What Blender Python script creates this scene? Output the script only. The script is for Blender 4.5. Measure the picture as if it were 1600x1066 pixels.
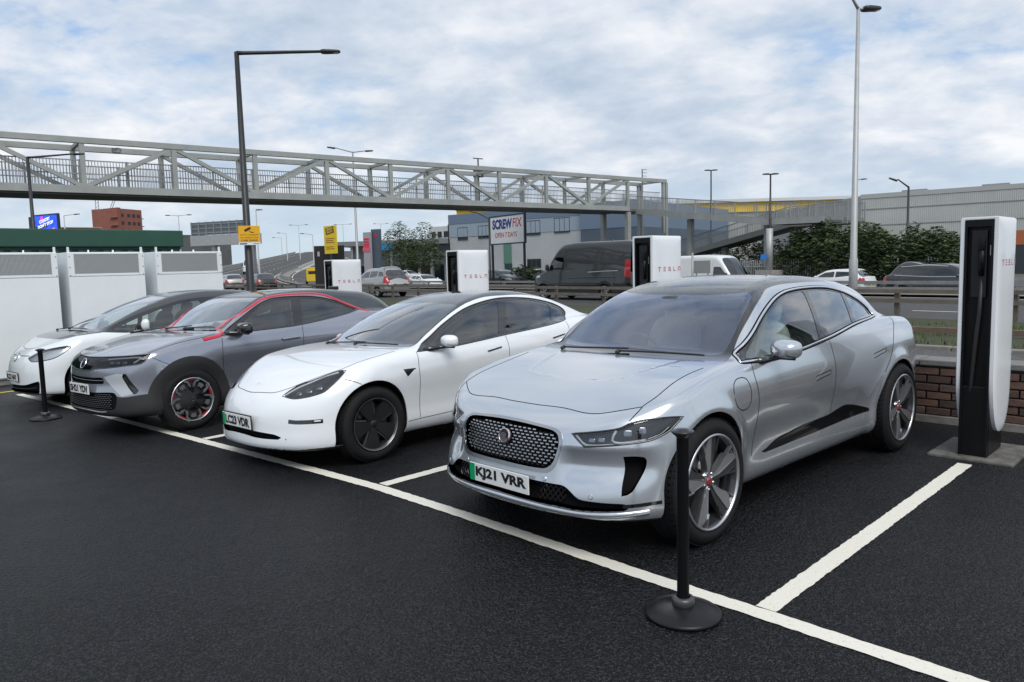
import bpy, bmesh, math, random
import numpy as np
from mathutils import Vector, Matrix
from mathutils.bvhtree import BVHTree

random.seed(7)
SC = bpy.context.scene
for _o in list(bpy.data.objects):
    bpy.data.objects.remove(_o)

# ---------------------------------------------------------------- camera
CAM_H = 1.678
cam_d = bpy.data.cameras.new('camera')
cam_d.sensor_width = 36.0
cam_d.lens = 36.0 * 1180.0 / 1600.0
cam_d.clip_start = 0.05
cam_d.clip_end = 5000.0
cam = bpy.data.objects.new('camera', cam_d)
SC.collection.objects.link(cam)
_p, _r = 0.0996, -0.0262
_f = Vector((0, math.cos(_p), -math.sin(_p)))
_u = Vector((0, math.sin(_p), math.cos(_p)))
_x = Vector((1, 0, 0))
_r2 = math.cos(_r) * _x + math.sin(_r) * _u
_u2 = -math.sin(_r) * _x + math.cos(_r) * _u
_m = Matrix((_r2, _u2, -_f)).transposed().to_4x4()
_m.translation = Vector((0, 0, CAM_H))
cam.matrix_world = _m
SC.camera = cam

# ---------------------------------------------------------------- sky and sun
SUN_EL, SUN_AZ = math.radians(50), math.radians(165)     # azimuth from +Y towards +X
world = bpy.data.worlds.new('World')
SC.world = world
world.use_nodes = True
def build_sky():
    nt = world.node_tree
    N, L = nt.nodes, nt.links
    N.clear()
    out = N.new('ShaderNodeOutputWorld')
    bg = N.new('ShaderNodeBackground')
    bg.inputs['Strength'].default_value = 0.095
    sky = N.new('ShaderNodeTexSky')
    sky.sky_type = 'NISHITA'
    sky.sun_disc = False
    sky.sun_elevation = SUN_EL
    sky.sun_rotation = SUN_AZ
    sky.air_density = 1.0
    sky.dust_density = 0.6
    tc = N.new('ShaderNodeTexCoord')
    sep = N.new('ShaderNodeSeparateXYZ')
    L.new(tc.outputs['Generated'], sep.inputs[0])
    # project the direction on a flat cloud layer
    zc = N.new('ShaderNodeMath'); zc.operation = 'MAXIMUM'; zc.inputs[1].default_value = 0.0
    L.new(sep.outputs['Z'], zc.inputs[0])
    za = N.new('ShaderNodeMath'); za.operation = 'ADD'; za.inputs[1].default_value = 0.30
    L.new(zc.outputs[0], za.inputs[0])
    dx = N.new('ShaderNodeMath'); dx.operation = 'DIVIDE'
    dy = N.new('ShaderNodeMath'); dy.operation = 'DIVIDE'
    L.new(sep.outputs['X'], dx.inputs[0]); L.new(za.outputs[0], dx.inputs[1])
    L.new(sep.outputs['Y'], dy.inputs[0]); L.new(za.outputs[0], dy.inputs[1])
    cmb = N.new('ShaderNodeCombineXYZ')
    L.new(dx.outputs[0], cmb.inputs[0]); L.new(dy.outputs[0], cmb.inputs[1])
    mp = N.new('ShaderNodeMapping')
    mp.inputs['Rotation'].default_value = (0, 0, math.radians(24))
    mp.inputs['Scale'].default_value = (1.0, 1.15, 1.0)
    mp.inputs['Location'].default_value = (3.1, 1.4, 0)
    L.new(cmb.outputs[0], mp.inputs['Vector'])
    def noise(scale, detail, rough, dist, w):
        n = N.new('ShaderNodeTexNoise'); n.noise_dimensions = '3D'
        n.inputs['Scale'].default_value = scale; n.inputs['Detail'].default_value = detail
        n.inputs['Roughness'].default_value = rough; n.inputs['Distortion'].default_value = dist
        m2 = N.new('ShaderNodeVectorMath'); m2.operation = 'ADD'; m2.inputs[1].default_value = (w, w * .7, w)
        L.new(mp.outputs[0], m2.inputs[0]); L.new(m2.outputs[0], n.inputs['Vector'])
        return n.outputs['Fac']
    def mth(op, a, b, c=None):
        q = N.new('ShaderNodeMath'); q.operation = op
        for k, v in enumerate((a, b, c)):
            if v is None: continue
            if isinstance(v, (int, float)): q.inputs[k].default_value = v
            else: L.new(v, q.inputs[k])
        return q.outputs[0]
    def ramp(src, pts):
        r = N.new('ShaderNodeValToRGB'); e = r.color_ramp.elements
        e[0].position, e[0].color = pts[0][0], (*pts[0][1], 1); e[1].position, e[1].color = pts[-1][0], (*pts[-1][1], 1)
        for p, c in pts[1:-1]:
            q = e.new(p); q.color = (*c, 1)
        L.new(src, r.inputs[0]); return r.outputs[0]
    big = noise(.95, 5, .5, .2, 2.3)
    puff = noise(4.6, 10, .58, .15, 5.0)
    tone = noise(2.1, 8, .55, .2, 11.0)
    dens = mth('ADD', mth('MULTIPLY', big, .55), mth('MULTIPLY', puff, .5))
    cover = ramp(dens, [(.385, (0, 0, 0)), (.455, (.78, .78, .78)), (.53, (1, 1, 1))])
    shade = mth('ADD', mth('MULTIPLY', tone, .55), mth('MULTIPLY', puff, .45))
    cloud = ramp(shade, [(.36, (3.3, 4.0, 5.0)), (.46, (4.2, 4.8, 5.6)), (.54, (5.3, 5.65, 6.2)), (.64, (6.7, 6.8, 7.0))])
    veil = N.new('ShaderNodeMixRGB'); veil.inputs[0].default_value = .35; veil.inputs[2].default_value = (2.6, 4.2, 6.8, 1)
    L.new(sky.outputs[0], veil.inputs[1])
    mix = N.new('ShaderNodeMixRGB')
    L.new(cover, mix.inputs[0]); L.new(veil.outputs[0], mix.inputs[1]); L.new(cloud, mix.inputs[2])
    # towards the horizon the layer merges into an even pale band
    hz = N.new('ShaderNodeMapRange'); hz.inputs['From Min'].default_value = 0.0; hz.inputs['From Max'].default_value = .13
    hz.inputs['To Min'].default_value = .93; hz.inputs['To Max'].default_value = 0.0
    hz.interpolation_type = 'SMOOTHSTEP'
    L.new(sep.outputs['Z'], hz.inputs['Value'])
    mh = N.new('ShaderNodeMixRGB'); mh.inputs[2].default_value = (4.2, 5.1, 5.8, 1)
    L.new(hz.outputs[0], mh.inputs[0]); L.new(mix.outputs[0], mh.inputs[1])
    L.new(mh.outputs[0], bg.inputs['Color']); L.new(bg.outputs[0], out.inputs[0])
build_sky()
sun_d = bpy.data.lights.new('sun', 'SUN')
sun_d.energy = 1.5
sun_d.angle = math.radians(35)
sun_d.color = (1.0, 0.96, 0.9)
sun = bpy.data.objects.new('sun', sun_d)
SC.collection.objects.link(sun)
_sd = Vector((math.cos(SUN_EL) * math.sin(SUN_AZ), math.cos(SUN_EL) * math.cos(SUN_AZ), math.sin(SUN_EL)))
sun.rotation_euler = (-_sd).to_track_quat('-Z', 'Y').to_euler()

SC.view_settings.view_transform = 'Standard'
SC.view_settings.look = 'None'
SC.view_settings.exposure = 0.6
SC.view_settings.gamma = 1.0
SC.view_settings.use_curve_mapping = False
SC.cycles.max_bounces = 10
SC.cycles.transparent_max_bounces = 16
SC.cycles.glossy_bounces = 5
SC.cycles.transmission_bounces = 8
SC.cycles.sample_clamp_indirect = 6.0

# ---------------------------------------------------------------- materials
MATS = {}
def mat(name, col, rough=0.5, metal=0.0, coat=0.0, coat_rough=0.03, spec=0.5, var=0.0, vscale=6.0,
        bump=0.0, bscale=40.0, emit=None, estr=0.0, flake=0.0, alpha=1.0, dirt=0.0, sheen=0.0):
    if name in MATS:
        return MATS[name]
    m = bpy.data.materials.new(name)
    m.use_nodes = True
    nt = m.node_tree
    N, L = nt.nodes, nt.links
    b = N['Principled BSDF']
    b.inputs['Base Color'].default_value = (*col, 1)
    b.inputs['Roughness'].default_value = rough
    b.inputs['Metallic'].default_value = metal
    b.inputs['Coat Weight'].default_value = coat
    b.inputs['Coat Roughness'].default_value = coat_rough
    b.inputs['Specular IOR Level'].default_value = spec
    b.inputs['Alpha'].default_value = alpha
    tc = N.new('ShaderNodeTexCoord')
    if var > 0 or dirt > 0:
        n = N.new('ShaderNodeTexNoise'); n.inputs['Scale'].default_value = vscale
        n.inputs['Detail'].default_value = 6; n.inputs['Roughness'].default_value = 0.65
        L.new(tc.outputs['Object'], n.inputs['Vector'])
        r = N.new('ShaderNodeMapRange')
        r.inputs['From Min'].default_value = 0.25; r.inputs['From Max'].default_value = 0.75
        r.inputs['To Min'].default_value = 1 - var; r.inputs['To Max'].default_value = 1 + var
        L.new(n.outputs['Fac'], r.inputs['Value'])
        mx = N.new('ShaderNodeVectorMath'); mx.operation = 'SCALE'
        mx.inputs[0].default_value = col
        L.new(r.outputs[0], mx.inputs['Scale'])
        L.new(mx.outputs[0], b.inputs['Base Color'])
        rr = N.new('ShaderNodeMapRange')
        rr.inputs['From Min'].default_value = 0.3; rr.inputs['From Max'].default_value = 0.7
        rr.inputs['To Min'].default_value = max(0.02, rough * (1 - var)); rr.inputs['To Max'].default_value = min(1, rough * (1 + var))
        L.new(n.outputs['Fac'], rr.inputs['Value']); L.new(rr.outputs[0], b.inputs['Roughness'])
    if flake > 0:
        v = N.new('ShaderNodeTexVoronoi'); v.inputs['Scale'].default_value = 900
        L.new(tc.outputs['Object'], v.inputs['Vector'])
        bp = N.new('ShaderNodeBump'); bp.inputs['Strength'].default_value = flake
        bp.inputs['Distance'].default_value = 0.001
        L.new(v.outputs['Distance'], bp.inputs['Height']); L.new(bp.outputs[0], b.inputs['Normal'])
    if bump > 0:
        n2 = N.new('ShaderNodeTexNoise'); n2.inputs['Scale'].default_value = bscale
        n2.inputs['Detail'].default_value = 5
        L.new(tc.outputs['Object'], n2.inputs['Vector'])
        bp = N.new('ShaderNodeBump'); bp.inputs['Strength'].default_value = bump
        bp.inputs['Distance'].default_value = 0.01
        L.new(n2.outputs['Fac'], bp.inputs['Height']); L.new(bp.outputs[0], b.inputs['Normal'])
    if emit:
        b.inputs['Emission Color'].default_value = (*emit, 1)
        b.inputs['Emission Strength'].default_value = estr
    MATS[name] = m
    return m

def glass_mat(name, tint, rough=0.0, refl=1.0, rain=0.0, tone=(.95, .97, 1)):
    """thin glazing: fresnel mix of a tinted see-through pane and a mirror coat"""
    if name in MATS:
        return MATS[name]
    m = bpy.data.materials.new(name); m.use_nodes = True
    nt = m.node_tree; N, L = nt.nodes, nt.links
    N.clear()
    out = N.new('ShaderNodeOutputMaterial')
    tr = N.new('ShaderNodeBsdfTransparent'); tr.inputs[0].default_value = (*tint, 1)
    gl = N.new('ShaderNodeBsdfGlossy'); gl.inputs['Roughness'].default_value = rough
    gl.inputs['Color'].default_value = (*tone, 1)
    fr = N.new('ShaderNodeFresnel'); fr.inputs['IOR'].default_value = 1.52
    mu = N.new('ShaderNodeMath'); mu.operation = 'MULTIPLY_ADD'; mu.inputs[1].default_value = 1.5 * refl; mu.inputs[2].default_value = 0.02
    mu.use_clamp = True
    mx = N.new('ShaderNodeMixShader')
    L.new(fr.outputs[0], mu.inputs[0]); L.new(mu.outputs[0], mx.inputs[0])
    L.new(tr.outputs[0], mx.inputs[1]); L.new(gl.outputs[0], mx.inputs[2])
    if rain > 0:
        tc = N.new('ShaderNodeTexCoord')
        v = N.new('ShaderNodeTexNoise'); v.inputs['Scale'].default_value = 4; v.inputs['Detail'].default_value = 4
        L.new(tc.outputs['Object'], v.inputs['Vector'])
        df = N.new('ShaderNodeBsdfDiffuse'); df.inputs['Color'].default_value = (.5, .55, .62, 1)
        mr = N.new('ShaderNodeMapRange'); mr.inputs['To Min'].default_value = rain * .5; mr.inputs['To Max'].default_value = rain * 1.4
        L.new(v.outputs['Fac'], mr.inputs['Value'])
        m2 = N.new('ShaderNodeMixShader'); L.new(mr.outputs[0], m2.inputs[0])
        L.new(mx.outputs[0], m2.inputs[1]); L.new(df.outputs[0], m2.inputs[2])
        L.new(m2.outputs[0], out.inputs[0])
    else:
        L.new(mx.outputs[0], out.inputs[0])
    MATS[name] = m
    return m

# ---------------------------------------------------------------- object helpers
def tag(o, label=None, cat=None, group=None, kind=None):
    if label: o['label'] = label
    if cat: o['category'] = cat
    if group: o['group'] = group
    if kind: o['kind'] = kind
    return o
def empty(name, loc=(0, 0, 0), rz=0.0, label=None, cat=None, group=None):
    o = bpy.data.objects.new(name, None)
    SC.collection.objects.link(o)
    o.location = loc; o.rotation_euler = (0, 0, rz); o.empty_display_size = 0.2
    return tag(o, label, cat, group)
def link(name, me, material=None, parent=None, loc=None, rz=None):
    o = bpy.data.objects.new(name, me)
    SC.collection.objects.link(o)
    if material is not None and len(me.materials) == 0:
        for mm in (material if isinstance(material, (list, tuple)) else [material]):
            me.materials.append(mm)
    if parent is not None: o.parent = parent
    if loc is not None: o.location = loc
    if rz is not None: o.rotation_euler = (0, 0, rz)
    return o
def mesh_np(name, V, F, normals=None, smooth=True):
    me = bpy.data.meshes.new(name)
    me.from_pydata(np.asarray(V, float).tolist(), [], np.asarray(F, int).tolist() if not isinstance(F, list) else F)
    if smooth:
        me.shade_smooth()
        if normals is not None:
            me.normals_split_custom_set_from_vertices(np.asarray(normals, float).tolist())
    return me
def copy_tree(o, parent=None, label=None, loc=None, rz=None):
    c = o.copy(); SC.collection.objects.link(c); c.parent = parent
    if label: c['label'] = label
    if loc is not None: c.location = loc
    if rz is not None: c.rotation_euler = (0, 0, rz)
    for ch in list(o.children):
        copy_tree(ch, c)
    return c

class MB:
    """collects boxes, bars, prisms and lathes into one mesh"""
    def __init__(s): s.v = []; s.f = []; s.m = []
    def add(s, V, F, mi=0):
        b = len(s.v); s.v += [tuple(p) for p in V]
        s.f += [tuple(b + i for i in f) for f in F]; s.m += [mi] * len(F); return s
    def box(s, x0, x1, y0, y1, z0, z1, mi=0, bev=0.0, T=None):
        if bev > 0:
            bm = bmesh.new(); bmesh.ops.create_cube(bm, size=1.0)
            for v in bm.verts:
                v.co = Vector(((x0 + x1) / 2 + v.co.x * (x1 - x0), (y0 + y1) / 2 + v.co.y * (y1 - y0), (z0 + z1) / 2 + v.co.z * (z1 - z0)))
            bmesh.ops.bevel(bm, geom=bm.edges[:], offset=bev, segments=2, affect='EDGES', profile=0.6)
            bm.verts.index_update()
            V = [v.co.copy() for v in bm.verts]; F = [[v.index for v in f.verts] for f in bm.faces]; bm.free()
        else:
            V = [Vector(p) for p in ((x0, y0, z0), (x1, y0, z0), (x1, y1, z0), (x0, y1, z0), (x0, y0, z1), (x1, y0, z1), (x1, y1, z1), (x0, y1, z1))]
            F = [(0, 3, 2, 1), (4, 5, 6, 7), (0, 1, 5, 4), (1, 2, 6, 5), (2, 3, 7, 6), (3, 0, 4, 7)]
        if T is not None: V = [T @ Vector(v) for v in V]
        return s.add(V, F, mi)
    def bar(s, p, q, w, h=None, mi=0, up=(0, 0, 1)):
        p, q = Vector(p), Vector(q); h = w if h is None else h
        d = (q - p).normalized(); upv = Vector(up)
        if abs(d.dot(upv)) > .98: upv = Vector((1, 0, 0))
        sx = d.cross(upv).normalized() * (w / 2); sz = sx.cross(d).normalized() * (h / 2)
        V = [p - sx - sz, p + sx - sz, p + sx + sz, p - sx + sz, q - sx - sz, q + sx - sz, q + sx + sz, q - sx + sz]
        return s.add(V, [(0, 1, 2, 3), (7, 6, 5, 4), (0, 4, 5, 1), (1, 5, 6, 2), (2, 6, 7, 3), (3, 7, 4, 0)], mi)
    def tube(s, pts, r, n=10, mi=0, cap=True):
        pts = [Vector(p) for p in pts]; rs = r if isinstance(r, (list, tuple)) else [r] * len(pts)
        V = []; F = []; prev = None
        for i, p in enumerate(pts):
            d = (pts[min(i + 1, len(pts) - 1)] - pts[max(i - 1, 0)]).normalized()
            if prev is None:
                a = Vector((0, 0, 1)) if abs(d.z) < .9 else Vector((1, 0, 0))
                sx = d.cross(a).normalized()
            else:
                sx = (prev - d * prev.dot(d)).normalized()
            prev = sx; sy = d.cross(sx)
            for k in range(n):
                t = 2 * math.pi * k / n
                V.append(p + (sx * math.cos(t) + sy * math.sin(t)) * rs[i])
        for i in range(len(pts) - 1):
            for k in range(n):
                a, b = i * n + k, i * n + (k + 1) % n
                F.append((a, b, b + n, a + n))
        if cap:
            F.append(tuple(range(n - 1, -1, -1))); F.append(tuple(range((len(pts) - 1) * n, len(pts) * n)))
        return s.add(V, F, mi)
    def lathe(s, prof, n=32, axis='z', mi=0, T=None, close=False):
        V = []; F = []; k = len(prof)
        for i in range(n):
            t = 2 * math.pi * i / n; c, sn = math.cos(t), math.sin(t)
            for r, h in prof:
                V.append(Vector((r * c, r * sn, h)) if axis == 'z' else Vector((r * c, h, r * sn)))
        for i in range(n):
            j = (i + 1) % n
            for q in range(k - 1 if not close else k):
                q2 = (q + 1) % k
                f = (i * k + q, j * k + q, j * k + q2, i * k + q2)
                F.append(f if axis == 'z' else f[::-1])
        if T is not None: V = [T @ v for v in V]
        return s.add(V, F, mi)
    def prism(s, poly, z0, z1, T=None, mi=0):
        """poly in xy, extruded in z"""
        n = len(poly)
        V = [Vector((p[0], p[1], z0)) for p in poly] + [Vector((p[0], p[1], z1)) for p in poly]
        if T is not None: V = [T @ v for v in V]
        F = [tuple(range(n - 1, -1, -1)), tuple(range(n, 2 * n))] + [(i, (i + 1) % n, (i + 1) % n + n, i + n) for i in range(n)]
        return s.add(V, F, mi)
    def mesh(s, name, smooth=False, auto=None):
        me = bpy.data.meshes.new(name)
        me.from_pydata([tuple(v) for v in s.v], [], s.f)
        if any(s.m): me.polygons.foreach_set('material_index', s.m)
        me.update()
        if smooth or auto: me.shade_smooth()
        if auto:
            try: me.set_sharp_from_angle(angle=math.radians(auto))
            except Exception: pass
        return me
    def build(s, name, material, parent=None, loc=None, rz=None, smooth=False, auto=None):
        return link(name, s.mesh(name, smooth, auto), material, parent, loc, rz)

_FONT = {}
def text_mesh(txt, size=1.0, bold=0.0, depth=0.0, align='CENTER', sx=1.0, shear=0.0):
    """text as a mesh in the XY plane, centred"""
    cu = bpy.data.curves.new('t', 'FONT')
    cu.body = txt; cu.size = size; cu.align_x = align; cu.align_y = 'CENTER'
    cu.offset = bold; cu.extrude = depth; cu.shear = shear; cu.resolution_u = 3
    o = bpy.data.objects.new('t', cu); SC.collection.objects.link(o)
    dg = bpy.context.evaluated_depsgraph_get(); dg.update()
    me = bpy.data.meshes.new_from_object(o.evaluated_get(dg))
    bpy.data.objects.remove(o); bpy.data.curves.remove(cu)
    me.materials.clear()
    if sx != 1.0:
        me.transform(Matrix.Diagonal((sx, 1, 1, 1)))
    return me
# ================================================================ the place: bays, verge, road
BAY_O = Vector((1.144, 3.443, 0)); _b = math.radians(45.1)
BAY_A = Vector((math.cos(_b), math.sin(_b), 0)); BAY_L = Vector((-math.sin(_b), math.cos(_b), 0))     # into the bays / along the row
def gz(s):
    """car park level: flat, then falling gently along the row"""
    u = s - 3.2
    if u <= -1: return 0.0
    if u >= 10.9: return -.018 * 10.9
    return -.018 * (u if u > 1 else (u + 1) ** 2 / 4)
def bay(s, t, z=0.0, ground=True):
    p = BAY_O + BAY_L * s + BAY_A * t
    return Vector((p.x, p.y, (gz(s) if ground else 0) + z))
BAY_RZ = math.radians(45.1 - 90)          # local -y looks out of the bays
_rd = math.radians(127.5)
RD0 = Vector((math.cos(_rd), math.sin(_rd), 0)); RN0 = Vector((math.sin(_rd), -math.cos(_rd), 0))
_road_cache = {}
def road_axis(r):
    """near kerb line of the dual carriageway: straight past the site, then bending right and climbing"""
    if r <= 52:
        return RN0 * 18.8 + RD0 * r, RD0.copy(), RN0.copy()
    k = round(r, 2)
    if k in _road_cache: return _road_cache[k]
    p = RN0 * 18.8 + RD0 * 52; ang = _rd; q = 52.0
    while q < r:
        st = min(2.0, r - q)
        ang = _rd - math.radians(27.0) * min(1, (q - 52) / 75.0)
        p = p + Vector((math.cos(ang), math.sin(ang), 0)) * st; q += st
    d = Vector((math.cos(ang), math.sin(ang), 0)); n = Vector((math.sin(ang), -math.cos(ang), 0))
    _road_cache[k] = (p, d, n); return _road_cache[k]
def road_z(r, n):
    base = .08 if n < 30.5 else -.5
    u = max(0, r - 70); rise = .046 * u * u / (u + 60)
    blend = min(1, u / 60)
    return base * (1 - blend) + .1 * blend + rise
def rd(r, n, z=0.0):
    p, d, nn = road_axis(r); q = p + nn * (n - 18.8)
    return Vector((q.x, q.y, road_z(r, n) + z))
def rd_rz(r):
    d = road_axis(r)[1]; return math.atan2(d.y, d.x)
def at(u, v, d):
    """world point d metres in front of the camera along the line of sight of a photo pixel"""
    q = cam.matrix_world.to_3x3() @ Vector(((u - 800) / 1180.0, -(v - 533) / 1180.0, -1))
    return Vector((0, 0, CAM_H)) + q * (d / q.y)

def node_mat(name):
    m = bpy.data.materials.new(name); m.use_nodes = True; MATS[name] = m
    nt = m.node_tree; return m, nt.nodes, nt.links, nt.nodes['Principled BSDF']
def asphalt_mat(name, dark, light, rough=.5, grain=140.0, bump=.5, wet=.0, patch=.25, spec=.5):
    m, N, L, b = node_mat(name)
    tc = N.new('ShaderNodeTexCoord')
    def noise(s, d=5, r=.6):
        n = N.new('ShaderNodeTexNoise'); n.inputs['Scale'].default_value = s; n.inputs['Detail'].default_value = d; n.inputs['Roughness'].default_value = r
        L.new(tc.outputs['Object'], n.inputs['Vector']); return n.outputs['Fac']
    v = N.new('ShaderNodeTexVoronoi'); v.inputs['Scale'].default_value = grain; v.inputs['Randomness'].default_value = 1
    L.new(tc.outputs['Object'], v.inputs['Vector'])
    v2 = N.new('ShaderNodeTexVoronoi'); v2.inputs['Scale'].default_value = grain * .45
    L.new(tc.outputs['Object'], v2.inputs['Vector'])
    big = noise(.35, 6, .6); mid = noise(3.0, 6, .65)
    mix = N.new('ShaderNodeMixRGB'); mix.inputs[1].default_value = (*dark, 1); mix.inputs[2].default_value = (*light, 1)
    cr = N.new('ShaderNodeSeparateColor'); L.new(v.outputs['Color'], cr.inputs[0])
    mr = N.new('ShaderNodeMapRange'); mr.inputs['From Min'].default_value = .45; mr.inputs['From Max'].default_value = 1; L.new(cr.outputs[0], mr.inputs['Value'])
    pt = N.new('ShaderNodeMapRange'); pt.inputs['From Min'].default_value = .3; pt.inputs['From Max'].default_value = .7
    pt.inputs['To Min'].default_value = 1 - patch * 2; pt.inputs['To Max'].default_value = 1 + patch * 2
    m3 = N.new('ShaderNodeMath'); m3.operation = 'MULTIPLY_ADD'; m3.inputs[1].default_value = .5; L.new(mid, m3.inputs[0])
    m4 = N.new('ShaderNodeMath'); m4.operation = 'MULTIPLY'; m4.inputs[1].default_value = .5; L.new(big, m4.inputs[0]); L.new(m4.outputs[0], m3.inputs[2]); L.new(m3.outputs[0], pt.inputs['Value'])
    cv = N.new('ShaderNodeMapRange'); cv.inputs['From Min'].default_value = .30; cv.inputs['From Max'].default_value = .62; cv.inputs['To Min'].default_value = 1; cv.inputs['To Max'].default_value = .22
    L.new(v.outputs['Distance'], cv.inputs['Value'])
    fa = N.new('ShaderNodeMath'); fa.operation = 'MULTIPLY'; L.new(mr.outputs[0], fa.inputs[0]); L.new(pt.outputs[0], fa.inputs[1])
    L.new(fa.outputs[0], mix.inputs[0])
    sc = N.new('ShaderNodeVectorMath'); sc.operation = 'SCALE'; L.new(mix.outputs[0], sc.inputs[0]); L.new(cv.outputs[0], sc.inputs['Scale']); L.new(sc.outputs[0], b.inputs['Base Color'])
    rr = N.new('ShaderNodeMapRange'); rr.inputs['From Min'].default_value = .35; rr.inputs['From Max'].default_value = .65
    rr.inputs['To Min'].default_value = max(.05, rough - wet); rr.inputs['To Max'].default_value = rough + .1
    L.new(big, rr.inputs['Value']); L.new(rr.outputs[0], b.inputs['Roughness'])
    b.inputs['Specular IOR Level'].default_value = spec
    hs = N.new('ShaderNodeMath'); hs.operation = 'MULTIPLY_ADD'; hs.inputs[1].default_value = .8
    L.new(v.outputs['Distance'], hs.inputs[0]); L.new(v2.outputs['Distance'], hs.inputs[2])
    bp = N.new('ShaderNodeBump'); bp.inputs['Strength'].default_value = bump; bp.inputs['Distance'].default_value = .012; bp.invert = True
    L.new(hs.outputs[0], bp.inputs['Height']); L.new(bp.outputs[0], b.inputs['Normal'])
    return m
ASPHALT = asphalt_mat('fresh_asphalt', (.0040, .0045, .0058), (.050, .054, .062), .50, 112, .9, .18, .20, .26)
ROADMAT = asphalt_mat('worn_road', (.075, .074, .073), (.15, .148, .145), .75, 60, .25, .05, .3)
PAVEMAT = asphalt_mat('footway', (.12, .12, .118), (.21, .205, .20), .85, 90, .3, .0, .35)
CONC = mat('concrete', (.34, .33, .31), .85, var=.28, vscale=5, bump=.25, bscale=30)
CONC_D = mat('stained_concrete', (.20, .19, .175), .9, var=.4, vscale=7, bump=.3, bscale=35)
def paint_mat():
    m, N, L, b = node_mat('road_paint')
    tc = N.new('ShaderNodeTexCoord')
    n = N.new('ShaderNodeTexNoise'); n.inputs['Scale'].default_value = 55; n.inputs['Detail'].default_value = 8; n.inputs['Roughness'].default_value = .7
    L.new(tc.outputs['Object'], n.inputs['Vector'])
    r = N.new('ShaderNodeValToRGB'); r.color_ramp.elements[0].position = .26; r.color_ramp.elements[0].color = (.40, .385, .33, 1)
    r.color_ramp.elements[1].position = .44; r.color_ramp.elements[1].color = (.74, .715, .63, 1)
    L.new(n.outputs['Fac'], r.inputs[0]); L.new(r.outputs[0], b.inputs['Base Color'])
    b.inputs['Roughness'].default_value = .55
    bp = N.new('ShaderNodeBump'); bp.inputs['Strength'].default_value = .4; bp.inputs['Distance'].default_value = .004
    L.new(n.outputs['Fac'], bp.inputs['Height']); L.new(bp.outputs[0], b.inputs['Normal'])
    return m
ROADPAINT = paint_mat()

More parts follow.
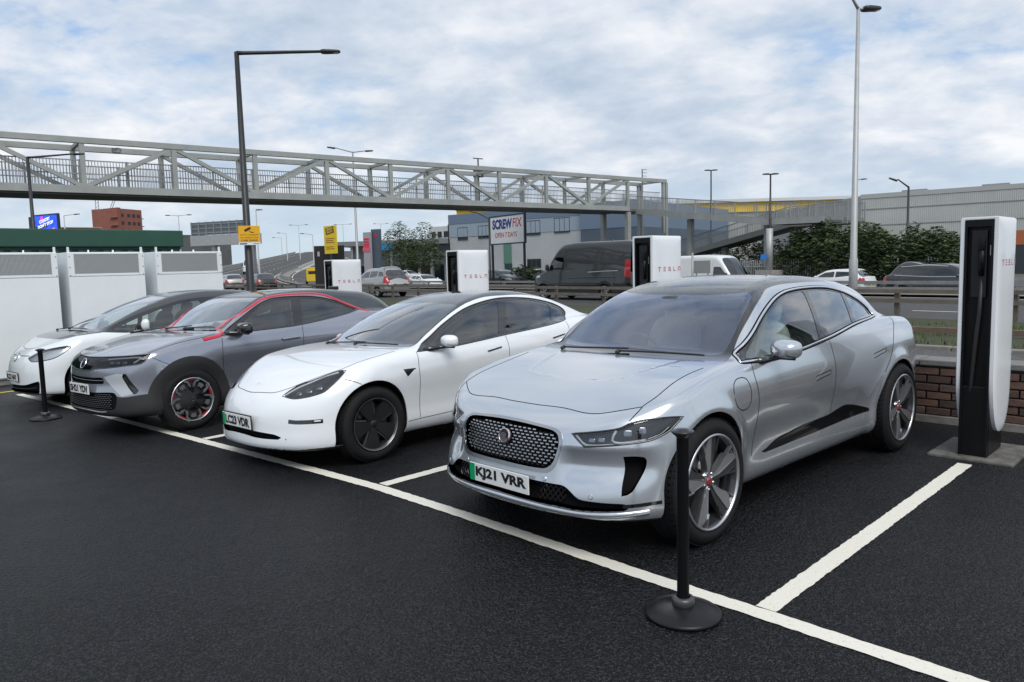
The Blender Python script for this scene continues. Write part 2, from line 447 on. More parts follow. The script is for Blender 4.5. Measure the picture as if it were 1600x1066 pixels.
def strip_mesh(name, rows, material, kind='structure', smooth=False):
    """rows: list of point lists of equal length; joined as quads"""
    V = [p for r in rows for p in r]; k = len(rows[0]); F = []
    for i in range(len(rows) - 1):
        for j in range(k - 1):
            F.append((i * k + j, i * k + j + 1, (i + 1) * k + j + 1, (i + 1) * k + j))
    # face upwards
    a, b_, c = (Vector(V[F[0][q]]) for q in (0, 1, 2))
    if (b_ - a).cross(c - a).z < 0: F = [f[::-1] for f in F]
    me = bpy.data.meshes.new(name); me.from_pydata([tuple(v) for v in V], [], F); me.update()
    if smooth: me.shade_smooth()
    o = link(name, me, material)
    if kind: o['kind'] = kind
    return o
def build_setting():
    g = MB(); g.add([(-2500, -2500, -1.0), (2500, -2500, -1.0), (2500, 2500, -1.0), (-2500, 2500, -1.0)], [(0, 1, 2, 3)])
    o = g.build('ground', mat('far_ground', (.11, .11, .09), .95, var=.35, vscale=.02)); tag(o, kind='structure')
    ss = [-90, -40, -20, -10, -5, 0] + [1 + i * .5 for i in range(28)] + [16, 20, 30, 60, 120]
    o = strip_mesh('car_park', [[bay(s, t) for t in (-90, -40, -15, -5, 0, 2.5, 5.2)] for s in ss], ASPHALT, smooth=True)
    # bay markings, 4 mm above the surface
    def line(name, pts, w, sub=8):
        rows = []
        for i in range(len(pts) - 1):
            sub = max(4, int((Vector(pts[i + 1]) - Vector(pts[i])).length / .03))
            for k in range(sub + (1 if i == len(pts) - 2 else 0)):
                rows.append((pts[i][0] + (pts[i + 1][0] - pts[i][0]) * k / sub, pts[i][1] + (pts[i + 1][1] - pts[i][1]) * k / sub))
        R = []; m = len(rows)
        for i, (x, y) in enumerate(rows):
            a = Vector(rows[max(0, i - 1)]); b_ = Vector(rows[min(m - 1, i + 1)]); d = (b_ - a).normalized(); nn = Vector((-d.y, d.x)) * (w / 2)
            j1, j2 = random.uniform(-.004, .004), random.uniform(-.004, .004)
            R.append([Vector((x + q[0], y + q[1], gz(((Vector((x, y, 0)) - BAY_O)).dot(BAY_L)) + .004)) for q in (nn * (1 + 2 * j1 / w), -nn * (1 + 2 * j2 / w))])
        return strip_mesh(name, R, ROADPAINT)
    line('bay_front_line', [(6.0, -1.52), (1.713, 2.864), (1.144, 3.443), (.658, 3.93), (-.352, 4.982), (-1.088, 5.725), (-3.306, 7.766), (-5.364, 9.656), (-7.9, 11.95)], .105, 14)
    line('bay_divider_line', [(1.1865, 3.4855), (3.601, 5.91)], .105, 16)
    line('bay_divider_line', [(-1.040, 5.775), (.9, 7.72), (1.40, 8.22)], .105, 12)
    line('bay_divider_line', [(-3.262, 7.81), (-1.4, 9.86), (-.85, 10.42)], .105, 12)
    line('bay_divider_line', [(-5.32, 9.70), (-3.6, 11.75), (-3.1, 12.30)], .105, 12)
    yl = [bay(12.9, -8, .004), bay(12.9, 2.0, .004)]
    strip_mesh('yellow_edge_line', [[yl[0], bay(13.02, -8, .004)], [yl[1], bay(13.02, 2.0, .004)]], mat('yellow_paint', (.62, .45, .05), .6, var=.3, vscale=40))
    # footway, kerb, verge behind the retaining wall
    S = [-60, -40, -30, -20, -14, -10] + [-8 + i * 2 for i in range(24)] + [46, 54, 62]
    strip_mesh('footway', [[bay(s, 5.02, .615, False), bay(s, 6.15, .60, False)] for s in S], PAVEMAT)
    def verge_pt(s, f):
        a = bay(s, 6.40, .60, False); 
        # matching point on the road edge
        q = a; r = q.dot(RD0); b_ = rd(r if r < 52 else 52 + (r - 52), 18.0, .0); b_.z = .22
        p = a.lerp(b_, f); p.z = .60 + (.22 - .60) * (f ** 1.3)
        return p
    rows = [[verge_pt(s, f) for f in (0, .15, .3, .45, .6, .8, 1)] for s in S]
    strip_mesh('grass_verge', rows, verge_mat(), smooth=True)
    for i, s in enumerate(S[:-1]):
        pass
    # road surface
    Rr = [-160, -100, -60, -30, -10, 10, 30, 45, 52] + [56 + 6 * i for i in range(16)] + [165, 190, 220, 260, 320]
    near = [18.0, 18.8, 22.4, 26.0, 29.6]; far = [31.4, 35.0, 38.4, 41.6]
    strip_mesh('near_carriageway', [[rd(r, n) for n in near] for r in Rr], ROADMAT)
    strip_mesh('far_carriageway', [[rd(r, n) for n in far] for r in Rr], ROADMAT)
    strip_mesh('central_reserve', [[rd(r, 29.6, .10), rd(r, 30.2, .12), rd(r, 30.45, .12), rd(r, 31.4, .12)] for r in Rr], CONC_D)
    strip_mesh('far_footway', [[rd(r, 41.6, .10), rd(r, 44.5, .12), rd(r, 70, .0)] for r in Rr], PAVEMAT)
    nc, fc = bpy.data.objects['near_carriageway'], bpy.data.objects['far_carriageway']
    for n in (22.4, 26.0, 35.0, 38.4):
        mb = MB()
        for k in range(40):
            r = -40 + k * 6.0
            mb.add([rd(r, n - .06, .006), rd(r, n + .06, .006), rd(r + 2.2, n + .06, .006), rd(r + 2.2, n - .06, .006)], [(0, 1, 2, 3)])
        mb.build('lane_line', ROADPAINT, nc if n < 30 else fc)
    for n in (19.1, 29.3, 31.7, 41.3):
        o = strip_mesh('edge_line', [[rd(r, n - .06, .006), rd(r, n + .06, .006)] for r in Rr], ROADPAINT, kind=None); o.parent = nc if n < 30 else fc
def verge_mat():
    m, N, L, b = node_mat('verge_grass')
    tc = N.new('ShaderNodeTexCoord')
    n = N.new('ShaderNodeTexNoise'); n.inputs['Scale'].default_value = 1.6; n.inputs['Detail'].default_value = 8; n.inputs['Roughness'].default_value = .7
    n2 = N.new('ShaderNodeTexNoise'); n2.inputs['Scale'].default_value = 40; n2.inputs['Detail'].default_value = 6
    L.new(tc.outputs['Object'], n.inputs['Vector']); L.new(tc.outputs['Object'], n2.inputs['Vector'])
    r = N.new('ShaderNodeValToRGB'); e = r.color_ramp.elements
    e[0].position = .38; e[0].color = (.10, .085, .06, 1); e[1].position = .56; e[1].color = (.06, .085, .025, 1)
    L.new(n.outputs['Fac'], r.inputs[0])
    mx = N.new('ShaderNodeMixRGB'); mx.blend_type = 'MULTIPLY'; mx.inputs[0].default_value = .7
    L.new(r.outputs[0], mx.inputs[1]); L.new(n2.outputs['Color'], mx.inputs[2]); L.new(mx.outputs[0], b.inputs['Base Color'])
    b.inputs['Roughness'].default_value = .95
    bp = N.new('ShaderNodeBump'); bp.inputs['Strength'].default_value = .8; bp.inputs['Distance'].default_value = .05
    L.new(n2.outputs['Fac'], bp.inputs['Height']); L.new(bp.outputs[0], b.inputs['Normal'])
    return m
build_setting()

# ---------------------------------------------------------------- retaining wall of single bricks
def brick_mat(i):
    cols = [(.11, .064, .050), (.075, .048, .040), (.135, .074, .054), (.10, .072, .060), (.06, .042, .037)]
    return mat('brick_%s' % 'abcde'[i], cols[i], .9, var=.35, vscale=18, bump=.5, bscale=60)
def build_wall():
    w = empty('retaining_wall', bay(0, 5.02), BAY_RZ, 'low brown brick retaining wall behind the charging bays', 'wall')
    # local x runs to the right along the wall (towards -s), y into the bank
    core = MB(); core.box(-9, 60, .035, .30, -.02, .60); core.box(-45, -9, .035, .30, -.25, .60)
    core.build('wall_core', mat('mortar', (.075, .068, .062), .95, var=.3, vscale=12), w)
    ft = MB(); ft.box(-13, 30, -.035, .04, -.25, .075, bev=.008); ft.build('footing', CONC_D, w)
    bm_ = []
    for k in range(4):
        b = MB(); b.box(-.105, .105, -.012 - .004 * k, .05, -.0335, .0335, bev=.006); me = b.mesh('brick'); bm_.append(me)
    x0, x1 = -2.2, 3.0; n = 0
    for c in range(6):
        z = .115 + c * .080
        x = x0 + (.115 if c % 2 else 0)
        while x < x1:
            me = bm_[random.randrange(4)].copy(); me.materials.append(brick_mat(random.randrange(5)))
            o = bpy.data.objects.new('brick', me); SC.collection.objects.link(o); o.parent = w
            o.location = (x, random.uniform(-.004, .004), z + random.uniform(-.002, .002)); o.rotation_euler = (0, random.uniform(-.012, .012), random.uniform(-.012, .012))
            x += .2255
    m, N, L, b = node_mat('brick_far')
    tc = N.new('ShaderNodeTexCoord'); mp = N.new('ShaderNodeMapping'); mp.inputs['Rotation'].default_value = (math.radians(90), 0, 0)
    br = N.new('ShaderNodeTexBrick'); br.inputs['Scale'].default_value = 1; br.inputs['Brick Width'].default_value = .2255; br.inputs['Row Height'].default_value = .08; br.inputs['Mortar Size'].default_value = .006
    br.inputs['Color1'].default_value = (.16, .082, .06, 1); br.inputs['Color2'].default_value = (.10, .06, .05, 1); br.inputs['Mortar'].default_value = (.14, .13, .12, 1)
    L.new(tc.outputs['Object'], mp.inputs[0]); L.new(mp.outputs[0], br.inputs['Vector']); L.new(br.outputs['Color'], b.inputs['Base Color']); b.inputs['Roughness'].default_value = .9
    f = MB(); f.box(x1 + .02, 40, -.012, .034, .075, .56); f.box(-13, x0 - .13, -.012, .034, .075, .56); f.build('brick_facing', m, w)
    # coping slabs
    x = -12.0; cm = MB(); cm.box(-.298, .298, -.03, .33, .575, .632, bev=.01); cme = cm.mesh('coping_slab')
    cme.materials.append(mat('coping_concrete', (.17, .165, .16), .9, var=.35, vscale=9, bump=.3, bscale=40))
    while x < 14:
        o = bpy.data.objects.new('coping_slab', cme); SC.collection.objects.link(o); o.parent = w; o.location = (x, 0, random.uniform(-.004, .004)); x += .605
    kb = MB()
    km = MB(); km.box(-.45, .45, -.06, .06, 0, .12, bev=.012); kme = km.mesh('kerb_stone'); kme.materials.append(CONC_D)
    k0 = empty('footway_kerb', bay(0, 6.27, .50, False), BAY_RZ, 'weathered concrete kerb between the footway and the grass verge', 'kerb')
    x = -26
    while x < 14:
        o = bpy.data.objects.new('kerb_stone', kme); SC.collection.objects.link(o); o.parent = k0; o.location = (x, 0, random.uniform(0, .02)); o.rotation_euler = (random.uniform(-.03, .03), 0, 0); x += .915
build_wall()

def grass_tufts():
    """short rough grass of the verge, near the footway"""
    V = []; F = []; rng = random.Random(3)
    for i in range(5200):
        s = rng.uniform(-5, 9); f = rng.random() ** .8
        a = bay(s, 6.45 + f * 5.0, 0, False)
        ff = f * 5.0 / 10.5; z = .60 - .38 * ff ** 1.3
        if math.sin(a.x * 1.7) + math.sin(a.y * 2.3 + 1) + rng.uniform(-.8, .8) < -.4: continue
        for k in range(3):
            t = rng.uniform(0, 6.28); h = rng.uniform(.03, .11); w = rng.uniform(.004, .009); l = rng.uniform(.0, .05)
            p = Vector((a.x + rng.uniform(-.05, .05), a.y + rng.uniform(-.05, .05), z - .01)); d = Vector((math.cos(t), math.sin(t), 0)); n = Vector((-d.y, d.x, 0)) * w
            b = len(V); V += [p - n, p + n, p + d * l + Vector((0, 0, h))]; F.append((b, b + 1, b + 2))
    me = bpy.data.meshes.new('verge_grass_blades'); me.from_pydata([tuple(v) for v in V], [], F); me.update()
    o = link('verge_grass_blades', me, mat('grass_blade', (.075, .11, .028), .8, var=.4, vscale=1.5)); tag(o, 'rough green grass on the verge behind the wall', 'grass', kind='stuff')
grass_tufts()
# ================================================================ car body toolkit
# A body is a smooth implicit surface blended from a side plan, sections, a top line,
# nose and tail curves and a glasshouse; it is meshed, cut along panel outlines and split into parts.
def smax(a, b, k):
    h = np.clip(k - np.abs(a - b), 0, None) / k
    return np.maximum(a, b) + h * h * k * 0.25
def smin(a, b, k):
    return -smax(-a, -b, k)
class Sp:
    """natural cubic spline through points, linear beyond its ends"""
    def __init__(s, pts):
        pts = sorted(pts)
        s.x = np.array([p[0] for p in pts], float); s.y = np.array([p[1] for p in pts], float)
        n = len(pts); h = np.diff(s.x)
        A = np.eye(n); r = np.zeros(n)
        for i in range(1, n - 1):
            A[i, i - 1] = h[i - 1]; A[i, i] = 2 * (h[i - 1] + h[i]); A[i, i + 1] = h[i]
            r[i] = 6 * ((s.y[i + 1] - s.y[i]) / h[i] - (s.y[i] - s.y[i - 1]) / h[i - 1])
        s.m = np.linalg.solve(A, r)
    def __call__(s, t):
        t = np.asarray(t, float); n = len(s.x)
        i = np.clip(np.searchsorted(s.x, t) - 1, 0, n - 2)
        h = s.x[i + 1] - s.x[i]
        tc = np.clip(t, s.x[0], s.x[-1])
        a = (s.x[i + 1] - tc) / h; b = (tc - s.x[i]) / h
        v = a * s.y[i] + b * s.y[i + 1] + ((a ** 3 - a) * s.m[i] + (b ** 3 - b) * s.m[i + 1]) * h * h / 6
        d0 = (s.y[1] - s.y[0]) / (s.x[1] - s.x[0]) - (s.x[1] - s.x[0]) * (2 * s.m[0] + s.m[1]) / 6
        d1 = (s.y[-1] - s.y[-2]) / (s.x[-1] - s.x[-2]) + (s.x[-1] - s.x[-2]) * (2 * s.m[-1] + s.m[-2]) / 6
        return v + np.where(t < s.x[0], (t - s.x[0]) * d0, 0) + np.where(t > s.x[-1], (t - s.x[-1]) * d1, 0)
def sstep(a, b, t):
    t = np.clip((t - a) / (b - a), 0, 1); return t * t * (3 - 2 * t)   # falls instead of rising when a > b

class CarForm:
    def __init__(s, **k):
        s.__dict__.update(k)
        for n in ('plan', 'sec', 'top', 'crown', 'nose', 'nosep', 'tail', 'tailp', 'bot', 'roof', 'ghw'):
            setattr(s, n, Sp(getattr(s, n)))
        s.mods = k.get('mods', [])
        if 'crease' in k: s.crease = Sp(k['crease'])
    def f(s, x, y, z):
        ay = np.sqrt(y * y + 1e-6)
        W = s.plan(x) - s.sec(z)
        for (cx, R, fl) in s.arches:
            d = np.sqrt((x - cx) ** 2 + (z - s.wz) ** 2) - R
            W = W + fl * np.exp(-(d / s.flw) ** 2)
        if getattr(s, 'crease', None) is not None:
            t = s.crease(x) - z; t = .5 * (t + np.sqrt(t * t + .0004))
            W = W - s.crease_k * np.tanh(t / .30) * .30 * sstep(.15, -.35, x) * sstep(s.tail(.6) + .2, s.tail(.6) + .9, x)
        side = ay - W
        tp = z - (s.top(x) - s.crown(x) * ay * ay)
        fr = x - (s.nose(z) - s.nosep(ay))
        rr = (s.tail(z) + s.tailp(ay)) - x
        bt = s.bot(x) - z
        b = smax(side, tp, s.kst)
        b = smax(b, fr, s.kf)
        b = smax(b, rr, s.kr)
        b = smax(b, bt, s.kb)
        w = sstep(s.gmid - .35, s.gmid + .35, x)
        xe = x + ay * ay * (s.gcf * w - s.gcr * (1 - w))
        zr = s.roof(xe) - s.rcrown * ay * ay - s.rcrown2 * ay ** 4
        zb = s.zbelt
        dz = z - zb
        dp = np.maximum(dz, 0); dp = dp * dp / (dp + .03)
        gs = ay - (s.ghw(x) - s.tum * dp - s.tumc * dp * dp)
        g = smax((z - zr) * .8, gs, s.kg)
        g = smax(g, .7 - z, .05)
        out = smin(b, g, s.ku)
        for m in s.mods:
            out = m(s, out, x, ay, z)
        return out
    def grad(s, p, e=2e-3):
        g = np.empty_like(p)
        for i in range(3):
            a = p.copy(); b = p.copy(); a[:, i] += e; b[:, i] -= e
            g[:, i] = (s.f(a[:, 0], a[:, 1], a[:, 2]) - s.f(b[:, 0], b[:, 1], b[:, 2])) / (2 * e)
        return g
    def snap(s, p, it=4):
        for _ in range(it):
            g = s.grad(p); v = s.f(p[:, 0], p[:, 1], p[:, 2])
            st = (v / np.maximum((g * g).sum(1), .05))[:, None] * g
            n = np.linalg.norm(st, axis=1, keepdims=True)
            p = p - st * np.minimum(1, .02 / np.maximum(n, 1e-9))
        return p
    def normals(s, p):
        g = s.grad(p, 3e-3); return g / np.maximum(np.linalg.norm(g, axis=1, keepdims=True), 1e-9)

def surface_net(F, x0, x1, yw, z0, z1, h):
    xs = np.arange(x0, x1 + h, h)
    ny = int(math.ceil(yw / h)); ys = (np.arange(-ny, ny + 1)) * h + h * .5
    ys = ys[:-1]; ys = np.concatenate([[ys[0] - h], ys])
    zs = np.arange(z0, z1 + h, h)
    D = F.f(xs[:, None, None], ys[None, :, None], zs[None, None, :])
    S = D < 0
    nx, nyy, nz = D.shape
    c = S[:-1, :-1, :-1].astype(np.int8)
    for dx in (0, 1):
        for dy in (0, 1):
            for dz in (0, 1):
                if dx or dy or dz:
                    c = c + S[dx:nx - 1 + dx, dy:nyy - 1 + dy, dz:nz - 1 + dz]
    act = (c > 0) & (c < 8)
    idx = -np.ones(act.shape, int); I = np.argwhere(act); idx[act] = np.arange(len(I))
    V = np.stack([xs[I[:, 0]], ys[I[:, 1]], zs[I[:, 2]]], 1) + h / 2
    Q = []
    # x edges
    e = S[:-1, 1:-1, 1:-1] != S[1:, 1:-1, 1:-1]; q = np.argwhere(e); fl = S[:-1, 1:-1, 1:-1][e]
    i, j, k = q[:, 0], q[:, 1] + 1, q[:, 2] + 1
    a = np.stack([idx[i, j - 1, k - 1], idx[i, j, k - 1], idx[i, j, k], idx[i, j - 1, k]], 1)
    Q.append(np.where(fl[:, None], a, a[:, ::-1]))
    e = S[1:-1, :-1, 1:-1] != S[1:-1, 1:, 1:-1]; q = np.argwhere(e); fl = S[1:-1, :-1, 1:-1][e]
    i, j, k = q[:, 0] + 1, q[:, 1], q[:, 2] + 1
    a = np.stack([idx[i - 1, j, k - 1], idx[i - 1, j, k], idx[i, j, k], idx[i, j, k - 1]], 1)
    Q.append(np.where(fl[:, None], a, a[:, ::-1]))
    e = S[1:-1, 1:-1, :-1] != S[1:-1, 1:-1, 1:]; q = np.argwhere(e); fl = S[1:-1, 1:-1, :-1][e]
    i, j, k = q[:, 0] + 1, q[:, 1] + 1, q[:, 2]
    a = np.stack([idx[i - 1, j - 1, k], idx[i, j - 1, k], idx[i, j, k], idx[i - 1, j, k]], 1)
    Q.append(np.where(fl[:, None], a, a[:, ::-1]))
    Q = np.concatenate(Q); Q = Q[(Q >= 0).all(1)]
    V = F.snap(V, 2)
    for _ in range(2):            # even out, then put back on the surface
        acc = np.zeros_like(V); cnt = np.zeros(len(V))
        for a_, b_ in ((0, 1), (1, 2), (2, 3), (3, 0)):
            np.add.at(acc, Q[:, a_], V[Q[:, b_]]); np.add.at(acc, Q[:, b_], V[Q[:, a_]])
            np.add.at(cnt, Q[:, a_], 1); np.add.at(cnt, Q[:, b_], 1)
        V = .5 * V + .5 * acc / np.maximum(cnt, 1)[:, None]
        V = F.snap(V, 2)
    return V, Q

def poly_sd(P, poly):
    """signed distance of points to a closed polygon, negative inside"""
    A = np.asarray(poly, float); B = np.roll(A, -1, 0)
    d = np.full(len(P), 1e9); ins = np.zeros(len(P), bool)
    for a, b in zip(A, B):
        e = b - a; L2 = max(e @ e, 1e-12)
        t = np.clip(((P - a) @ e) / L2, 0, 1)
        q = P - a - t[:, None] * e
        d = np.minimum(d, (q * q).sum(1))
        c = (a[1] > P[:, 1]) != (b[1] > P[:, 1])
        xi = a[0] + (P[:, 1] - a[1]) * e[0] / (e[1] if abs(e[1]) > 1e-12 else 1e-12)
        ins ^= c & (P[:, 0] < xi)
    return np.sqrt(d) * np.where(ins, -1, 1)
def curve_pts(pts, closed=True, step=.02, corners=None):
    """catmull-rom through pts; points whose third entry is 1 stay sharp corners"""
    P = [np.array(p[:2], float) for p in pts]; sh = [len(p) > 2 and p[2] for p in pts]; n = len(P); out = []; cs = []
    for i in range(n if closed else n - 1):
        p1, p2 = P[i], P[(i + 1) % n]
        p0 = P[i - 1] if (i > 0 or closed) else p1; p3 = P[(i + 2) % n] if (i + 2 < n or closed) else p2
        L = np.linalg.norm(p2 - p1); m = max(1, int(L / step))
        m1 = (p2 - p1) if sh[i] else (p2 - p0) / 2 * min(1, 2 * L / max(np.linalg.norm(p2 - p1) + np.linalg.norm(p1 - p0), 1e-9))
        m2 = (p2 - p1) if sh[(i + 1) % n] else (p3 - p1) / 2 * min(1, 2 * L / max(np.linalg.norm(p2 - p1) + np.linalg.norm(p3 - p2), 1e-9))
        if sh[i]: cs.append(p1)
        for j in range(m):
            t = j / m
            out.append((2 * t ** 3 - 3 * t * t + 1) * p1 + (t ** 3 - 2 * t * t + t) * m1 + (-2 * t ** 3 + 3 * t * t) * p2 + (t ** 3 - t * t) * m2)
    if not closed: out.append(P[-1])
    return np.array(out), np.array(cs) if cs else np.zeros((0, 2))

class Body:
    """triangle mesh of a CarForm with per-face regions"""
    def __init__(s, F, bounds, h):
        s.F = F; s.h = h
        V, Q = surface_net(F, *bounds, h)
        s.V = V
        T = np.concatenate([Q[:, [0, 1, 2]], Q[:, [0, 2, 3]]])
        s.T = T; s.R = np.zeros(len(T), int); s.names = ['body']; s.refresh()
    def refresh(s):
        s.N = s.F.normals(s.V)
    def cut(s, sd, name=None, where=None, corners=None, uvf=None, pre=None):
        """sd: function of (V) -> signed distance; faces inside get region 'name'"""
        h = s.h; V = s.V
        mask = np.ones(len(s.T), bool) if pre is None else pre(V)[s.T].any(1)
        if where is not None:
            q = np.nonzero(mask)[0]; tt = s.T[q]
            FN = (s.N[tt[:, 0]] + s.N[tt[:, 1]] + s.N[tt[:, 2]]) / 3; FC = (V[tt[:, 0]] + V[tt[:, 1]] + V[tt[:, 2]]) / 3
            s._r = s.R[q]
            mask[q] = where(FC, FN)
        used = np.unique(s.T[mask]); D = np.full(len(V), 1e3); D[used] = sd(V[used], s.N[used])
        # snap vertices that are very near the outline onto it
        near = used[np.abs(D[used]) < .22 * h]
        if len(near):
            e = 1e-3
            p = V[near].copy()
            for _ in range(1):
                d = sd(p, s.N[near])
                g = np.stack([(sd(p + np.eye(3)[i] * e, s.N[near]) - d) / e for i in range(3)], 1)
                n = s.N[near]; g = g - (g * n).sum(1, keepdims=True) * n
                p = p - (d / np.maximum((g * g).sum(1), .04))[:, None] * g * (np.abs(d) < .3 * h)[:, None]
            ok = np.abs(sd(p, s.N[near])) < .0025
            V[near[ok]] = p[ok]; D[near[ok]] = 0
        sg = np.where(np.abs(D) < 1e-9, 0, np.sign(D)).astype(int)
        ts = sg[s.T]
        mixed = mask & (ts.min(1) < 0) & (ts.max(1) > 0)
        keep = s.T[~mixed]; keepR = s.R[~mixed]; keepM = mask[~mixed]; keepIn = (sg[keep].max(1) <= 0) & keepM & (sg[keep].min(1) < 0)
        newV = []; cache = {}; nT = []; nR = []; nI = []
        base = len(V)
        def mid(a, b):
            k = (a, b) if a < b else (b, a)
            if k not in cache:
                t = D[a] / (D[a] - D[b]); cache[k] = base + len(newV); newV.append(V[a] + (V[b] - V[a]) * t)
            return cache[k]
        for tri, r in zip(s.T[mixed], s.R[mixed]):
            poly = []; g = [sg[i] for i in tri]
            for i in range(3):
                a, b = int(tri[i]), int(tri[(i + 1) % 3])
                poly.append((a, g[i]))
                if g[i] * g[(i + 1) % 3] < 0: poly.append((mid(a, b), 0))
            for sgn in (-1, 1):
                pp = [v for v, q in poly if q == 0 or q == sgn]
                for i in range(1, len(pp) - 1):
                    nT.append((pp[0], pp[i], pp[i + 1])); nR.append(r); nI.append(sgn < 0)
        if newV:
            nv = np.array(newV); nv = s.F.snap(nv, 2)
            s.V = np.concatenate([V, nv])
            s.N = np.concatenate([s.N, s.F.normals(nv)])
        cutv = np.array(sorted(cache.values()), int)
        s.T = np.concatenate([keep, np.array(nT, int).reshape(-1, 3)])
        s.R = np.concatenate([keepR, np.array(nR, int)])
        ins = np.concatenate([keepIn, np.array(nI, bool)])
        if corners is not None and len(cutv) and s.h < .05:
            cand = np.concatenate([cutv, near[ok]]) if len(near) else cutv
            for c in corners:
                for sy in (1, -1):
                    q = cand[s.V[cand, 1] * sy > -.02]
                    if not len(q): continue
                    uv = uvf(s.V[q]); d = np.linalg.norm(uv - c, axis=1); i = d.argmin()
                    if d[i] < 1.2 * h:
                        p = s.V[q[i]].copy()
                        for _ in range(2):
                            e = 1e-3
                            J = np.stack([(uvf((p + np.eye(3)[k] * e)[None])[0] - uvf((p - np.eye(3)[k] * e)[None])[0]) / (2 * e) for k in range(3)], 1)
                            p = p + np.linalg.pinv(J) @ (c - uvf(p[None])[0])
                            p = s.F.snap(p[None], 1)[0]
                        if np.linalg.norm(p - s.V[q[i]]) < 2 * h:
                            s.V[q[i]] = p
        if name is not None:
            if name not in s.names: s.names.append(name)
            s.R[ins] = s.names.index(name)
        return ins
    def outline(s, name, pts, proj='side', where=None, step=.02, only=None):
        poly, cs = curve_pts(pts, True, step)
        uvf = PROJ[proj] if isinstance(proj, str) else proj
        bb0 = poly.min(0) - .06; bb1 = poly.max(0) + .06
        def sd(P, N):
            uv = uvf(P); return poly_sd(uv, poly)
        w0 = where or WHERE.get(proj)
        def wh(C, N):
            ok = np.ones(len(C), bool)
            if w0 is not None: ok &= w0(C, N)
            if only is not None: ok &= np.isin(s._r, [s.names.index(o) for o in only])
            return ok
        def pre(P):
            uv = uvf(P); return ((uv > bb0) & (uv < bb1)).all(1)
        return s.cut(sd, name, wh, cs, uvf, pre)
    def drop(s, keep):
        s.T = s.T[keep]; s.R = s.R[keep]
    def bvh(s):
        return BVHTree.FromPolygons([tuple(v) for v in s.V], [tuple(map(int, t)) for t in s.T])
    def part(s, name, regions):
        ids = [s.names.index(r) for r in regions if r in s.names]
        t = s.T[np.isin(s.R, ids)]
        if not len(t): return None
        u, inv = np.unique(t, return_inverse=True)
        return s.V[u], inv.reshape(-1, 3), s.N[u]

PROJ = {'side': lambda P: np.stack([P[:, 0], P[:, 2]], 1),
        'front': lambda P: np.stack([np.abs(P[:, 1]), P[:, 2]], 1),
        'frontfull': lambda P: np.stack([P[:, 1], P[:, 2]], 1),
        'top': lambda P: np.stack([P[:, 0], np.abs(P[:, 1])], 1),
        'topfull': lambda P: np.stack([P[:, 0], P[:, 1]], 1),
        # three-quarter front view: 45 degrees between the nose and the flank
        'quarter': lambda P: np.stack([(P[:, 0] - np.abs(P[:, 1])) * .70711, P[:, 2]], 1)}
WHERE = {'side': lambda C, N: np.abs(N[:, 1]) > .25,
         'front': lambda C, N: (N[:, 0] > .05) & (C[:, 0] > .2),
         'frontfull': lambda C, N: (N[:, 0] > .05) & (C[:, 0] > .2),
         'top': lambda C, N: N[:, 2] > .25, 'topfull': lambda C, N: N[:, 2] > .25,
         'quarter': lambda C, N: (N[:, 0] * .7 + np.abs(N[:, 1]) * .7 > .15) & (C[:, 0] > .1)}

def open_edges(T):
    E = np.concatenate([T[:, [0, 1]], T[:, [1, 2]], T[:, [2, 0]]]).astype(np.int64)
    k = E[:, 0] * 10000000 + E[:, 1]; r = E[:, 1] * 10000000 + E[:, 0]
    return [(int(a), int(b)) for a, b in E[~np.isin(k, r)]]
def raw_mesh(name, V, F, nrm, mi):
    me = bpy.data.meshes.new(name)
    me.from_pydata(np.asarray(V, float).tolist(), [], F)
    me.polygons.foreach_set('material_index', mi)
    me.shade_smooth()
    me.normals_split_custom_set(np.asarray(nrm, float).tolist())
    return me
def shell_mesh(name, V, T, N, off=0.0, thick=0.0, wall=True):
    """surface patch moved along its normals, with an inner skin and a rim when thick > 0 (second slot: inner)"""
    A = V + N * off; n = len(V); T = np.asarray(T, int)
    F = T.tolist(); mi = [0] * len(F); VV = A; NN = N
    if thick > 0:
        VV = np.concatenate([A, A - N * thick]); NN = np.concatenate([N, -N])
        T2 = T[:, ::-1] + n; F += T2.tolist(); mi += [1] * len(T)
        nrm = NN[np.concatenate([T, T2]).ravel()]
    else:
        nrm = NN[T.ravel()]
    if thick > 0 and wall:
        ex = []
        for a, b in open_edges(T):
            F.append([b, a, a + n, b + n]); mi.append(0)
            d = VV[b] - VV[a]; w = np.cross(d, -NN[a]); w = -w / max(np.linalg.norm(w), 1e-9)
            ex += [w] * 4
        if ex: nrm = np.concatenate([nrm, np.array(ex)])
    return raw_mesh(name, VV, F, nrm, mi)
def recess_mesh(name, V, T, N, depth, lip=0.0):
    """patch pushed inwards with straight walls from its old edge (slot 0 floor, slot 1 wall)"""
    n = len(V); B = V - N * depth; T = np.asarray(T, int)
    F = (T + n).tolist(); mi = [0] * len(F); nrm = N[T.ravel()]; ex = []
    for a, b in open_edges(T):
        F.append([a, b, b + n, a + n]); mi.append(1)
        d = V[b] - V[a]; w = np.cross(-N[a], d); w = w / max(np.linalg.norm(w), 1e-9); ex += [w] * 4
    if ex: nrm = np.concatenate([nrm, np.array(ex)])
    return raw_mesh(name, np.concatenate([V, B]), F, nrm, mi)

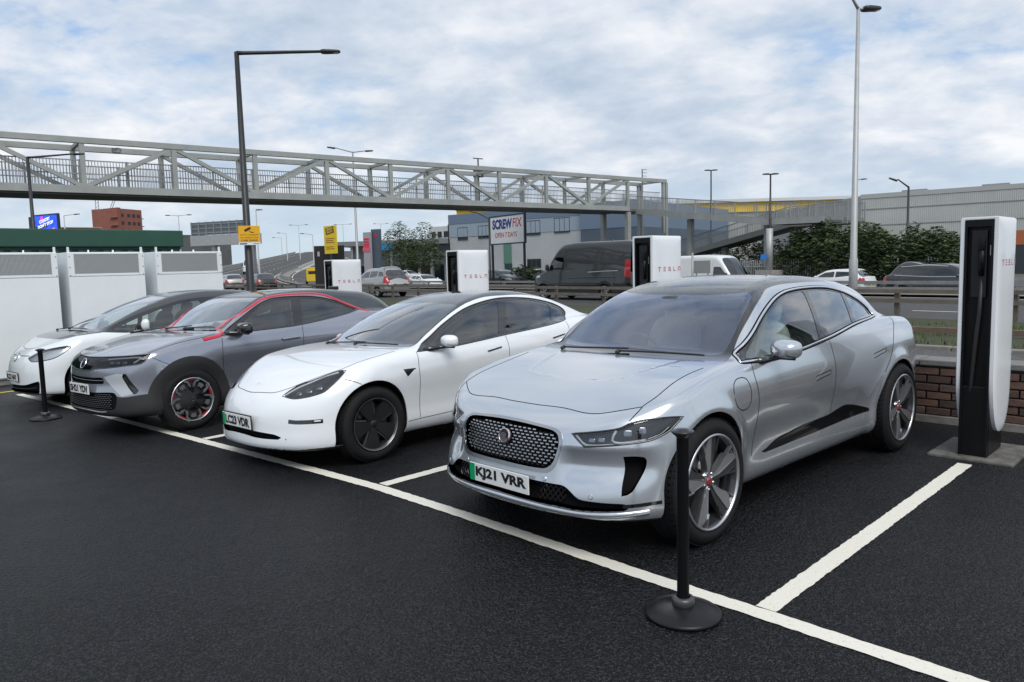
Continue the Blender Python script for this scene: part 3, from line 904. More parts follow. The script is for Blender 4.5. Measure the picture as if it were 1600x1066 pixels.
class Tracer:
    """finds points on a body from the side, front, top or three-quarter view"""
    def __init__(s, body): s.b = body; s.t = body.bvh()
    def hit(s, proj, u, v, sy=1):
        if proj == 'side': o, d = Vector((u, 3 * sy, v)), Vector((0, -sy, 0))
        elif proj in ('front', 'frontfull'): o, d = Vector((4, u * sy, v)), Vector((-1, 0, 0))
        elif proj in ('top', 'topfull'): o, d = Vector((u, v * sy, 4)), Vector((0, 0, -1))
        elif proj == 'rear': o, d = Vector((-9, u * sy, v)), Vector((1, 0, 0))
        elif proj == 'quarter':
            c = u / .70711; o = Vector((c / 2 + 3, (-c / 2 + 3) * sy, v)); d = Vector((-.70711, -.70711 * sy, 0))
        loc, nr, i, dist = s.t.ray_cast(o, d)
        if loc is None: return None
        p = np.array(loc); t = s.b.T[i]; A, B_, C = s.b.V[t]
        v0, v1, v2 = B_ - A, C - A, p - A
        d00, d01, d11, d20, d21 = v0 @ v0, v0 @ v1, v1 @ v1, v2 @ v0, v2 @ v1
        dn = d00 * d11 - d01 * d01
        if abs(dn) < 1e-14: n = s.b.N[t[0]]
        else:
            v = (d11 * d20 - d01 * d21) / dn; w = (d00 * d21 - d01 * d20) / dn
            n = s.b.N[t[0]] * (1 - v - w) + s.b.N[t[1]] * v + s.b.N[t[2]] * w
        return p, n / max(np.linalg.norm(n), 1e-9)
    def line(s, proj, pts, sy=1, step=.02, closed=False):
        P, _ = curve_pts(pts, closed, step)
        out = [s.hit(proj, u, v, sy) for u, v in P]
        return [q for q in out if q is not None]
def ribbon(mb, line, w, lift=.0012, hgt=0.0, closed=False, mi=0, taper=False):
    """strip following a line on a surface; hgt > 0 gives it a rounded raised section"""
    n = len(line)
    if n < 2: return
    V = []; F = []
    prof = [(-.5, 0), (.5, 0)] if hgt <= 0 else [(-.5, -.35), (-.42, .6), (0, 1), (.42, .6), (.5, -.35)]
    k = len(prof)
    for i, (p, nn) in enumerate(line):
        a = line[i - 1][0] if (i > 0 or closed) else p; b = line[(i + 1) % n][0] if (i < n - 1 or closed) else p
        t = b - a; t = t / max(np.linalg.norm(t), 1e-9); s_ = np.cross(t, nn); s_ = s_ / max(np.linalg.norm(s_), 1e-9)
        ww = w * (1 if not taper else max(.1, min(1, 4 * min(i, n - 1 - i) / n)))
        for q, z in prof:
            V.append(p + s_ * ww * q + nn * (lift + z * hgt))
    for i in range(n if closed else n - 1):
        j = (i + 1) % n
        for q in range(k - 1):
            F.append((i * k + q, i * k + q + 1, j * k + q + 1, j * k + q))
    mb.add([Vector(v) for v in V], F, mi)
# ================================================================ the four parked cars: body forms
# x forward from the front axle, y to the car's left, z up, metres
def mod_none(s, f, x, ay, z): return f
def ip_mods():
    def bonnet_scoop(s, f, x, ay, z):
        # shallow scoop in the rear of the bonnet, deepest just behind its front lip
        hw = .40 + (.134 - x) * .31
        x0 = .236 - .35 * ay * ay
        m = (1 - sstep(x0 - .05, x0, x)) * sstep(-.42, .12, x) * (1 - sstep(hw - .035, hw + .01, ay)) * (z > .8)
        return f + .017 * m
    def side_scallop(s, f, x, ay, z):
        m = sstep(-.35, -.8, x) * sstep(-2.75, -2.2, x) * np.exp(-((z - .50) / .16) ** 2)
        return f + .030 * m
    def bumper_waist(s, f, x, ay, z):
        # hollow below the headlamps between two ridges of the front bumper
        m = sstep(.30, .45, x) * sstep(.40, .50, ay) * (1 - sstep(.80, .93, ay))
        return f + m * (.030 * np.exp(-((z - .545) / .075) ** 2) - .010 * np.exp(-((z - .655) / .03) ** 2))
    return [bonnet_scoop, side_scallop, bumper_waist]
FORM_A = CarForm(     # silver electric crossover
    plan=[(-4.2, .76), (-3.84, .845), (-3.5, .905), (-3.0, .942), (-2.5, .935), (-1.9, .918), (-1.2, .915), (-.6, .928), (0, .942), (.35, .935), (.6, .90), (.9, .82)],
    sec=[(.1, .12), (.2, .07), (.30, .03), (.42, .022), (.55, .008), (.72, .0), (.86, .006), (.98, .03), (1.08, .07), (1.2, .13)],
    top=[(-4.1, 1.00), (-3.84, 1.085), (-3.6, 1.14), (-3.3, 1.165), (-2.9, 1.17), (-2.3, 1.13), (-1.6, 1.08), (-1.0, 1.06), (-.55, 1.05), (-.3, 1.035), (0, .995), (.25, .94), (.45, .88), (.65, .805), (.8, .735), (.95, .65)],
    crown=[(-4, .06), (-3.2, .04), (-2, .0), (-1, .0), (-.5, .0), (-.1, .015), (.4, .03), (.8, .06)],
    nose=[(.1, .74), (.2, .80), (.30, .835), (.38, .83), (.46, .815), (.60, .79), (.70, .77), (.80, .745), (.95, .68)],
    nosep=[(0, 0), (.2, .008), (.4, .04), (.55, .085), (.7, .165), (.8, .25), (.88, .345), (.96, .48)],
    tail=[(.1, -3.70), (.3, -3.80), (.6, -3.84), (.9, -3.82), (1.05, -3.78), (1.2, -3.72)],
    tailp=[(0, 0), (.3, .012), (.55, .05), (.75, .13), (.9, .29), (1, .5)],
    bot=[(-3.9, .34), (-3.3, .24), (-2.6, .19), (-.5, .19), (.3, .21), (.85, .24)],
    roof=[(.4, .50), (0, .76), (-.3, .965), (-.45, 1.065), (-.62, 1.19), (-.8, 1.32), (-1.0, 1.435), (-1.2, 1.502), (-1.45, 1.543), (-1.75, 1.558), (-2.2, 1.548), (-2.6, 1.512), (-2.95, 1.455), (-3.12, 1.40), (-3.26, 1.30), (-3.45, 1.19), (-3.75, 1.04)],
    ghw=[(-3.8, .60), (-3.4, .68), (-3.0, .76), (-2.5, .825), (-2.0, .857), (-1.5, .87), (-1.0, .868), (-.6, .86), (-.3, .845), (.2, .80)],
    zbelt=1.03, tum=.46, tumc=.45, gmid=-1.9, gcf=.07, gcr=.20, rcrown=.075, rcrown2=.0,
    arches=[(0, .425, .020), (-2.99, .425, .020)], wz=.378, flw=.065,
    kst=.085, kf=.10, kr=.14, kb=.08, kg=.10, ku=.05, mods=ip_mods(), crease=[(-3.4, .99), (-2.8, .955), (-1.7, .88), (-.6, .80), (.2, .74)], crease_k=.10)

FORM_B = CarForm(     # white electric saloon
    plan=[(-4.2, .72), (-3.86, .81), (-3.5, .875), (-2.9, .918), (-2.4, .915), (-1.8, .906), (-1.2, .905), (-.6, .912), (0, .922), (.35, .915), (.6, .87), (.9, .78)],
    sec=[(.1, .10), (.18, .06), (.27, .025), (.40, .022), (.52, .012), (.66, .0), (.78, .006), (.88, .028), (.97, .065), (1.1, .13)],
    top=[(-4.1, .95), (-3.86, 1.035), (-3.6, 1.08), (-3.3, 1.095), (-2.8, 1.085), (-2.3, 1.05), (-1.7, 1.0), (-1.1, .965), (-.54, .955), (-.3, .945), (0, .91), (.2, .868), (.4, .805), (.55, .74), (.7, .655), (.85, .54)],
    crown=[(-4, .06), (-3.2, .03), (-2, .0), (-.5, .0), (-.1, .01), (.2, .03), (.4, .08), (.6, .16), (.8, .2)],
    nose=[(.1, .78), (.18, .825), (.26, .835), (.34, .825), (.42, .815), (.52, .795), (.60, .765), (.68, .715), (.8, .6)],
    nosep=[(0, 0), (.2, .012), (.4, .055), (.55, .115), (.7, .205), (.8, .30), (.88, .415), (.95, .55)],
    tail=[(.1, -3.70), (.3, -3.80), (.6, -3.855), (.9, -3.85), (1.0, -3.82), (1.2, -3.72)],
    tailp=[(0, 0), (.3, .015), (.55, .06), (.75, .16), (.9, .34), (1, .55)],
    bot=[(-3.9, .32), (-3.3, .22), (-2.6, .16), (-.5, .16), (.3, .17), (.85, .17)],
    roof=[(.4, .40), (0, .655), (-.3, .845), (-.5, .965), (-.8, 1.13), (-1.08, 1.262), (-1.37, 1.365), (-1.65, 1.422), (-1.95, 1.443), (-2.3, 1.428), (-2.7, 1.36), (-3.1, 1.245), (-3.4, 1.135), (-3.8, .98)],
    ghw=[(-3.8, .52), (-3.4, .62), (-3.0, .70), (-2.5, .77), (-2.0, .81), (-1.5, .828), (-1.0, .828), (-.6, .82), (-.3, .81), (.2, .76)],
    zbelt=.95, tum=.44, tumc=.42, gmid=-1.9, gcf=.14, gcr=.22, rcrown=.08, rcrown2=.0,
    arches=[(0, .40, .010), (-2.875, .40, .012)], wz=.334, flw=.08,
    kst=.11, kf=.14, kr=.15, kb=.07, kg=.10, ku=.045, crease=[(-3.4, .93), (-2.6, .89), (-1.62, .83), (-.55, .75), (.2, .70)], crease_k=.18)
FORM_C = CarForm(     # grey crossover with a black roof
    plan=[(-3.8, .74), (-3.35, .80), (-3.0, .855), (-2.557, .89), (-2.0, .882), (-1.2, .872), (-.6, .878), (0, .892), (.3, .885), (.5, .86), (.8, .80)],
    sec=[(.1, .10), (.2, .055), (.30, .02), (.42, .022), (.56, .02), (.70, .004), (.82, .0), (.92, .012), (1.02, .04), (1.15, .10)],
    top=[(-3.7, 1.00), (-3.35, 1.10), (-3.1, 1.16), (-2.8, 1.19), (-2.4, 1.185), (-2.0, 1.145), (-1.5, 1.10), (-1.0, 1.075), (-.45, 1.065), (-.1, 1.055), (.15, 1.02), (.35, .975), (.55, .92), (.7, .875), (.85, .82)],
    crown=[(-4, .06), (-3, .03), (-2, .0), (-.5, .0), (-.1, .015), (.3, .05), (.6, .07), (.8, .08)],
    nose=[(.1, .75), (.2, .80), (.30, .825), (.45, .82), (.58, .80), (.68, .795), (.78, .785), (.87, .765), (1.0, .70)],
    nosep=[(0, 0), (.2, .006), (.4, .032), (.55, .075), (.7, .15), (.8, .235), (.88, .34), (.95, .46)],
    tail=[(.1, -3.18), (.3, -3.27), (.6, -3.33), (.9, -3.33), (1.1, -3.28), (1.25, -3.2)],
    tailp=[(0, 0), (.3, .012), (.55, .05), (.75, .13), (.88, .27), (1, .5)],
    bot=[(-3.4, .36), (-2.9, .26), (-2.2, .20), (-.5, .20), (.3, .22), (.85, .24)],
    roof=[(.4, .45), (0, .76), (-.25, .945), (-.45, 1.09), (-.7, 1.262), (-.92, 1.395), (-1.12, 1.47), (-1.4, 1.51), (-1.8, 1.524), (-2.2, 1.512), (-2.6, 1.475), (-2.95, 1.415), (-3.12, 1.33), (-3.3, 1.19), (-3.5, 1.0)],
    ghw=[(-3.5, .55), (-3.0, .67), (-2.5, .745), (-2.0, .79), (-1.5, .808), (-1.0, .812), (-.6, .808), (-.3, .795), (.2, .75)],
    zbelt=1.05, tum=.36, tumc=.40, gmid=-1.8, gcf=.03, gcr=.20, rcrown=.07, rcrown2=.0,
    arches=[(0, .42, .016), (-2.557, .42, .018)], wz=.347, flw=.10,
    kst=.09, kf=.10, kr=.12, kb=.07, kg=.075, ku=.045, crease=[(-3.0, .96), (-2.2, .92), (-1.3, .88), (-.4, .84), (.2, .82)], crease_k=.20)
FORM_D = CarForm(     # white electric hatchback
    plan=[(-3.8, .74), (-3.46, .81), (-3.0, .87), (-2.6, .895), (-2.0, .89), (-1.2, .885), (-.6, .89), (0, .90), (.3, .89), (.5, .865), (.8, .80)],
    sec=[(.1, .10), (.2, .05), (.30, .02), (.42, .022), (.56, .012), (.70, .0), (.82, .004), (.92, .02), (1.02, .06), (1.15, .12)],
    top=[(-3.7, .98), (-3.4, 1.06), (-3.0, 1.09), (-2.5, 1.075), (-2.0, 1.05), (-1.4, 1.02), (-.8, 1.01), (-.4, 1.03), (-.1, 1.045), (.1, 1.015), (.3, .955), (.5, .87), (.65, .785), (.8, .68)],
    crown=[(-4, .06), (-3, .03), (-1.2, .0), (-.5, .03), (-.1, .05), (.2, .03), (.5, .05), (.8, .08)],
    nose=[(.1, .74), (.2, .785), (.30, .80), (.45, .80), (.58, .785), (.68, .755), (.78, .70), (.9, .60)],
    nosep=[(0, 0), (.2, .010), (.4, .045), (.55, .09), (.7, .165), (.8, .25), (.88, .35), (.95, .47)],
    tail=[(.1, -3.32), (.3, -3.40), (.6, -3.46), (.9, -3.45), (1.1, -3.40), (1.25, -3.3)],
    tailp=[(0, 0), (.3, .012), (.55, .05), (.75, .13), (.88, .27), (1, .5)],
    bot=[(-3.4, .32), (-2.9, .22), (-2.2, .17), (-.5, .17), (.3, .18), (.85, .20)],
    roof=[(.4, .80), (.05, 1.0), (-.2, 1.125), (-.55, 1.285), (-.95, 1.428), (-1.34, 1.518), (-1.7, 1.552), (-2.2, 1.552), (-2.6, 1.52), (-3.0, 1.445), (-3.15, 1.36), (-3.35, 1.17), (-3.5, 1.0)],
    ghw=[(-3.5, .58), (-3.0, .70), (-2.5, .765), (-2.0, .80), (-1.5, .815), (-1.0, .82), (-.6, .82), (-.2, .80), (.2, .75)],
    zbelt=1.0, tum=.32, tumc=.25, gmid=-1.8, gcf=.22, gcr=.20, rcrown=.08, rcrown2=.0,
    arches=[(0, .42, .010), (-2.77, .42, .012)], wz=.34, flw=.09,
    kst=.12, kf=.13, kr=.12, kb=.07, kg=.11, ku=.05)
# ================================================================ car assembly
M_RUBBER = lambda: mat('tyre_rubber', (.012, .012, .013), .75, spec=.22, var=.25, vscale=30, bump=.15, bscale=120)
M_BLACKPL = lambda: mat('black_plastic', (.016, .016, .017), .45, var=.15, vscale=20)
M_GLOSSBLK = lambda: mat('gloss_black', (.008, .008, .009), .08, coat=1.0)
M_GAP = lambda: mat('shut_line', (.006, .006, .007), .8, spec=.1)
M_INT = lambda: mat('car_interior', (.060, .062, .065), .7, var=.2, vscale=9)
M_CHROME = lambda: mat('bright_trim', (.80, .81, .83), .12, metal=1.0)
M_SATIN = lambda: mat('satin_metal', (.52, .53, .55), .28, metal=1.0)
M_MACH = lambda: mat('machined_alloy', (.52, .53, .55), .32, metal=.9)
M_DKALLOY = lambda: mat('dark_alloy', (.035, .036, .039), .3, metal=.3, coat=.6)
M_LAMPIN = lambda: mat('lamp_reflector', (.30, .31, .33), .18, metal=.9)
M_LENS = lambda: glass_mat('lamp_lens', (.90, .92, .94), refl=.9)
M_LED = lambda: mat('lamp_white_guide', (.78, .80, .82), .2, coat=.6)
M_RED = lambda: mat('red_lamp', (.35, .01, .012), .12, coat=1.0)
M_PLATE = lambda: mat('plate_white', (.78, .79, .78), .35)
M_PLATEY = lambda: mat('plate_yellow', (.80, .56, .03), .35)
M_GREEN = lambda: mat('plate_green', (.0, .33, .12), .35)
M_CHAR = lambda: mat('plate_letter', (.01, .01, .012), .5)

def superell(mb, c, r, e=.5, nu=20, nv=12, T=None, mi=0):
    """rounded box / ellipsoid"""
    V = []; F = []
    sg = lambda v, p: math.copysign(abs(v) ** p, v)
    for i in range(nv + 1):
        a = -math.pi / 2 + math.pi * i / nv
        for j in range(nu):
            b = 2 * math.pi * j / nu
            p = Vector((r[0] * sg(math.cos(a), e) * sg(math.cos(b), e), r[1] * sg(math.cos(a), e) * sg(math.sin(b), e), r[2] * sg(math.sin(a), e)))
            if T is not None: p = T @ p
            V.append(p + Vector(c))
    for i in range(nv):
        for j in range(nu):
            k = (j + 1) % nu
            F.append((i * nu + j, i * nu + k, (i + 1) * nu + k, (i + 1) * nu + j))
    mb.add(V, F, mi)

def q3(proj, pts, corners=()):
    """3-D points on a body to 2-D outline points of a view; indices in corners stay sharp"""
    P = PROJ[proj](np.array(pts, float))
    return [(float(p[0]), float(p[1])) + ((1,) if (corners == 'all' or i in corners) else ()) for i, p in enumerate(P)]

class CarKit:
    def __init__(s, name, label, form, h, bounds, pose, group, R, wb, arch_R, color, track):
        x, y, yaw, z, roll = pose
        s.root = empty(name, (x, y, z), 0, label, 'car', group)
        s.root.rotation_euler = (roll, 0, math.radians(yaw))
        s.form = form; s.B = Body(form, bounds, h); s.h = h; s.R = R; s.wb = wb; s.aR = arch_R; s.paint = color; s.track = track
        for cx in (0, -wb):
            def sd(P, N, cx=cx):
                d1 = np.hypot(P[:, 0] - cx, P[:, 2] - R) - arch_R
                return np.where(P[:, 2] > R, d1, np.abs(P[:, 0] - cx) - arch_R)
            s.B.cut(sd, 'arch', lambda C, N: np.abs(C[:, 1]) > .52, pre=lambda P, cx=cx: (np.abs(P[:, 0] - cx) < .6) & (P[:, 2] < R + arch_R + .1))
        s.gaps = []
    def outline(s, name, proj, pts, gap=False, **k):
        if proj in ('front', 'top'):      # keep the outline square across the centre line
            c = 0 if proj == 'front' else 1
            pts = [tuple(p[:2]) + (1,) if p[c] < 0 else p for p in pts]
        s.B.outline(name, pts, proj, **k)
        if gap: s.gaps.append((proj, pts, True))
    def finish_cuts(s):
        B = s.B
        B.drop(B.R != (B.names.index('arch') if 'arch' in B.names else -1))
        ids = [B.names.index(n) for n in ('body', 'front_door', 'rear_door', 'sill') if n in B.names]
        B.cut(lambda P, N: P[:, 2] - (s.form.bot(P[:, 0]) + .022), 'underbody', lambda C, N: np.isin(B._r, ids), pre=lambda P: P[:, 2] < .5)
    def tracer(s):
        if not hasattr(s, '_tr') or s._tr is None:
            s._tr = Tracer(s.B)
        return s._tr
    def panel(s, name, regions, material=None, inner=None, thick=.010, off=0.0, split=False, parent=None):
        d = s.B.part(name, regions)
        if d is None: return []
        V, T, N = d; outs = []
        sets = [np.ones(len(T), bool)]
        if split:
            c = V[T].mean(1)[:, 1]; sets = [c > 0, c <= 0]
        for m in sets:
            if not m.any(): continue
            t = T[m]; u, inv = np.unique(t, return_inverse=True); t = inv.reshape(-1, 3)
            me = shell_mesh(name, V[u], t, N[u], off, thick)
            outs.append(link(name, me, [material or s.paint, inner or M_INT()], parent or s.root))
        return outs
    def pane(s, name, regions, material, off=0.0, split=False, parent=None):
        d = s.B.part(name, regions)
        if d is None: return []
        V, T, N = d; outs = []
        c = V[T].mean(1)[:, 1]
        for m in ([c > 0, c <= 0] if split else [np.ones(len(T), bool)]):
            if not m.any(): continue
            t = T[m]; u, inv = np.unique(t, return_inverse=True); t = inv.reshape(-1, 3)
            me = mesh_np(name, V[u] + N[u] * off, t, N[u])
            outs.append(link(name, me, material, parent or s.root))
        return outs
    def recess(s, name, regions, depth, floor, wall, split=False, parent=None):
        d = s.B.part(name, regions)
        if d is None: return []
        V, T, N = d; outs = []; c = V[T].mean(1)[:, 1]
        for m in ([c > 0, c <= 0] if split else [np.ones(len(T), bool)]):
            if not m.any(): continue
            t = T[m]; u, inv = np.unique(t, return_inverse=True); t = inv.reshape(-1, 3)
            outs.append(link(name, recess_mesh(name, V[u], t, N[u], depth), [floor, wall], parent or s.root))
        return outs
    def strip(s, name, proj, pts, w, material, hgt=.004, lift=.0, both=True, closed=False, parent=None, step=.02, joined=True):
        mb = MB(); outs = []
        for sy in ((1, -1) if both else (1,)):
            ln = s.tracer().line(proj, pts, sy, step, closed)
            if sy < 0: ln = ln[::-1]
            ribbon(mb, ln, w, lift, hgt, closed)
            if not joined:
                outs.append(mb.build(name, material, parent or s.root, smooth=True)); mb = MB()
        if joined: outs.append(mb.build(name, material, parent or s.root, smooth=True))
        return outs
    def shut_lines(s, extra=()):
        mb = MB()
        for proj, pts, closed in list(s.gaps) + list(extra):
            for sy in ((1, -1) if proj in ('side', 'top', 'quarter', 'front') else (1,)):
                ln = s.tracer().line(proj, pts, sy, .02, closed)
                # keep runs that stay on one surface
                run = [];
                for q in ln + [None]:
                    if q is None or (run and np.linalg.norm(q[0] - run[-1][0]) > .12):
                        if len(run) > 1: ribbon(mb, run, .0055, .0012)
                        run = []
                    if q is not None: run.append(q)
        return tag(mb.build('panel_gap', M_GAP(), s.root), kind='stuff')
    def liners(s):
        for cx in (0, -s.wb):
            for sy in (1, -1):
                mb = MB(); n = 22; R = s.aR + .004; V = []; F = []
                a0, a1 = math.radians(-22), math.radians(202)
                for i in range(n + 1):
                    a = a0 + (a1 - a0) * i / n
                    for yy in (s.track + .06, .46):
                        V.append((cx + R * math.cos(a), sy * yy, s.R + R * math.sin(a)))
                c = len(V); V.append((cx, sy * .46, s.R))
                for i in range(n):
                    F.append((2 * i, 2 * i + 2, 2 * i + 3, 2 * i + 1)); F.append((2 * i + 1, 2 * i + 3, c))
                # keep the liner inside the bodywork
                P = np.array(V[:-1:2])
                for _ in range(60):
                    bad = s.form.f(P[:, 0], P[:, 1], P[:, 2]) > -.013
                    if not bad.any(): break
                    P[bad, 1] -= sy * .006
                V[:-1:2] = [tuple(p) for p in P]
                mb.add(V, F); mb.build('wheel_arch_liner', mat('arch_liner', (.010, .010, .011), .9, spec=.2), s.root, smooth=True)
    def wheels(s, style, tyre_w=.235, rim_r=.27, face=.0, steer=0.0):
        first = None
        for cx in (0, -s.wb):
            for sy in (1, -1):
                rot = 0 if sy > 0 else math.pi
                loc = (cx, sy * s.track, s.R); rz = rot + (steer if cx == 0 else 0)
                if first is None:
                    first = make_wheel(style, s.R, tyre_w, rim_r); w = first; w.parent = s.root
                else:
                    w = copy_tree(first, s.root)
                w.location = loc; w.rotation_euler = (0, 0, rz)
                # turn each wheel a little differently
                if cx != 0 or sy < 0:
                    w.rotation_euler = (0, random.uniform(0, 1.2) if sy > 0 else random.uniform(0, 1.2), rz)
    def plate(s, text, x, z, tilt=0.0, y=0.0, ev=True, rear=False, frame=0.0):
        root = MB()
        if frame > 0: root.box(-.012, -.002, -.265 - frame, .265 + frame, -.06 - frame, .06 + frame, bev=.003)
        root.box(-.004, .004, -.26, .26, -.0555, .0555, mi=1, bev=.002)
        p = root.build('number_plate', [M_BLACKPL(), M_PLATEY() if rear else M_PLATE()], s.root)
        p.location = (x, y, z); p.rotation_euler = (0, -tilt if not rear else 0, math.pi if rear else 0)
        if ev:
            b = MB(); b.box(.0042, .005, -.258, -.212, -.0535, .0535); b.build('green_band', M_GREEN(), p)
        me = text_mesh(text, .098, .0042, 0.0006, sx=.70)
        xs = [v.co.x for v in me.vertices]; w = max(xs) - min(xs); tw = .445 if ev else .485
        cxm = (max(xs) + min(xs)) / 2; ys = [v.co.y for v in me.vertices]; cym = (max(ys) + min(ys)) / 2; hh = max(ys) - min(ys)
        me.transform(Matrix.Translation((.0055, (.02 if ev else 0), 0)) @ Matrix(((0, 0, 1, 0), (1, 0, 0, 0), (0, 1, 0, 0), (0, 0, 0, 1))) @ Matrix.Diagonal((tw / w, .079 / hh, 1, 1)) @ Matrix.Translation((-cxm, -cym, 0)))
        link('plate_lettering', me, M_CHAR(), p)
        return p
    def mirror(s, base, tip, r, cap, e=.55, arm=True):
        """door mirrors: cap, glass and arm on both sides; base on the door, tip = centre of the housing (left side)"""
        for sy in (1, -1):
            mb = MB(); T = Matrix.Rotation(math.radians(-9 * sy), 3, 'Z')
            superell(mb, (0, 0, 0), r, e, 26, 16, T)
            for i, v in enumerate(mb.v):           # flat rear face, tapered nose
                v = Vector(v)
                k = 1 - .28 * max(0, v.x / r[0]); v.y *= k; v.z *= (1 - .22 * max(0, v.x / r[0]))
                if v.x < -.55 * r[0]: v.x = -.55 * r[0] + (v.x + .55 * r[0]) * .25
                mb.v[i] = v
            o = mb.build('door_mirror', cap, s.root, smooth=True)
            o.location = (tip[0], sy * tip[1], tip[2]) if sy > 0 else (base[0] - .19, -base[1] - .045, tip[2] - .035)
            if sy < 0: o.rotation_euler = (0, 0, math.radians(-78))      # far mirror folded in
            g = MB(); superell(g, (-.63 * r[0], 0, 0), (.006, r[1] * .86, r[2] * .82), .5, 20, 10, T)
            g.build('mirror_glass', mat('mirror_silver', (.75, .77, .8), .03, metal=1), o, smooth=True)
            if sy < 0: continue
            a = MB()
            b0 = Vector((base[0] - tip[0], sy * (base[1] - tip[1]), base[2] - tip[2]))
            q = Vector((0, -sy * r[1] * .35, -r[2] * .86))
            a.tube([b0 + Vector((.05, -sy * .03, -.005)), b0, b0 * .5 + q * .5, q, Vector((-.01, sy * r[1] * .6, -r[2] * .93))], [.03, .028, .02, .018, .014], 10)
            a.build('mirror_arm', M_GLOSSBLK(), o, smooth=True)
    def cabin(s, xs=-1.15, zf=.30, ysep=.37, seat_c=(.05, .05, .055), xd=-.62, zd=.92, xr=-2.1, hw=.70, roof=1.3):
        mi = M_INT(); sm = mat('seat_%02d' % int(seat_c[0] * 100), seat_c, .75, var=.15, vscale=14)
        f = MB(); f.box(xr - .55, xd + .1, -hw, hw, zf - .06, zf); f.build('cabin_floor', mi, s.root)
        d = MB(); superell(d, (xd, 0, zd - .10), (.30, hw + .02, .12), .5, 28, 12); d.build('dashboard', mi, s.root, smooth=True)
        for sy in (1, -1):
            st = MB()
            superell(st, (xs + .05, sy * ysep, zf + .22), (.27, .25, .10), .5, 18, 10)
            T = Matrix.Rotation(math.radians(-16), 3, 'Y')
            superell(st, (xs - .32, sy * ysep, zf + .52), (.085, .245, .34), .55, 18, 12, T)
            so = st.build('seat', sm, s.root, smooth=True)
            hb = MB(); superell(hb, (xs - .44, sy * ysep, zf + .90), (.055, .135, .095), .6, 16, 10, T); hb.build('headrest', sm, so, smooth=True)
        rb = MB()
        superell(rb, (xr, 0, zf + .24), (.26, hw - .05, .10), .4, 24, 10)
        T = Matrix.Rotation(math.radians(-20), 3, 'Y')
        superell(rb, (xr - .34, 0, zf + .52), (.08, hw - .06, .30), .4, 24, 12, T)
        ro = rb.build('rear_seat', sm, s.root, smooth=True)
        hb = MB()
        for yy in (-.4, .4): superell(hb, (xr - .45, yy, zf + .86), (.05, .13, .075), .6, 16, 10, T)
        hb.build('headrest', sm, ro, smooth=True)
        w = MB(); n = 28; R_ = .18
        T = Matrix.Translation((xd - .42, -ysep, zd - .08)) @ Matrix.Rotation(math.radians(-66), 4, 'Y')
        w.tube([T @ Vector((R_ * math.cos(2 * math.pi * i / n), R_ * math.sin(2 * math.pi * i / n), 0)) for i in range(n + 1)], .015, 8)
        w.bar(T @ Vector((0, -R_, 0)), T @ Vector((0, R_, 0)), .04, .02); w.bar(T @ Vector((0, 0, 0)), T @ Vector((-R_, 0, 0)), .04, .02)
        w.tube([T @ Vector((0, 0, 0)), Vector((xd - .1, -ysep, zd - .18))], .03, 8)
        w.build('steering_wheel', mi, s.root, smooth=True)

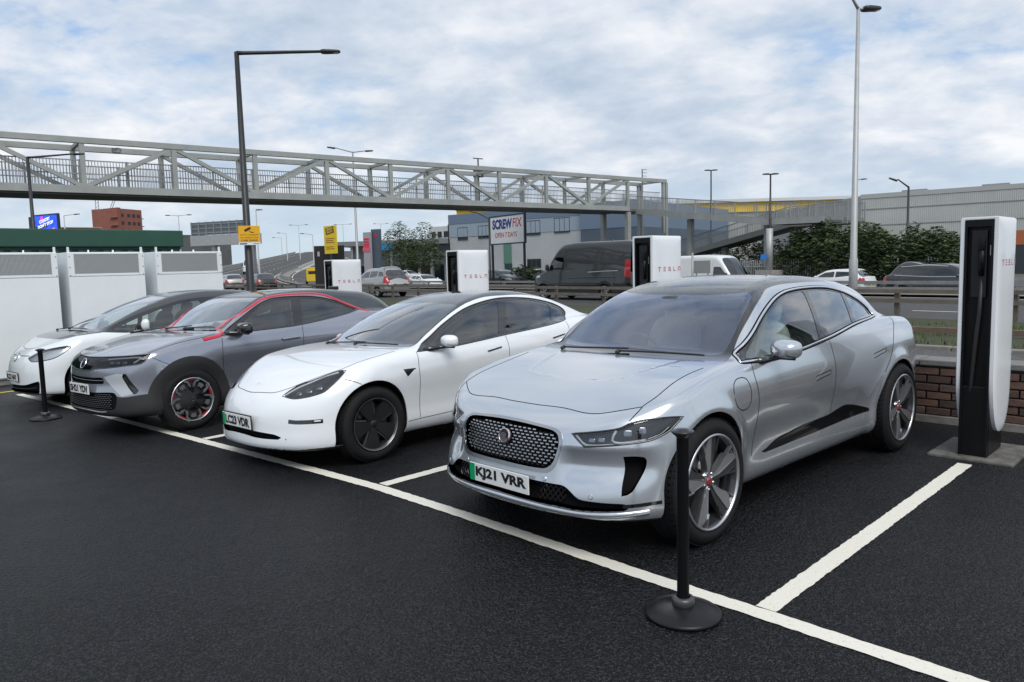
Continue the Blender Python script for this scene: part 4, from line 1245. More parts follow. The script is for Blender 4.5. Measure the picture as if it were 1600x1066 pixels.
def make_wheel(style, R, tw, rr):
    """wheel with its outer face towards +y, centred on the axle"""
    w = empty('wheel'); h = tw / 2
    t = MB()
    prof = [(rr - .012, -h + .015), (rr, -h + .006), (rr + .02, -h), (R - .045, -h - .002), (R - .018, -h + .012), (R - .004, -h + .035)]
    for g in (-.5, 0, .5):
        c = g * h
        prof += [(R, c - .014), (R - .007, c - .006), (R - .007, c + .006), (R, c + .014)]
    prof += [(R - .004, h - .035), (R - .018, h - .012), (R - .045, h + .002), (R - .06, h + .004), (rr + .02, h), (rr + .004, h - .006), (rr - .012, h - .02)]
    t.lathe(prof, 72, 'y'); t.build('tyre', M_RUBBER(), w, auto=40)
    # tread blocks: shallow cross grooves
    ty = MB(); n = 64
    for i in range(n):
        a = 2 * math.pi * i / n
        T = Matrix.Rotation(-a, 4, 'Y')
        for s_ in (-1, 1):
            ty.box(R - .004, R + .0006, s_ * h * .60 - .03, s_ * h * .60 + .026, -.011, .011, T=T)
    tag(ty.build('tread', M_RUBBER(), w), kind='stuff')
    b = MB(); b.lathe([(rr - .004, h - .004), (rr - .02, h - .012), (rr - .03, h - .05), (rr - .035, -h + .02), (rr - .002, -h + .01)], 64, 'y')
    b.build('rim', M_DKALLOY(), w, smooth=True)
    bd = MB(); bd.lathe([(.05, h - .10), (rr - .055, h - .10), (rr - .055, h - .125), (.05, h - .125)], 48, 'y'); bd.build('brake_disc', mat('brake_disc', (.23, .22, .21), .35, metal=.9, var=.2, vscale=40), w, auto=40)
    cp = MB(); cp.box(-.10, .06, h - .14, h - .078, .11, .18, bev=.012, T=Matrix.Rotation(math.radians(38), 4, 'Y')); cp.build('brake_caliper', mat('caliper', (.13, .13, .14), .5, metal=.5), w)
    bk = MB(); bk.lathe([(0, h - .15), (rr - .03, h - .15)], 40, 'y'); bk.build('wheel_back', mat('arch_liner', (.010, .010, .011), .9, spec=.2), w)
    def P(r, a, y): return Vector((r * math.cos(a), y, r * math.sin(a)))
    def blade(mb, pts, y0, y1, a, mi=0, dome=.0):
        """polygon of (r, lateral) points, extruded from y0 to y1 (outer); dome tips it back towards the hub"""
        n = len(pts); V = []
        for yy, k in ((y0, 0), (y1, 1)):
            for (r, l) in pts:
                V.append(Vector((r * math.cos(a) - l * math.sin(a), yy - dome * (1 - min(1, r / rr)) ** 1.5 * 1.0, r * math.sin(a) + l * math.cos(a))))
        F = [tuple(range(n)), tuple(range(2 * n - 1, n - 1, -1))] + [((i + 1) % n, i, i + n, (i + 1) % n + n) for i in range(n)]
        mb.add(V, F, mi)
    sp = MB()
    if style == 'A':
        lip = MB(); lip.lathe([(rr + .001, h - .002), (rr - .004, h + .004), (rr - .012, h + .003), (rr - .016, h - .012)], 72, 'y'); lip.build('rim_edge', M_MACH(), w, smooth=True)
        for k in range(5):
            a = math.radians(90 + 72 * k)
            # machined half and dark half of each broad blade, plus the slim bars joining the rim
            blade(sp, [(.030, -.006), (.05, -.022), (.11, -.044), (.175, -.078), (.200, -.082), (rr - .010, -.040), (rr - .010, -.016), (.10, .002)], h - .05, h - .006, a, 0, .03)
            blade(sp, [(.030, .006), (.10, .002), (rr - .010, -.016), (rr - .008, .040), (.185, .042), (.11, .034), (.05, .020)], h - .055, h - .012, a, 1, .03)
            blade(sp, [(.172, -.078), (.198, -.082), (rr - .004, -.112), (rr - .008, -.126)], h - .03, h - .006, a, 0, .0)
            blade(sp, [(.170, .042), (.19, .042), (rr - .006, .070), (rr - .010, .084)], h - .03, h - .010, a, 1, .0)
        o = sp.build('spokes', [M_MACH(), mat('alloy_dark_face', (.055, .057, .06), .35, metal=.5)], w)
        c = MB(); c.lathe([(0, h - .026), (.024, h - .026), (.028, h - .03), (.03, h - .04)], 24, 'y'); c.build('hub_cap', mat('hub_red', (.22, .02, .025), .3, coat=.7), w, smooth=True)
        hb = MB(); hb.lathe([(.028, h - .034), (.055, h - .038), (.066, h - .05), (.06, h - .08)], 30, 'y')
        for k in range(5):
            a = math.radians(54 + 72 * k); q = P(.050, a, 0); hb.lathe([(0, h - .030), (.009, h - .030), (.009, h - .05)], 8, 'y', T=Matrix.Translation((q.x, 0, q.z)))
        hb.build('hub', M_SATIN(), w, smooth=True)
    elif style == 'B':
        lip = MB(); lip.lathe([(rr - .004, h + .002), (rr - .009, h + .003), (rr - .012, h - .004)], 64, 'y'); lip.build('rim_edge', mat('rim_line', (.30, .30, .31), .3, metal=.9), w, smooth=True)
        for k in range(5):
            a = math.radians(72 + 72 * k)
            blade(sp, [(.03, -.03), (.07, -.052), (.15, -.088), (rr - .018, -.112), (rr - .012, -.06), (rr - .012, .02), (rr - .018, .058), (.16, .040), (.07, .030), (.03, .02)], h - .045, h - .014, a, 0, .028)
            blade(sp, [(.07, .034), (.16, .046), (rr - .03, .060), (rr - .03, .066), (.16, .054), (.07, .042)], h - .05, h - .028, a, 1, .02)
        sp.build('spokes', [mat('aero_cover', (.013, .013, .014), .42), mat('cover_edge', (.22, .22, .23), .35, metal=.8)], w)
        hb = MB(); hb.lathe([(0, h - .032), (.03, h - .032), (.036, h - .04), (.06, h - .048)], 28, 'y'); hb.build('hub_cap', mat('aero_cover', (.013, .013, .014), .42), w, smooth=True)
    elif style == 'C':
        for k in range(5):
            a = math.radians(90 + 72 * k)
            for sgn in (-1, 1):
                blade(sp, [(.05, sgn * .004), (.05, sgn * .024), (.14, sgn * .030), (.19, sgn * .075), (rr - .012, sgn * .086), (rr - .010, sgn * .062), (.205, sgn * .052), (.165, sgn * .004)][::sgn], h - .05, h - .014, a, 0, .03)
                blade(sp, [(.135, sgn * .012), (.150, sgn * .034), (.190, sgn * .050), (.198, sgn * .086), (rr - .004, sgn * .104), (rr - .004, sgn * .070), (.222, sgn * .060), (.208, sgn * .038), (.165, sgn * .016)][::sgn], h - .018, h - .004, a, 1, .008)
            blade(sp, [(rr - .030, -.040), (rr - .012, -.046), (rr - .006, 0), (rr - .012, .046), (rr - .030, .040)], h - .03, h - .010, a, 2 if k in (0, 1, 2, 3, 4) else 0)
            b2 = a + math.radians(36)
            blade(sp, [(.150, -.020), (.195, -.034), (.203, -.012), (.203, .012), (.195, .034), (.150, .020), (.162, 0)], h - .03, h - .008, b2, 1, .004)
        sp.build('spokes', [mat('gloss_black_alloy', (.010, .010, .011), .2, coat=.8), M_MACH(), mat('red_accent', (.42, .012, .03), .3, coat=.6)], w)
        lip = MB(); lip.lathe([(rr + .001, h - .002), (rr - .004, h + .003), (rr - .010, h + .002), (rr - .012, h - .01)], 64, 'y'); lip.build('rim_edge', M_MACH(), w, smooth=True)
        hb = MB(); hb.lathe([(.0, h - .028), (.026, h - .028), (.030, h - .034), (.055, h - .042), (.06, h - .07)], 28, 'y'); hb.build('hub_cap', mat('gloss_black_alloy', (.010, .010, .011), .2), w, smooth=True)
        em = MB(); em.lathe([(.017, h - .027), (.021, h - .0265), (.024, h - .027)], 24, 'y'); em.bar((-.012, h - .027, .008), (.012, h - .027, -.004), .004, .002); em.build('hub_emblem', M_CHROME(), w)
    else:
        for k in range(5):
            a = math.radians(90 + 72 * k)
            blade(sp, [(.04, -.02), (.12, -.04), (rr - .012, -.07), (rr - .010, .07), (.12, .04), (.04, .02)], h - .05, h - .012, a, 0, .03)
        sp.build('spokes', [mat('alloy_plain', (.42, .43, .44), .35, metal=.8) if style == 'P' else M_DKALLOY()], w)
        hb = MB(); hb.lathe([(0, h - .03), (.04, h - .032), (.06, h - .05)], 20, 'y'); hb.build('hub_cap', M_DKALLOY(), w, smooth=True)
    return w
# ================================================================ things in the car park
GALV = mat('galvanised_steel', (.30, .31, .31), .5, metal=.55, var=.18, vscale=4)
GALV_L = mat('galvanised_pale', (.40, .41, .41), .55, metal=.4, var=.15, vscale=3)
DARKPOLE = mat('dark_pole_paint', (.016, .018, .021), .45, var=.15, vscale=8)
WHITE_P = mat('white_powder_coat', (.74, .76, .78), .32, coat=.35, var=.03, vscale=3)
BLACK_S = mat('satin_black', (.006, .006, .007), .38, var=.12, vscale=16, spec=.22)

def wordmark(h=.05):
    """five wide letters of plain strokes, centred, in the XZ plane facing +x when mapped by the caller; returns polygons (u, v)"""
    w = h * .98; gap = h * 1.05; st = h * .19; P = []
    def bar(x, y, ww, hh): P.append([(x, y), (x + ww, y), (x + ww, y + hh), (x, y + hh)])
    x = 0
    bar(x, h - st, w, st); bar(x + w / 2 - st / 2, 0, st, h - st * 1.6); x += w + gap          # T
    for k in range(3): bar(x, k * (h - st) / 2, w, st)                                        # E: three bars
    x += w + gap
    bar(x, h - st, w, st); bar(x, (h - st) / 2, w, st); bar(x, 0, w, st); bar(x, (h - st) / 2, st, (h - st) / 2); bar(x + w - st, 0, st, (h - st) / 2 + st); x += w + gap   # S
    bar(x, 0, w, st); bar(x, st, st, h - st); x += w + gap                                    # L
    bar(x, h - st, w, st); bar(x, 0, st, h - st * 1.8); bar(x + w - st, 0, st, h - st * 1.8)   # A without crossbar
    tot = x + w
    return [[(p[0] - tot / 2, p[1] - h / 2) for p in q] for q in P]

def build_charger():
    c = empty('charging_post')
    W, D, H = .115, .56, 1.96
    prof = [(0, H), (0, 1.4), (0, .72), (.012, .56), (.05, .42), (.11, .30), (.19, .225), (.28, .20), (.37, .215), (.45, .27), (.51, .36), (.545, .48), (D, .64), (D, H)]
    pr, _ = curve_pts([(p[0], p[1]) + ((1,) if i in (0, 1, 12, 13) else ()) for i, p in enumerate(prof)], True, .03)
    n = len(pr)
    for sx in (1, -1):
        mb = MB(); V = []; F = []
        cx, cz = .30, 1.15
        rings = [(.0, -.012), (.0, .016), (.05, .024), (.22, .030), (.55, .034)]
        for k, (ins, out) in enumerate(rings):
            for y, z in pr:
                yy = y + (cx - y) * ins; zz = z + (max(.55, min(1.75, z)) - z) * ins
                V.append((sx * (W + out), yy, zz))
        for k in range(len(rings) - 1):
            for i in range(n):
                j = (i + 1) % n; f = (k * n + i, k * n + j, (k + 1) * n + j, (k + 1) * n + i)
                F.append(f if sx < 0 else f[::-1])
        F.append(tuple(range((len(rings) - 1) * n, len(rings) * n)) if sx < 0 else tuple(range(len(rings) * n - 1, (len(rings) - 1) * n - 1, -1)))
        mb.add(V, F); mb.build('side_shell', WHITE_P, c, auto=50)
        lt = MB()
        for q in wordmark(.048):
            P = [Vector((sx * (W + .0352), .30 + sx * u, 1.60 + v)) for u, v in q]
            lt.add(P, [tuple(range(4)) if sx > 0 else tuple(range(3, -1, -1))])
        lt.build('wordmark', mat('wordmark_red', (.42, .10, .12), .5), c)
    t = MB(); t.box(-W - .012, W + .012, .002, D - .004, H - .016, H + .006, bev=.006); t.build('top_cap', WHITE_P, c)
    b = MB(); b.box(-W + .002, W - .002, D - .05, D - .002, .5, H - .03); b.build('back_panel', WHITE_P, c)
    k = MB(); k.box(-W + .016, W - .016, .045, D - .06, 0, H - .032, bev=.004)
    k.box(-W + .012, -W + .03, -.004, .05, .0, H - .018); k.box(W - .03, W - .012, -.004, .05, .0, H - .018); k.box(-W + .03, W - .03, -.004, .05, H - .07, H - .019)
    k.build('core', BLACK_S, c)
    p = MB(); p.box(-W + .012, W - .012, .01, .42, 0, .60, bev=.01); p.build('pedestal', BLACK_S, c)
    h = MB(); h.box(-.055, .055, .012, .05, 1.32, 1.86, bev=.008); h.build('holster', mat('holster_black', (.012, .012, .013), .3, spec=.3), c)
    g = MB(); g.tube([(.02, .02, 1.50), (.02, -.005, 1.62), (.02, .02, 1.74)], .022, 10); g.box(-.002, .042, -.012, .03, 1.70, 1.80, bev=.008); g.build('connector', BLACK_S, c, smooth=True)
    cb = MB(); cb.tube([(.02, .03, 1.50), (.015, .012, 1.2), (-.01, .015, .9), (-.03, .02, .62), (-.04, .035, .45), (-.02, .05, .36)], .017, 10); cb.build('cable', mat('cable_rubber', (.012, .012, .013), .5), c, smooth=True)
    lk = MB(); lk.box(.078, .090, .0, .006, 1.66, 1.74); lk.build('service_label', mat('label_grey', (.35, .35, .36), .5), c)
    pd = MB(); pd.box(-.31, .31, -.10, .66, -.05, .022, bev=.012); pd.build('concrete_pad', mat('pad_concrete', (.115, .11, .10), .85, var=.55, vscale=9, bump=.6, bscale=45), c)
    return c
def place_chargers():
    c = build_charger()
    spots = [((3.752, 6.072), 0, 'white and black charging post right of the silver crossover, standing complete on its pad'),
             ((1.45, 8.30), 0, 'white and black charging post behind the silver crossover, near the dark van'),
             ((-.80, 10.54), 0, 'white and black charging post behind the roof of the white saloon'),
             ((-3.06, 12.79), 0, 'white and black charging post behind the roof of the grey crossover')]
    for i, (p, r, lab) in enumerate(spots):
        s = (Vector((p[0], p[1], 0)) - BAY_O).dot(BAY_L)
        o = c if i == 0 else copy_tree(c)
        o.location = (p[0], p[1], gz(s)); o.rotation_euler = (0, 0, BAY_RZ + r); tag(o, lab, 'charger', 'charging posts at the backs of the bays')
place_chargers()

def build_stanchion():
    c = empty('queue_stanchion')
    b = MB(); b.lathe([(0, .0), (.168, .0), (.178, .006), (.180, .016), (.172, .024), (.12, .040), (.065, .052), (.045, .055)], 48); b.build('base', mat('stanchion_black', (.010, .010, .012), .35, spec=.3), c, smooth=True)
    cl = MB(); cl.lathe([(.032, .05), (.050, .05), (.054, .06), (.054, .085), (.048, .092), (.034, .094)], 32); cl.build('collar', mat('collar_grey', (.09, .09, .09), .35, metal=.6), c, smooth=True)
    p = MB(); p.lathe([(.0285, .05), (.0285, .862), (.030, .868)], 28); p.build('post', mat('post_black', (.005, .005, .006), .45, spec=.2), c, smooth=True)
    t = MB(); t.lathe([(.030, .862), (.033, .868), (.052, .884), (.054, .890), (.052, .894), (.030, .896), (.026, .902), (0, .903)], 28); t.build('top_flange', mat('flange_black', (.05, .05, .052), .25, metal=.5), c, smooth=True)
    return c
st_ = build_stanchion(); st_.location = (.782, 3.452, 0); tag(st_, 'black stanchion post on a round base in front of the silver crossover', 'stanchion', 'queue stanchions along the bay line')
copy_tree(st_, None, 'black stanchion post on a round base in front of the white hatchback', (-5.947, 9.469, -.109))

def build_cabinet():
    """power cabinet; local x along its front, -y out of its face"""
    c = empty('power_cabinet'); w, h, d = .675, 2.352, .95
    b = MB(); b.box(-w, w, .0, d, .10, h - .02, bev=.012); b.build('housing', mat('cabinet_white', (.76, .80, .82), .38, var=.05, vscale=1.5), c)
    pl = MB(); pl.box(-w - .02, w + .02, .03, d + .02, -.08, .098); pl.build('plinth', CONC_D, c)
    CW = mat('cabinet_white', (.76, .80, .82), .38)
    dr = MB(); dr.box(-w + .006, w - .006, -.022, -.002, .125, h - .478, bev=.006); dr.build('door', CW, c)
    fr = MB()
    for x0, x1, z0, z1 in ((-w + .006, -w + .105, h - .468, h - .03), (w - .105, w - .006, h - .468, h - .03), (-w + .107, w - .107, h - .468, h - .425), (-w + .107, w - .107, h - .06, h - .03)):
        fr.box(x0, x1, -.024, -.002, z0, z1, bev=.004)
    fr.build('vent_frame', CW, c)
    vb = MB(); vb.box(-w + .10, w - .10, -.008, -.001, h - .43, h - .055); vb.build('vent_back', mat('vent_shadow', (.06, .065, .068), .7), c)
    sl = MB(); n = 62
    for i in range(n):
        x = -w + .115 + (2 * w - .23) * i / (n - 1); sl.box(x - .0055, x + .0055, -.020, -.009, h - .427, h - .058)
    for i in range(18):
        z = h - .418 + i * .0205; sl.box(-w + .107, w - .107, -.0085, -.0065, z - .004, z + .004)
    o = sl.build('vent_mesh', mat('vent_grey', (.44, .46, .47), .45, metal=.3), c); tag(o, kind='stuff')
    lg = MB()
    for x in (-w + .03, w - .03): lg.box(x - .018, x + .018, .01, .05, h - .02, h + .075, bev=.006)
    for x in (-.22, .22): lg.box(x - .012, x + .012, .3, .33, h - .02, h + .03)
    lg.build('lifting_lug', CW, c)
    hd = MB()
    for x in (-w + .03, w - .03):
        for z in (h - .10, h - .30, h - .45): hd.lathe([(0, -.030), (.010, -.030), (.012, -.024)], 8, 'y', T=Matrix.Translation((x, 0, z)))
    hd.build('bolt_heads', GALV, c)
    return c
cb_ = build_cabinet()
for i, (t0, lab) in enumerate(((.10, 'white power cabinet with vent, at the left edge of the picture'), (1.615, 'white power cabinet with vent, middle one of the three'), (3.19, 'white power cabinet with vent, rightmost of the three'))):
    o = cb_ if i == 0 else copy_tree(cb_)
    o.location = bay(14.1, t0); o.rotation_euler = (0, 0, math.atan2(BAY_A.y, BAY_A.x)); tag(o, lab, 'cabinet', 'power cabinets at the end of the row')
# green container behind the cabinets
gc = empty('green_container', bay(16.6, 2.9), math.atan2(BAY_A.y, BAY_A.x), 'dark green flat-roofed steel container behind the white cabinets', 'container')
GRN = mat('container_green', (.018, .075, .050), .5, var=.15, vscale=2)
m = MB(); m.box(-9.5, 1.12, .1, 2.4, .0, 2.46); m.build('walls', GRN, gc)
m = MB(); m.box(-9.6, 1.2, 0, 2.5, 2.52, 2.90, bev=.02); m.build('roof_fascia', GRN, gc)
m = MB()
for i in range(42): m.box(-9.3 + i * .25, -9.18 + i * .25, .055, .099, .1, 2.45)
m.build('corrugation', GRN, gc)
m = MB(); m.box(-9.55, 1.15, .05, 2.45, 2.462, 2.518); m.build('gutter', mat('container_dark', (.008, .03, .022), .6), gc)

# ---------------------------------------------------------------- lamp columns
def lamp_post(name, label, base, h, r0, r1, arms, m, head=(.62, .26, .09), group=None, headm=None, sign=None):
    o = empty(name, base, 0, label, 'street lamp', group)
    c = MB(); c.tube([(0, 0, -.1), (0, 0, min(1.4, h * .2)), (0, 0, min(1.45, h * .2 + .05)), (0, 0, h)], [r0 * 1.25, r0 * 1.25, r0, r1], 14); c.build('column', m, o, smooth=True)
    if arms: 
        for (az, ln, rise) in arms:
            d = Vector((math.cos(az), math.sin(az), 0)); a = MB(); e = Vector((0, 0, h)) + d * ln + Vector((0, 0, rise))
            a.tube([Vector((0, 0, h - .02)), Vector((0, 0, h - .02)) + d * .12 + Vector((0, 0, rise * .12 / max(ln, .2))), e], [r1 * .95, r1 * .85, r1 * .6], 10); a.build('arm', m, o, smooth=True)
            hd = MB(); T = Matrix.Translation(e + d * (head[0] * .45)) @ Matrix.Rotation(az, 4, 'Z') @ Matrix.Rotation(-math.atan2(rise, ln) * .6, 4, 'Y')
            superell(hd, (0, 0, 0), (head[0] / 2, head[1] / 2, head[2] / 2), .55, 18, 10)
            for i, v in enumerate(hd.v):
                v = Vector(v); v.z *= (1.15 - .5 * v.x / head[0]); v.y *= (1 - .25 * v.x / head[0]); hd.v[i] = v
            ho = hd.build('lamp_head', headm or mat('lamp_head_dark', (.03, .032, .035), .4), o, smooth=True); ho.matrix_local = T
            ls = MB(); ls.box(-head[0] * .28, head[0] * .38, -head[1] * .3, head[1] * .3, -head[2] * .52, -head[2] * .44); lo = ls.build('lens', mat('lamp_glass', (.55, .57, .58), .2, coat=.6), ho)
    return o
def gxy(u, v, d):
    p = at(u, v, d); return Vector((p.x, p.y, 0))
_c1 = gxy(392, 455, 15.3)
lp = lamp_post('car_park_lamp', 'tall dark lamp column with a long arm, carrying the yellow camera sign', (_c1.x, _c1.y, -.19), 6.17, .082, .045, [(math.radians(8), 1.62, .03)], DARKPOLE, (.40, .19, .06))
_c2 = gxy(51, 340, 27)
lamp_post('car_park_lamp', 'dark lamp column with an arm, in front of the footbridge at far left', (_c2.x, _c2.y, -.2), 6.1, .08, .045, [(math.radians(14), 1.45, .12)], DARKPOLE, (.40, .19, .06))
_c3 = gxy(1333, 440, 19.1)
lamp_post('road_lamp', 'tall galvanised lamp column with two heads, right of the silver crossover', (_c3.x, _c3.y, .2), 7.50, .085, .040, [(math.radians(20), .16, .02), (math.radians(215), .55, .42)], GALV_L, (.55, .26, .10))
_c4 = gxy(559, 410, 68)
lamp_post('road_lamp', 'double-armed lamp column rising behind the footbridge, central reserve', (_c4.x, _c4.y, .0), 12.0, .13, .06, [(math.radians(15), 1.1, .12), (math.radians(195), 1.5, .35)], GALV, (.75, .3, .12))
for u, vt, d, lab, az, col in ((1111, 266, 60, 'slim lamp column left of the stair ramp, seen against the sky', 0, DARKPOLE), (1203, 272, 49, 'slim dark lamp column standing on the concrete block by the ramp', 0, DARKPOLE)):
    b = gxy(u, 400, d); top = at(u, vt, d).z; z0 = -.4 if d > 50 else 2.2
    lamp_post('slim_lamp', lab, (b.x, b.y, z0), top - z0, .075, .05, [(0, .12, .0), (math.pi, .12, .0)], col, (.42, .3, .08))
b = gxy(1417, 400, 47); lamp_post('road_lamp', 'dark lamp column with a bent arm behind the hedge', (b.x, b.y, -.3), at(1421, 292, 47).z + .3, .10, .06, [(math.radians(160), .62, .50)], DARKPOLE, (.55, .25, .10))
b = gxy(1338, 300, 75); lamp_post('road_lamp', 'pale far lamp just right of the tall galvanised column', (b.x, b.y, -.3), at(1338, 281, 75).z + .3, .10, .06, [(math.radians(5), .5, .05)], GALV, (.6, .25, .10))
for i, (u, vt, d, arms, lab) in enumerate(((105, 337, 120, [(math.radians(10), 1.5, .2)], 'small distant lamp column right of the blue screen'), (283, 337, 140, [(0, 1.6, .1), (math.pi, 1.6, .1)], 'small distant twin lamp left of the large sign board'),
        (441, 372, 230, [(math.pi, 2.0, .2)], 'faint distant lamp left on the flyover'), (469, 352, 210, [(0, 1.8, .1), (math.pi, 1.8, .1)], 'faint distant twin lamp in the middle of the flyover'), (449, 365, 200, [(math.pi, 1.6, .2)], 'faint distant lamp above the grey car on the flyover'),
        (538, 351, 220, [(0, 1.8, .1), (math.pi, 1.8, .1)], 'faint distant twin lamp right of the yellow sign'), (490, 367, 160, [(math.pi, 1.8, .3)], 'distant lamp with one arm left of the yellow sign'), (597, 350, 240, [(0, 1.6, .1), (math.pi, 1.6, .1)], 'faint distant twin lamp above the filling station'),
        (404, 328, 110, [(0, .1, 0)], 'plain mast right of the yellow camera sign'))):
    b = gxy(u, 400, d); top = at(u, vt, d).z
    lamp_post('distant_lamp', lab, (b.x, b.y, 0), top, .13, .07, arms, mat('far_pole', (.36, .38, .40), .6), (.9, .35, .14), 'distant lamps along the road')
# yellow camera sign on the dark column
sg = empty('camera_sign', (0, 0, 0), 0, 'yellow camera surveillance sign fixed to the tall dark lamp column', 'sign')
def face_cam(o, p, yaw=0.0):
    o.location = p; o.rotation_euler = (0, 0, yaw)
p = at(389.5, 368, 15.16); face_cam(sg, p, math.radians(14))
m = MB(); m.box(-.205, .205, -.006, .006, -.13, .19, bev=.004); m.build('board', mat('sign_yellow', (.72, .38, .006), .5), sg)
m = MB(); m.box(-.205, .205, -.007, .005, -.19, -.135); m.build('white_strip', mat('sign_white', (.72, .72, .70), .5), sg)
m = MB(); m.box(-.185, -.05, -.0075, -.0065, -.178, -.152); m.build('blue_logo', mat('sign_blue', (.02, .04, .22), .5), sg)
m = MB(); m.box(.07, .18, -.0075, -.0065, -.172, -.160); m.build('small_print', M_CHAR(), sg)
m = MB(); T = Matrix.Translation((-.03, -.008, .115)) @ Matrix.Rotation(math.radians(-28), 4, 'Y')
m.box(-.060, .055, -.001, .001, -.022, .026, T=T); m.box(.045, .075, -.001, .001, -.012, .016, T=T)
m.bar((.0, -.008, .09), (.035, -.008, .062), .012, .002, up=(0, 1, 0)); m.bar((.03, -.008, .062), (.09, -.008, .060), .014, .002, up=(0, 1, 0)); m.build('camera_pictogram', mat('sign_maroon', (.05, .008, .008), .5), sg)
XZ = Matrix(((1, 0, 0, 0), (0, 0, -1, 0), (0, 1, 0, 0), (0, 0, 0, 1)))
def sign_text(parent, txt, size, pos, m, bold=0.0, sx=1.0, shear=0.0, rot=0.0, width=None):
    me = text_mesh(txt, size, bold, 0.0, sx=sx, shear=shear)
    if width:
        xs = [v.co.x for v in me.vertices]; k = width / (max(xs) - min(xs)); me.transform(Matrix.Diagonal((k, 1, 1, 1)))
    me.transform(Matrix.Translation(pos) @ Matrix.Rotation(rot, 4, 'Y') @ XZ)
    return link('lettering', me, m, parent)
TXB = mat('sign_letter_brown', (.10, .035, .004), .5)
sign_text(sg, 'CCTV CAMERAS', .036, (0, -.0085, .010), TXB, width=.34); sign_text(sg, 'IN OPERATION', .032, (0, -.0085, -.045), TXB, width=.34); sign_text(sg, 'CAR PARK', .045, (0, -.0085, -.098), TXB, .001, width=.32)

# ---------------------------------------------------------------- barriers along the road
RUST = mat('weathered_rail', (.17, .145, .12), .75, metal=.2, var=.35, vscale=3)
def open_box_barrier(name, label, n, r0, r1, step, zs, base_z, m, post_h, rail=(.10, .10), group=None):
    o = empty(name, rd(r0, n), 0, label, 'barrier', group); o0 = o.location.copy()
    P = []; r = r0
    while r <= r1: P.append(r); r += step
    pm = None
    for r in P:
        p = rd(r, n); z = base_z(r)
        if pm is None:
            b = MB(); b.box(-.055, .055, -.04, .04, -.15, post_h, bev=.006); pm = b.mesh('post'); pm.materials.append(m)
        q = bpy.data.objects.new('post', pm); SC.collection.objects.link(q); q.parent = o; q.location = Vector((p.x, p.y, z)) - o0; q.rotation_euler = (0, 0, rd_rz(r))
    for zz in zs:
        b = MB()
        for i in range(len(P) - 1):
            a, c = rd(P[i], n), rd(P[i + 1], n); side = road_axis(P[i])[2] * -.09
            a = Vector((a.x, a.y, base_z(P[i]) + zz)) + side - o0; c = Vector((c.x, c.y, base_z(P[i + 1]) + zz)) + side - o0
            b.bar(a, c, rail[0], rail[1])
        b.build('rail', m, o)
    return o
open_box_barrier('roadside_barrier', 'weathered open box beam barrier on posts along the near verge', 17.7, -30, 100, 2.4, (.62, .40), lambda r: .24 + max(0, road_z(r, 19) - .08), RUST, .68, (.06, .09))
open_box_barrier('central_barrier', 'grey safety barrier along the central reserve of the road', 30.2, -40, 150, 3.2, (.66, .42), lambda r: road_z(r, 29) - .12, mat('barrier_grey', (.25, .25, .245), .6, metal=.3, var=.25, vscale=3), .70, (.06, .13))
open_box_barrier('far_barrier', 'pale barrier along the far side of the road', 42.4, -40, 60, 3.2, (.80, .5), lambda r: road_z(r, 42), GALV, .85, (.05, .07))
kr = empty('knee_rail', bay(0, 8.6, .40, False), BAY_RZ, 'low rusty knee rail crossing the grass verge', 'rail')
m = MB(); m.box(-30, 12, -.03, .03, .165, .245, bev=.004); m.build('rail', mat('rusty_rail', (.15, .105, .075), .85, var=.4, vscale=6), kr)
pm = MB(); pm.box(-.035, .035, -.03, .03, -.12, .16); pme = pm.mesh('post'); pme.materials.append(mat('rusty_rail', (.15, .105, .075), .85))
for i in range(24):
    q = bpy.data.objects.new('post', pme); SC.collection.objects.link(q); q.parent = kr; q.location = (-29 + i * 1.75, 0, 0)
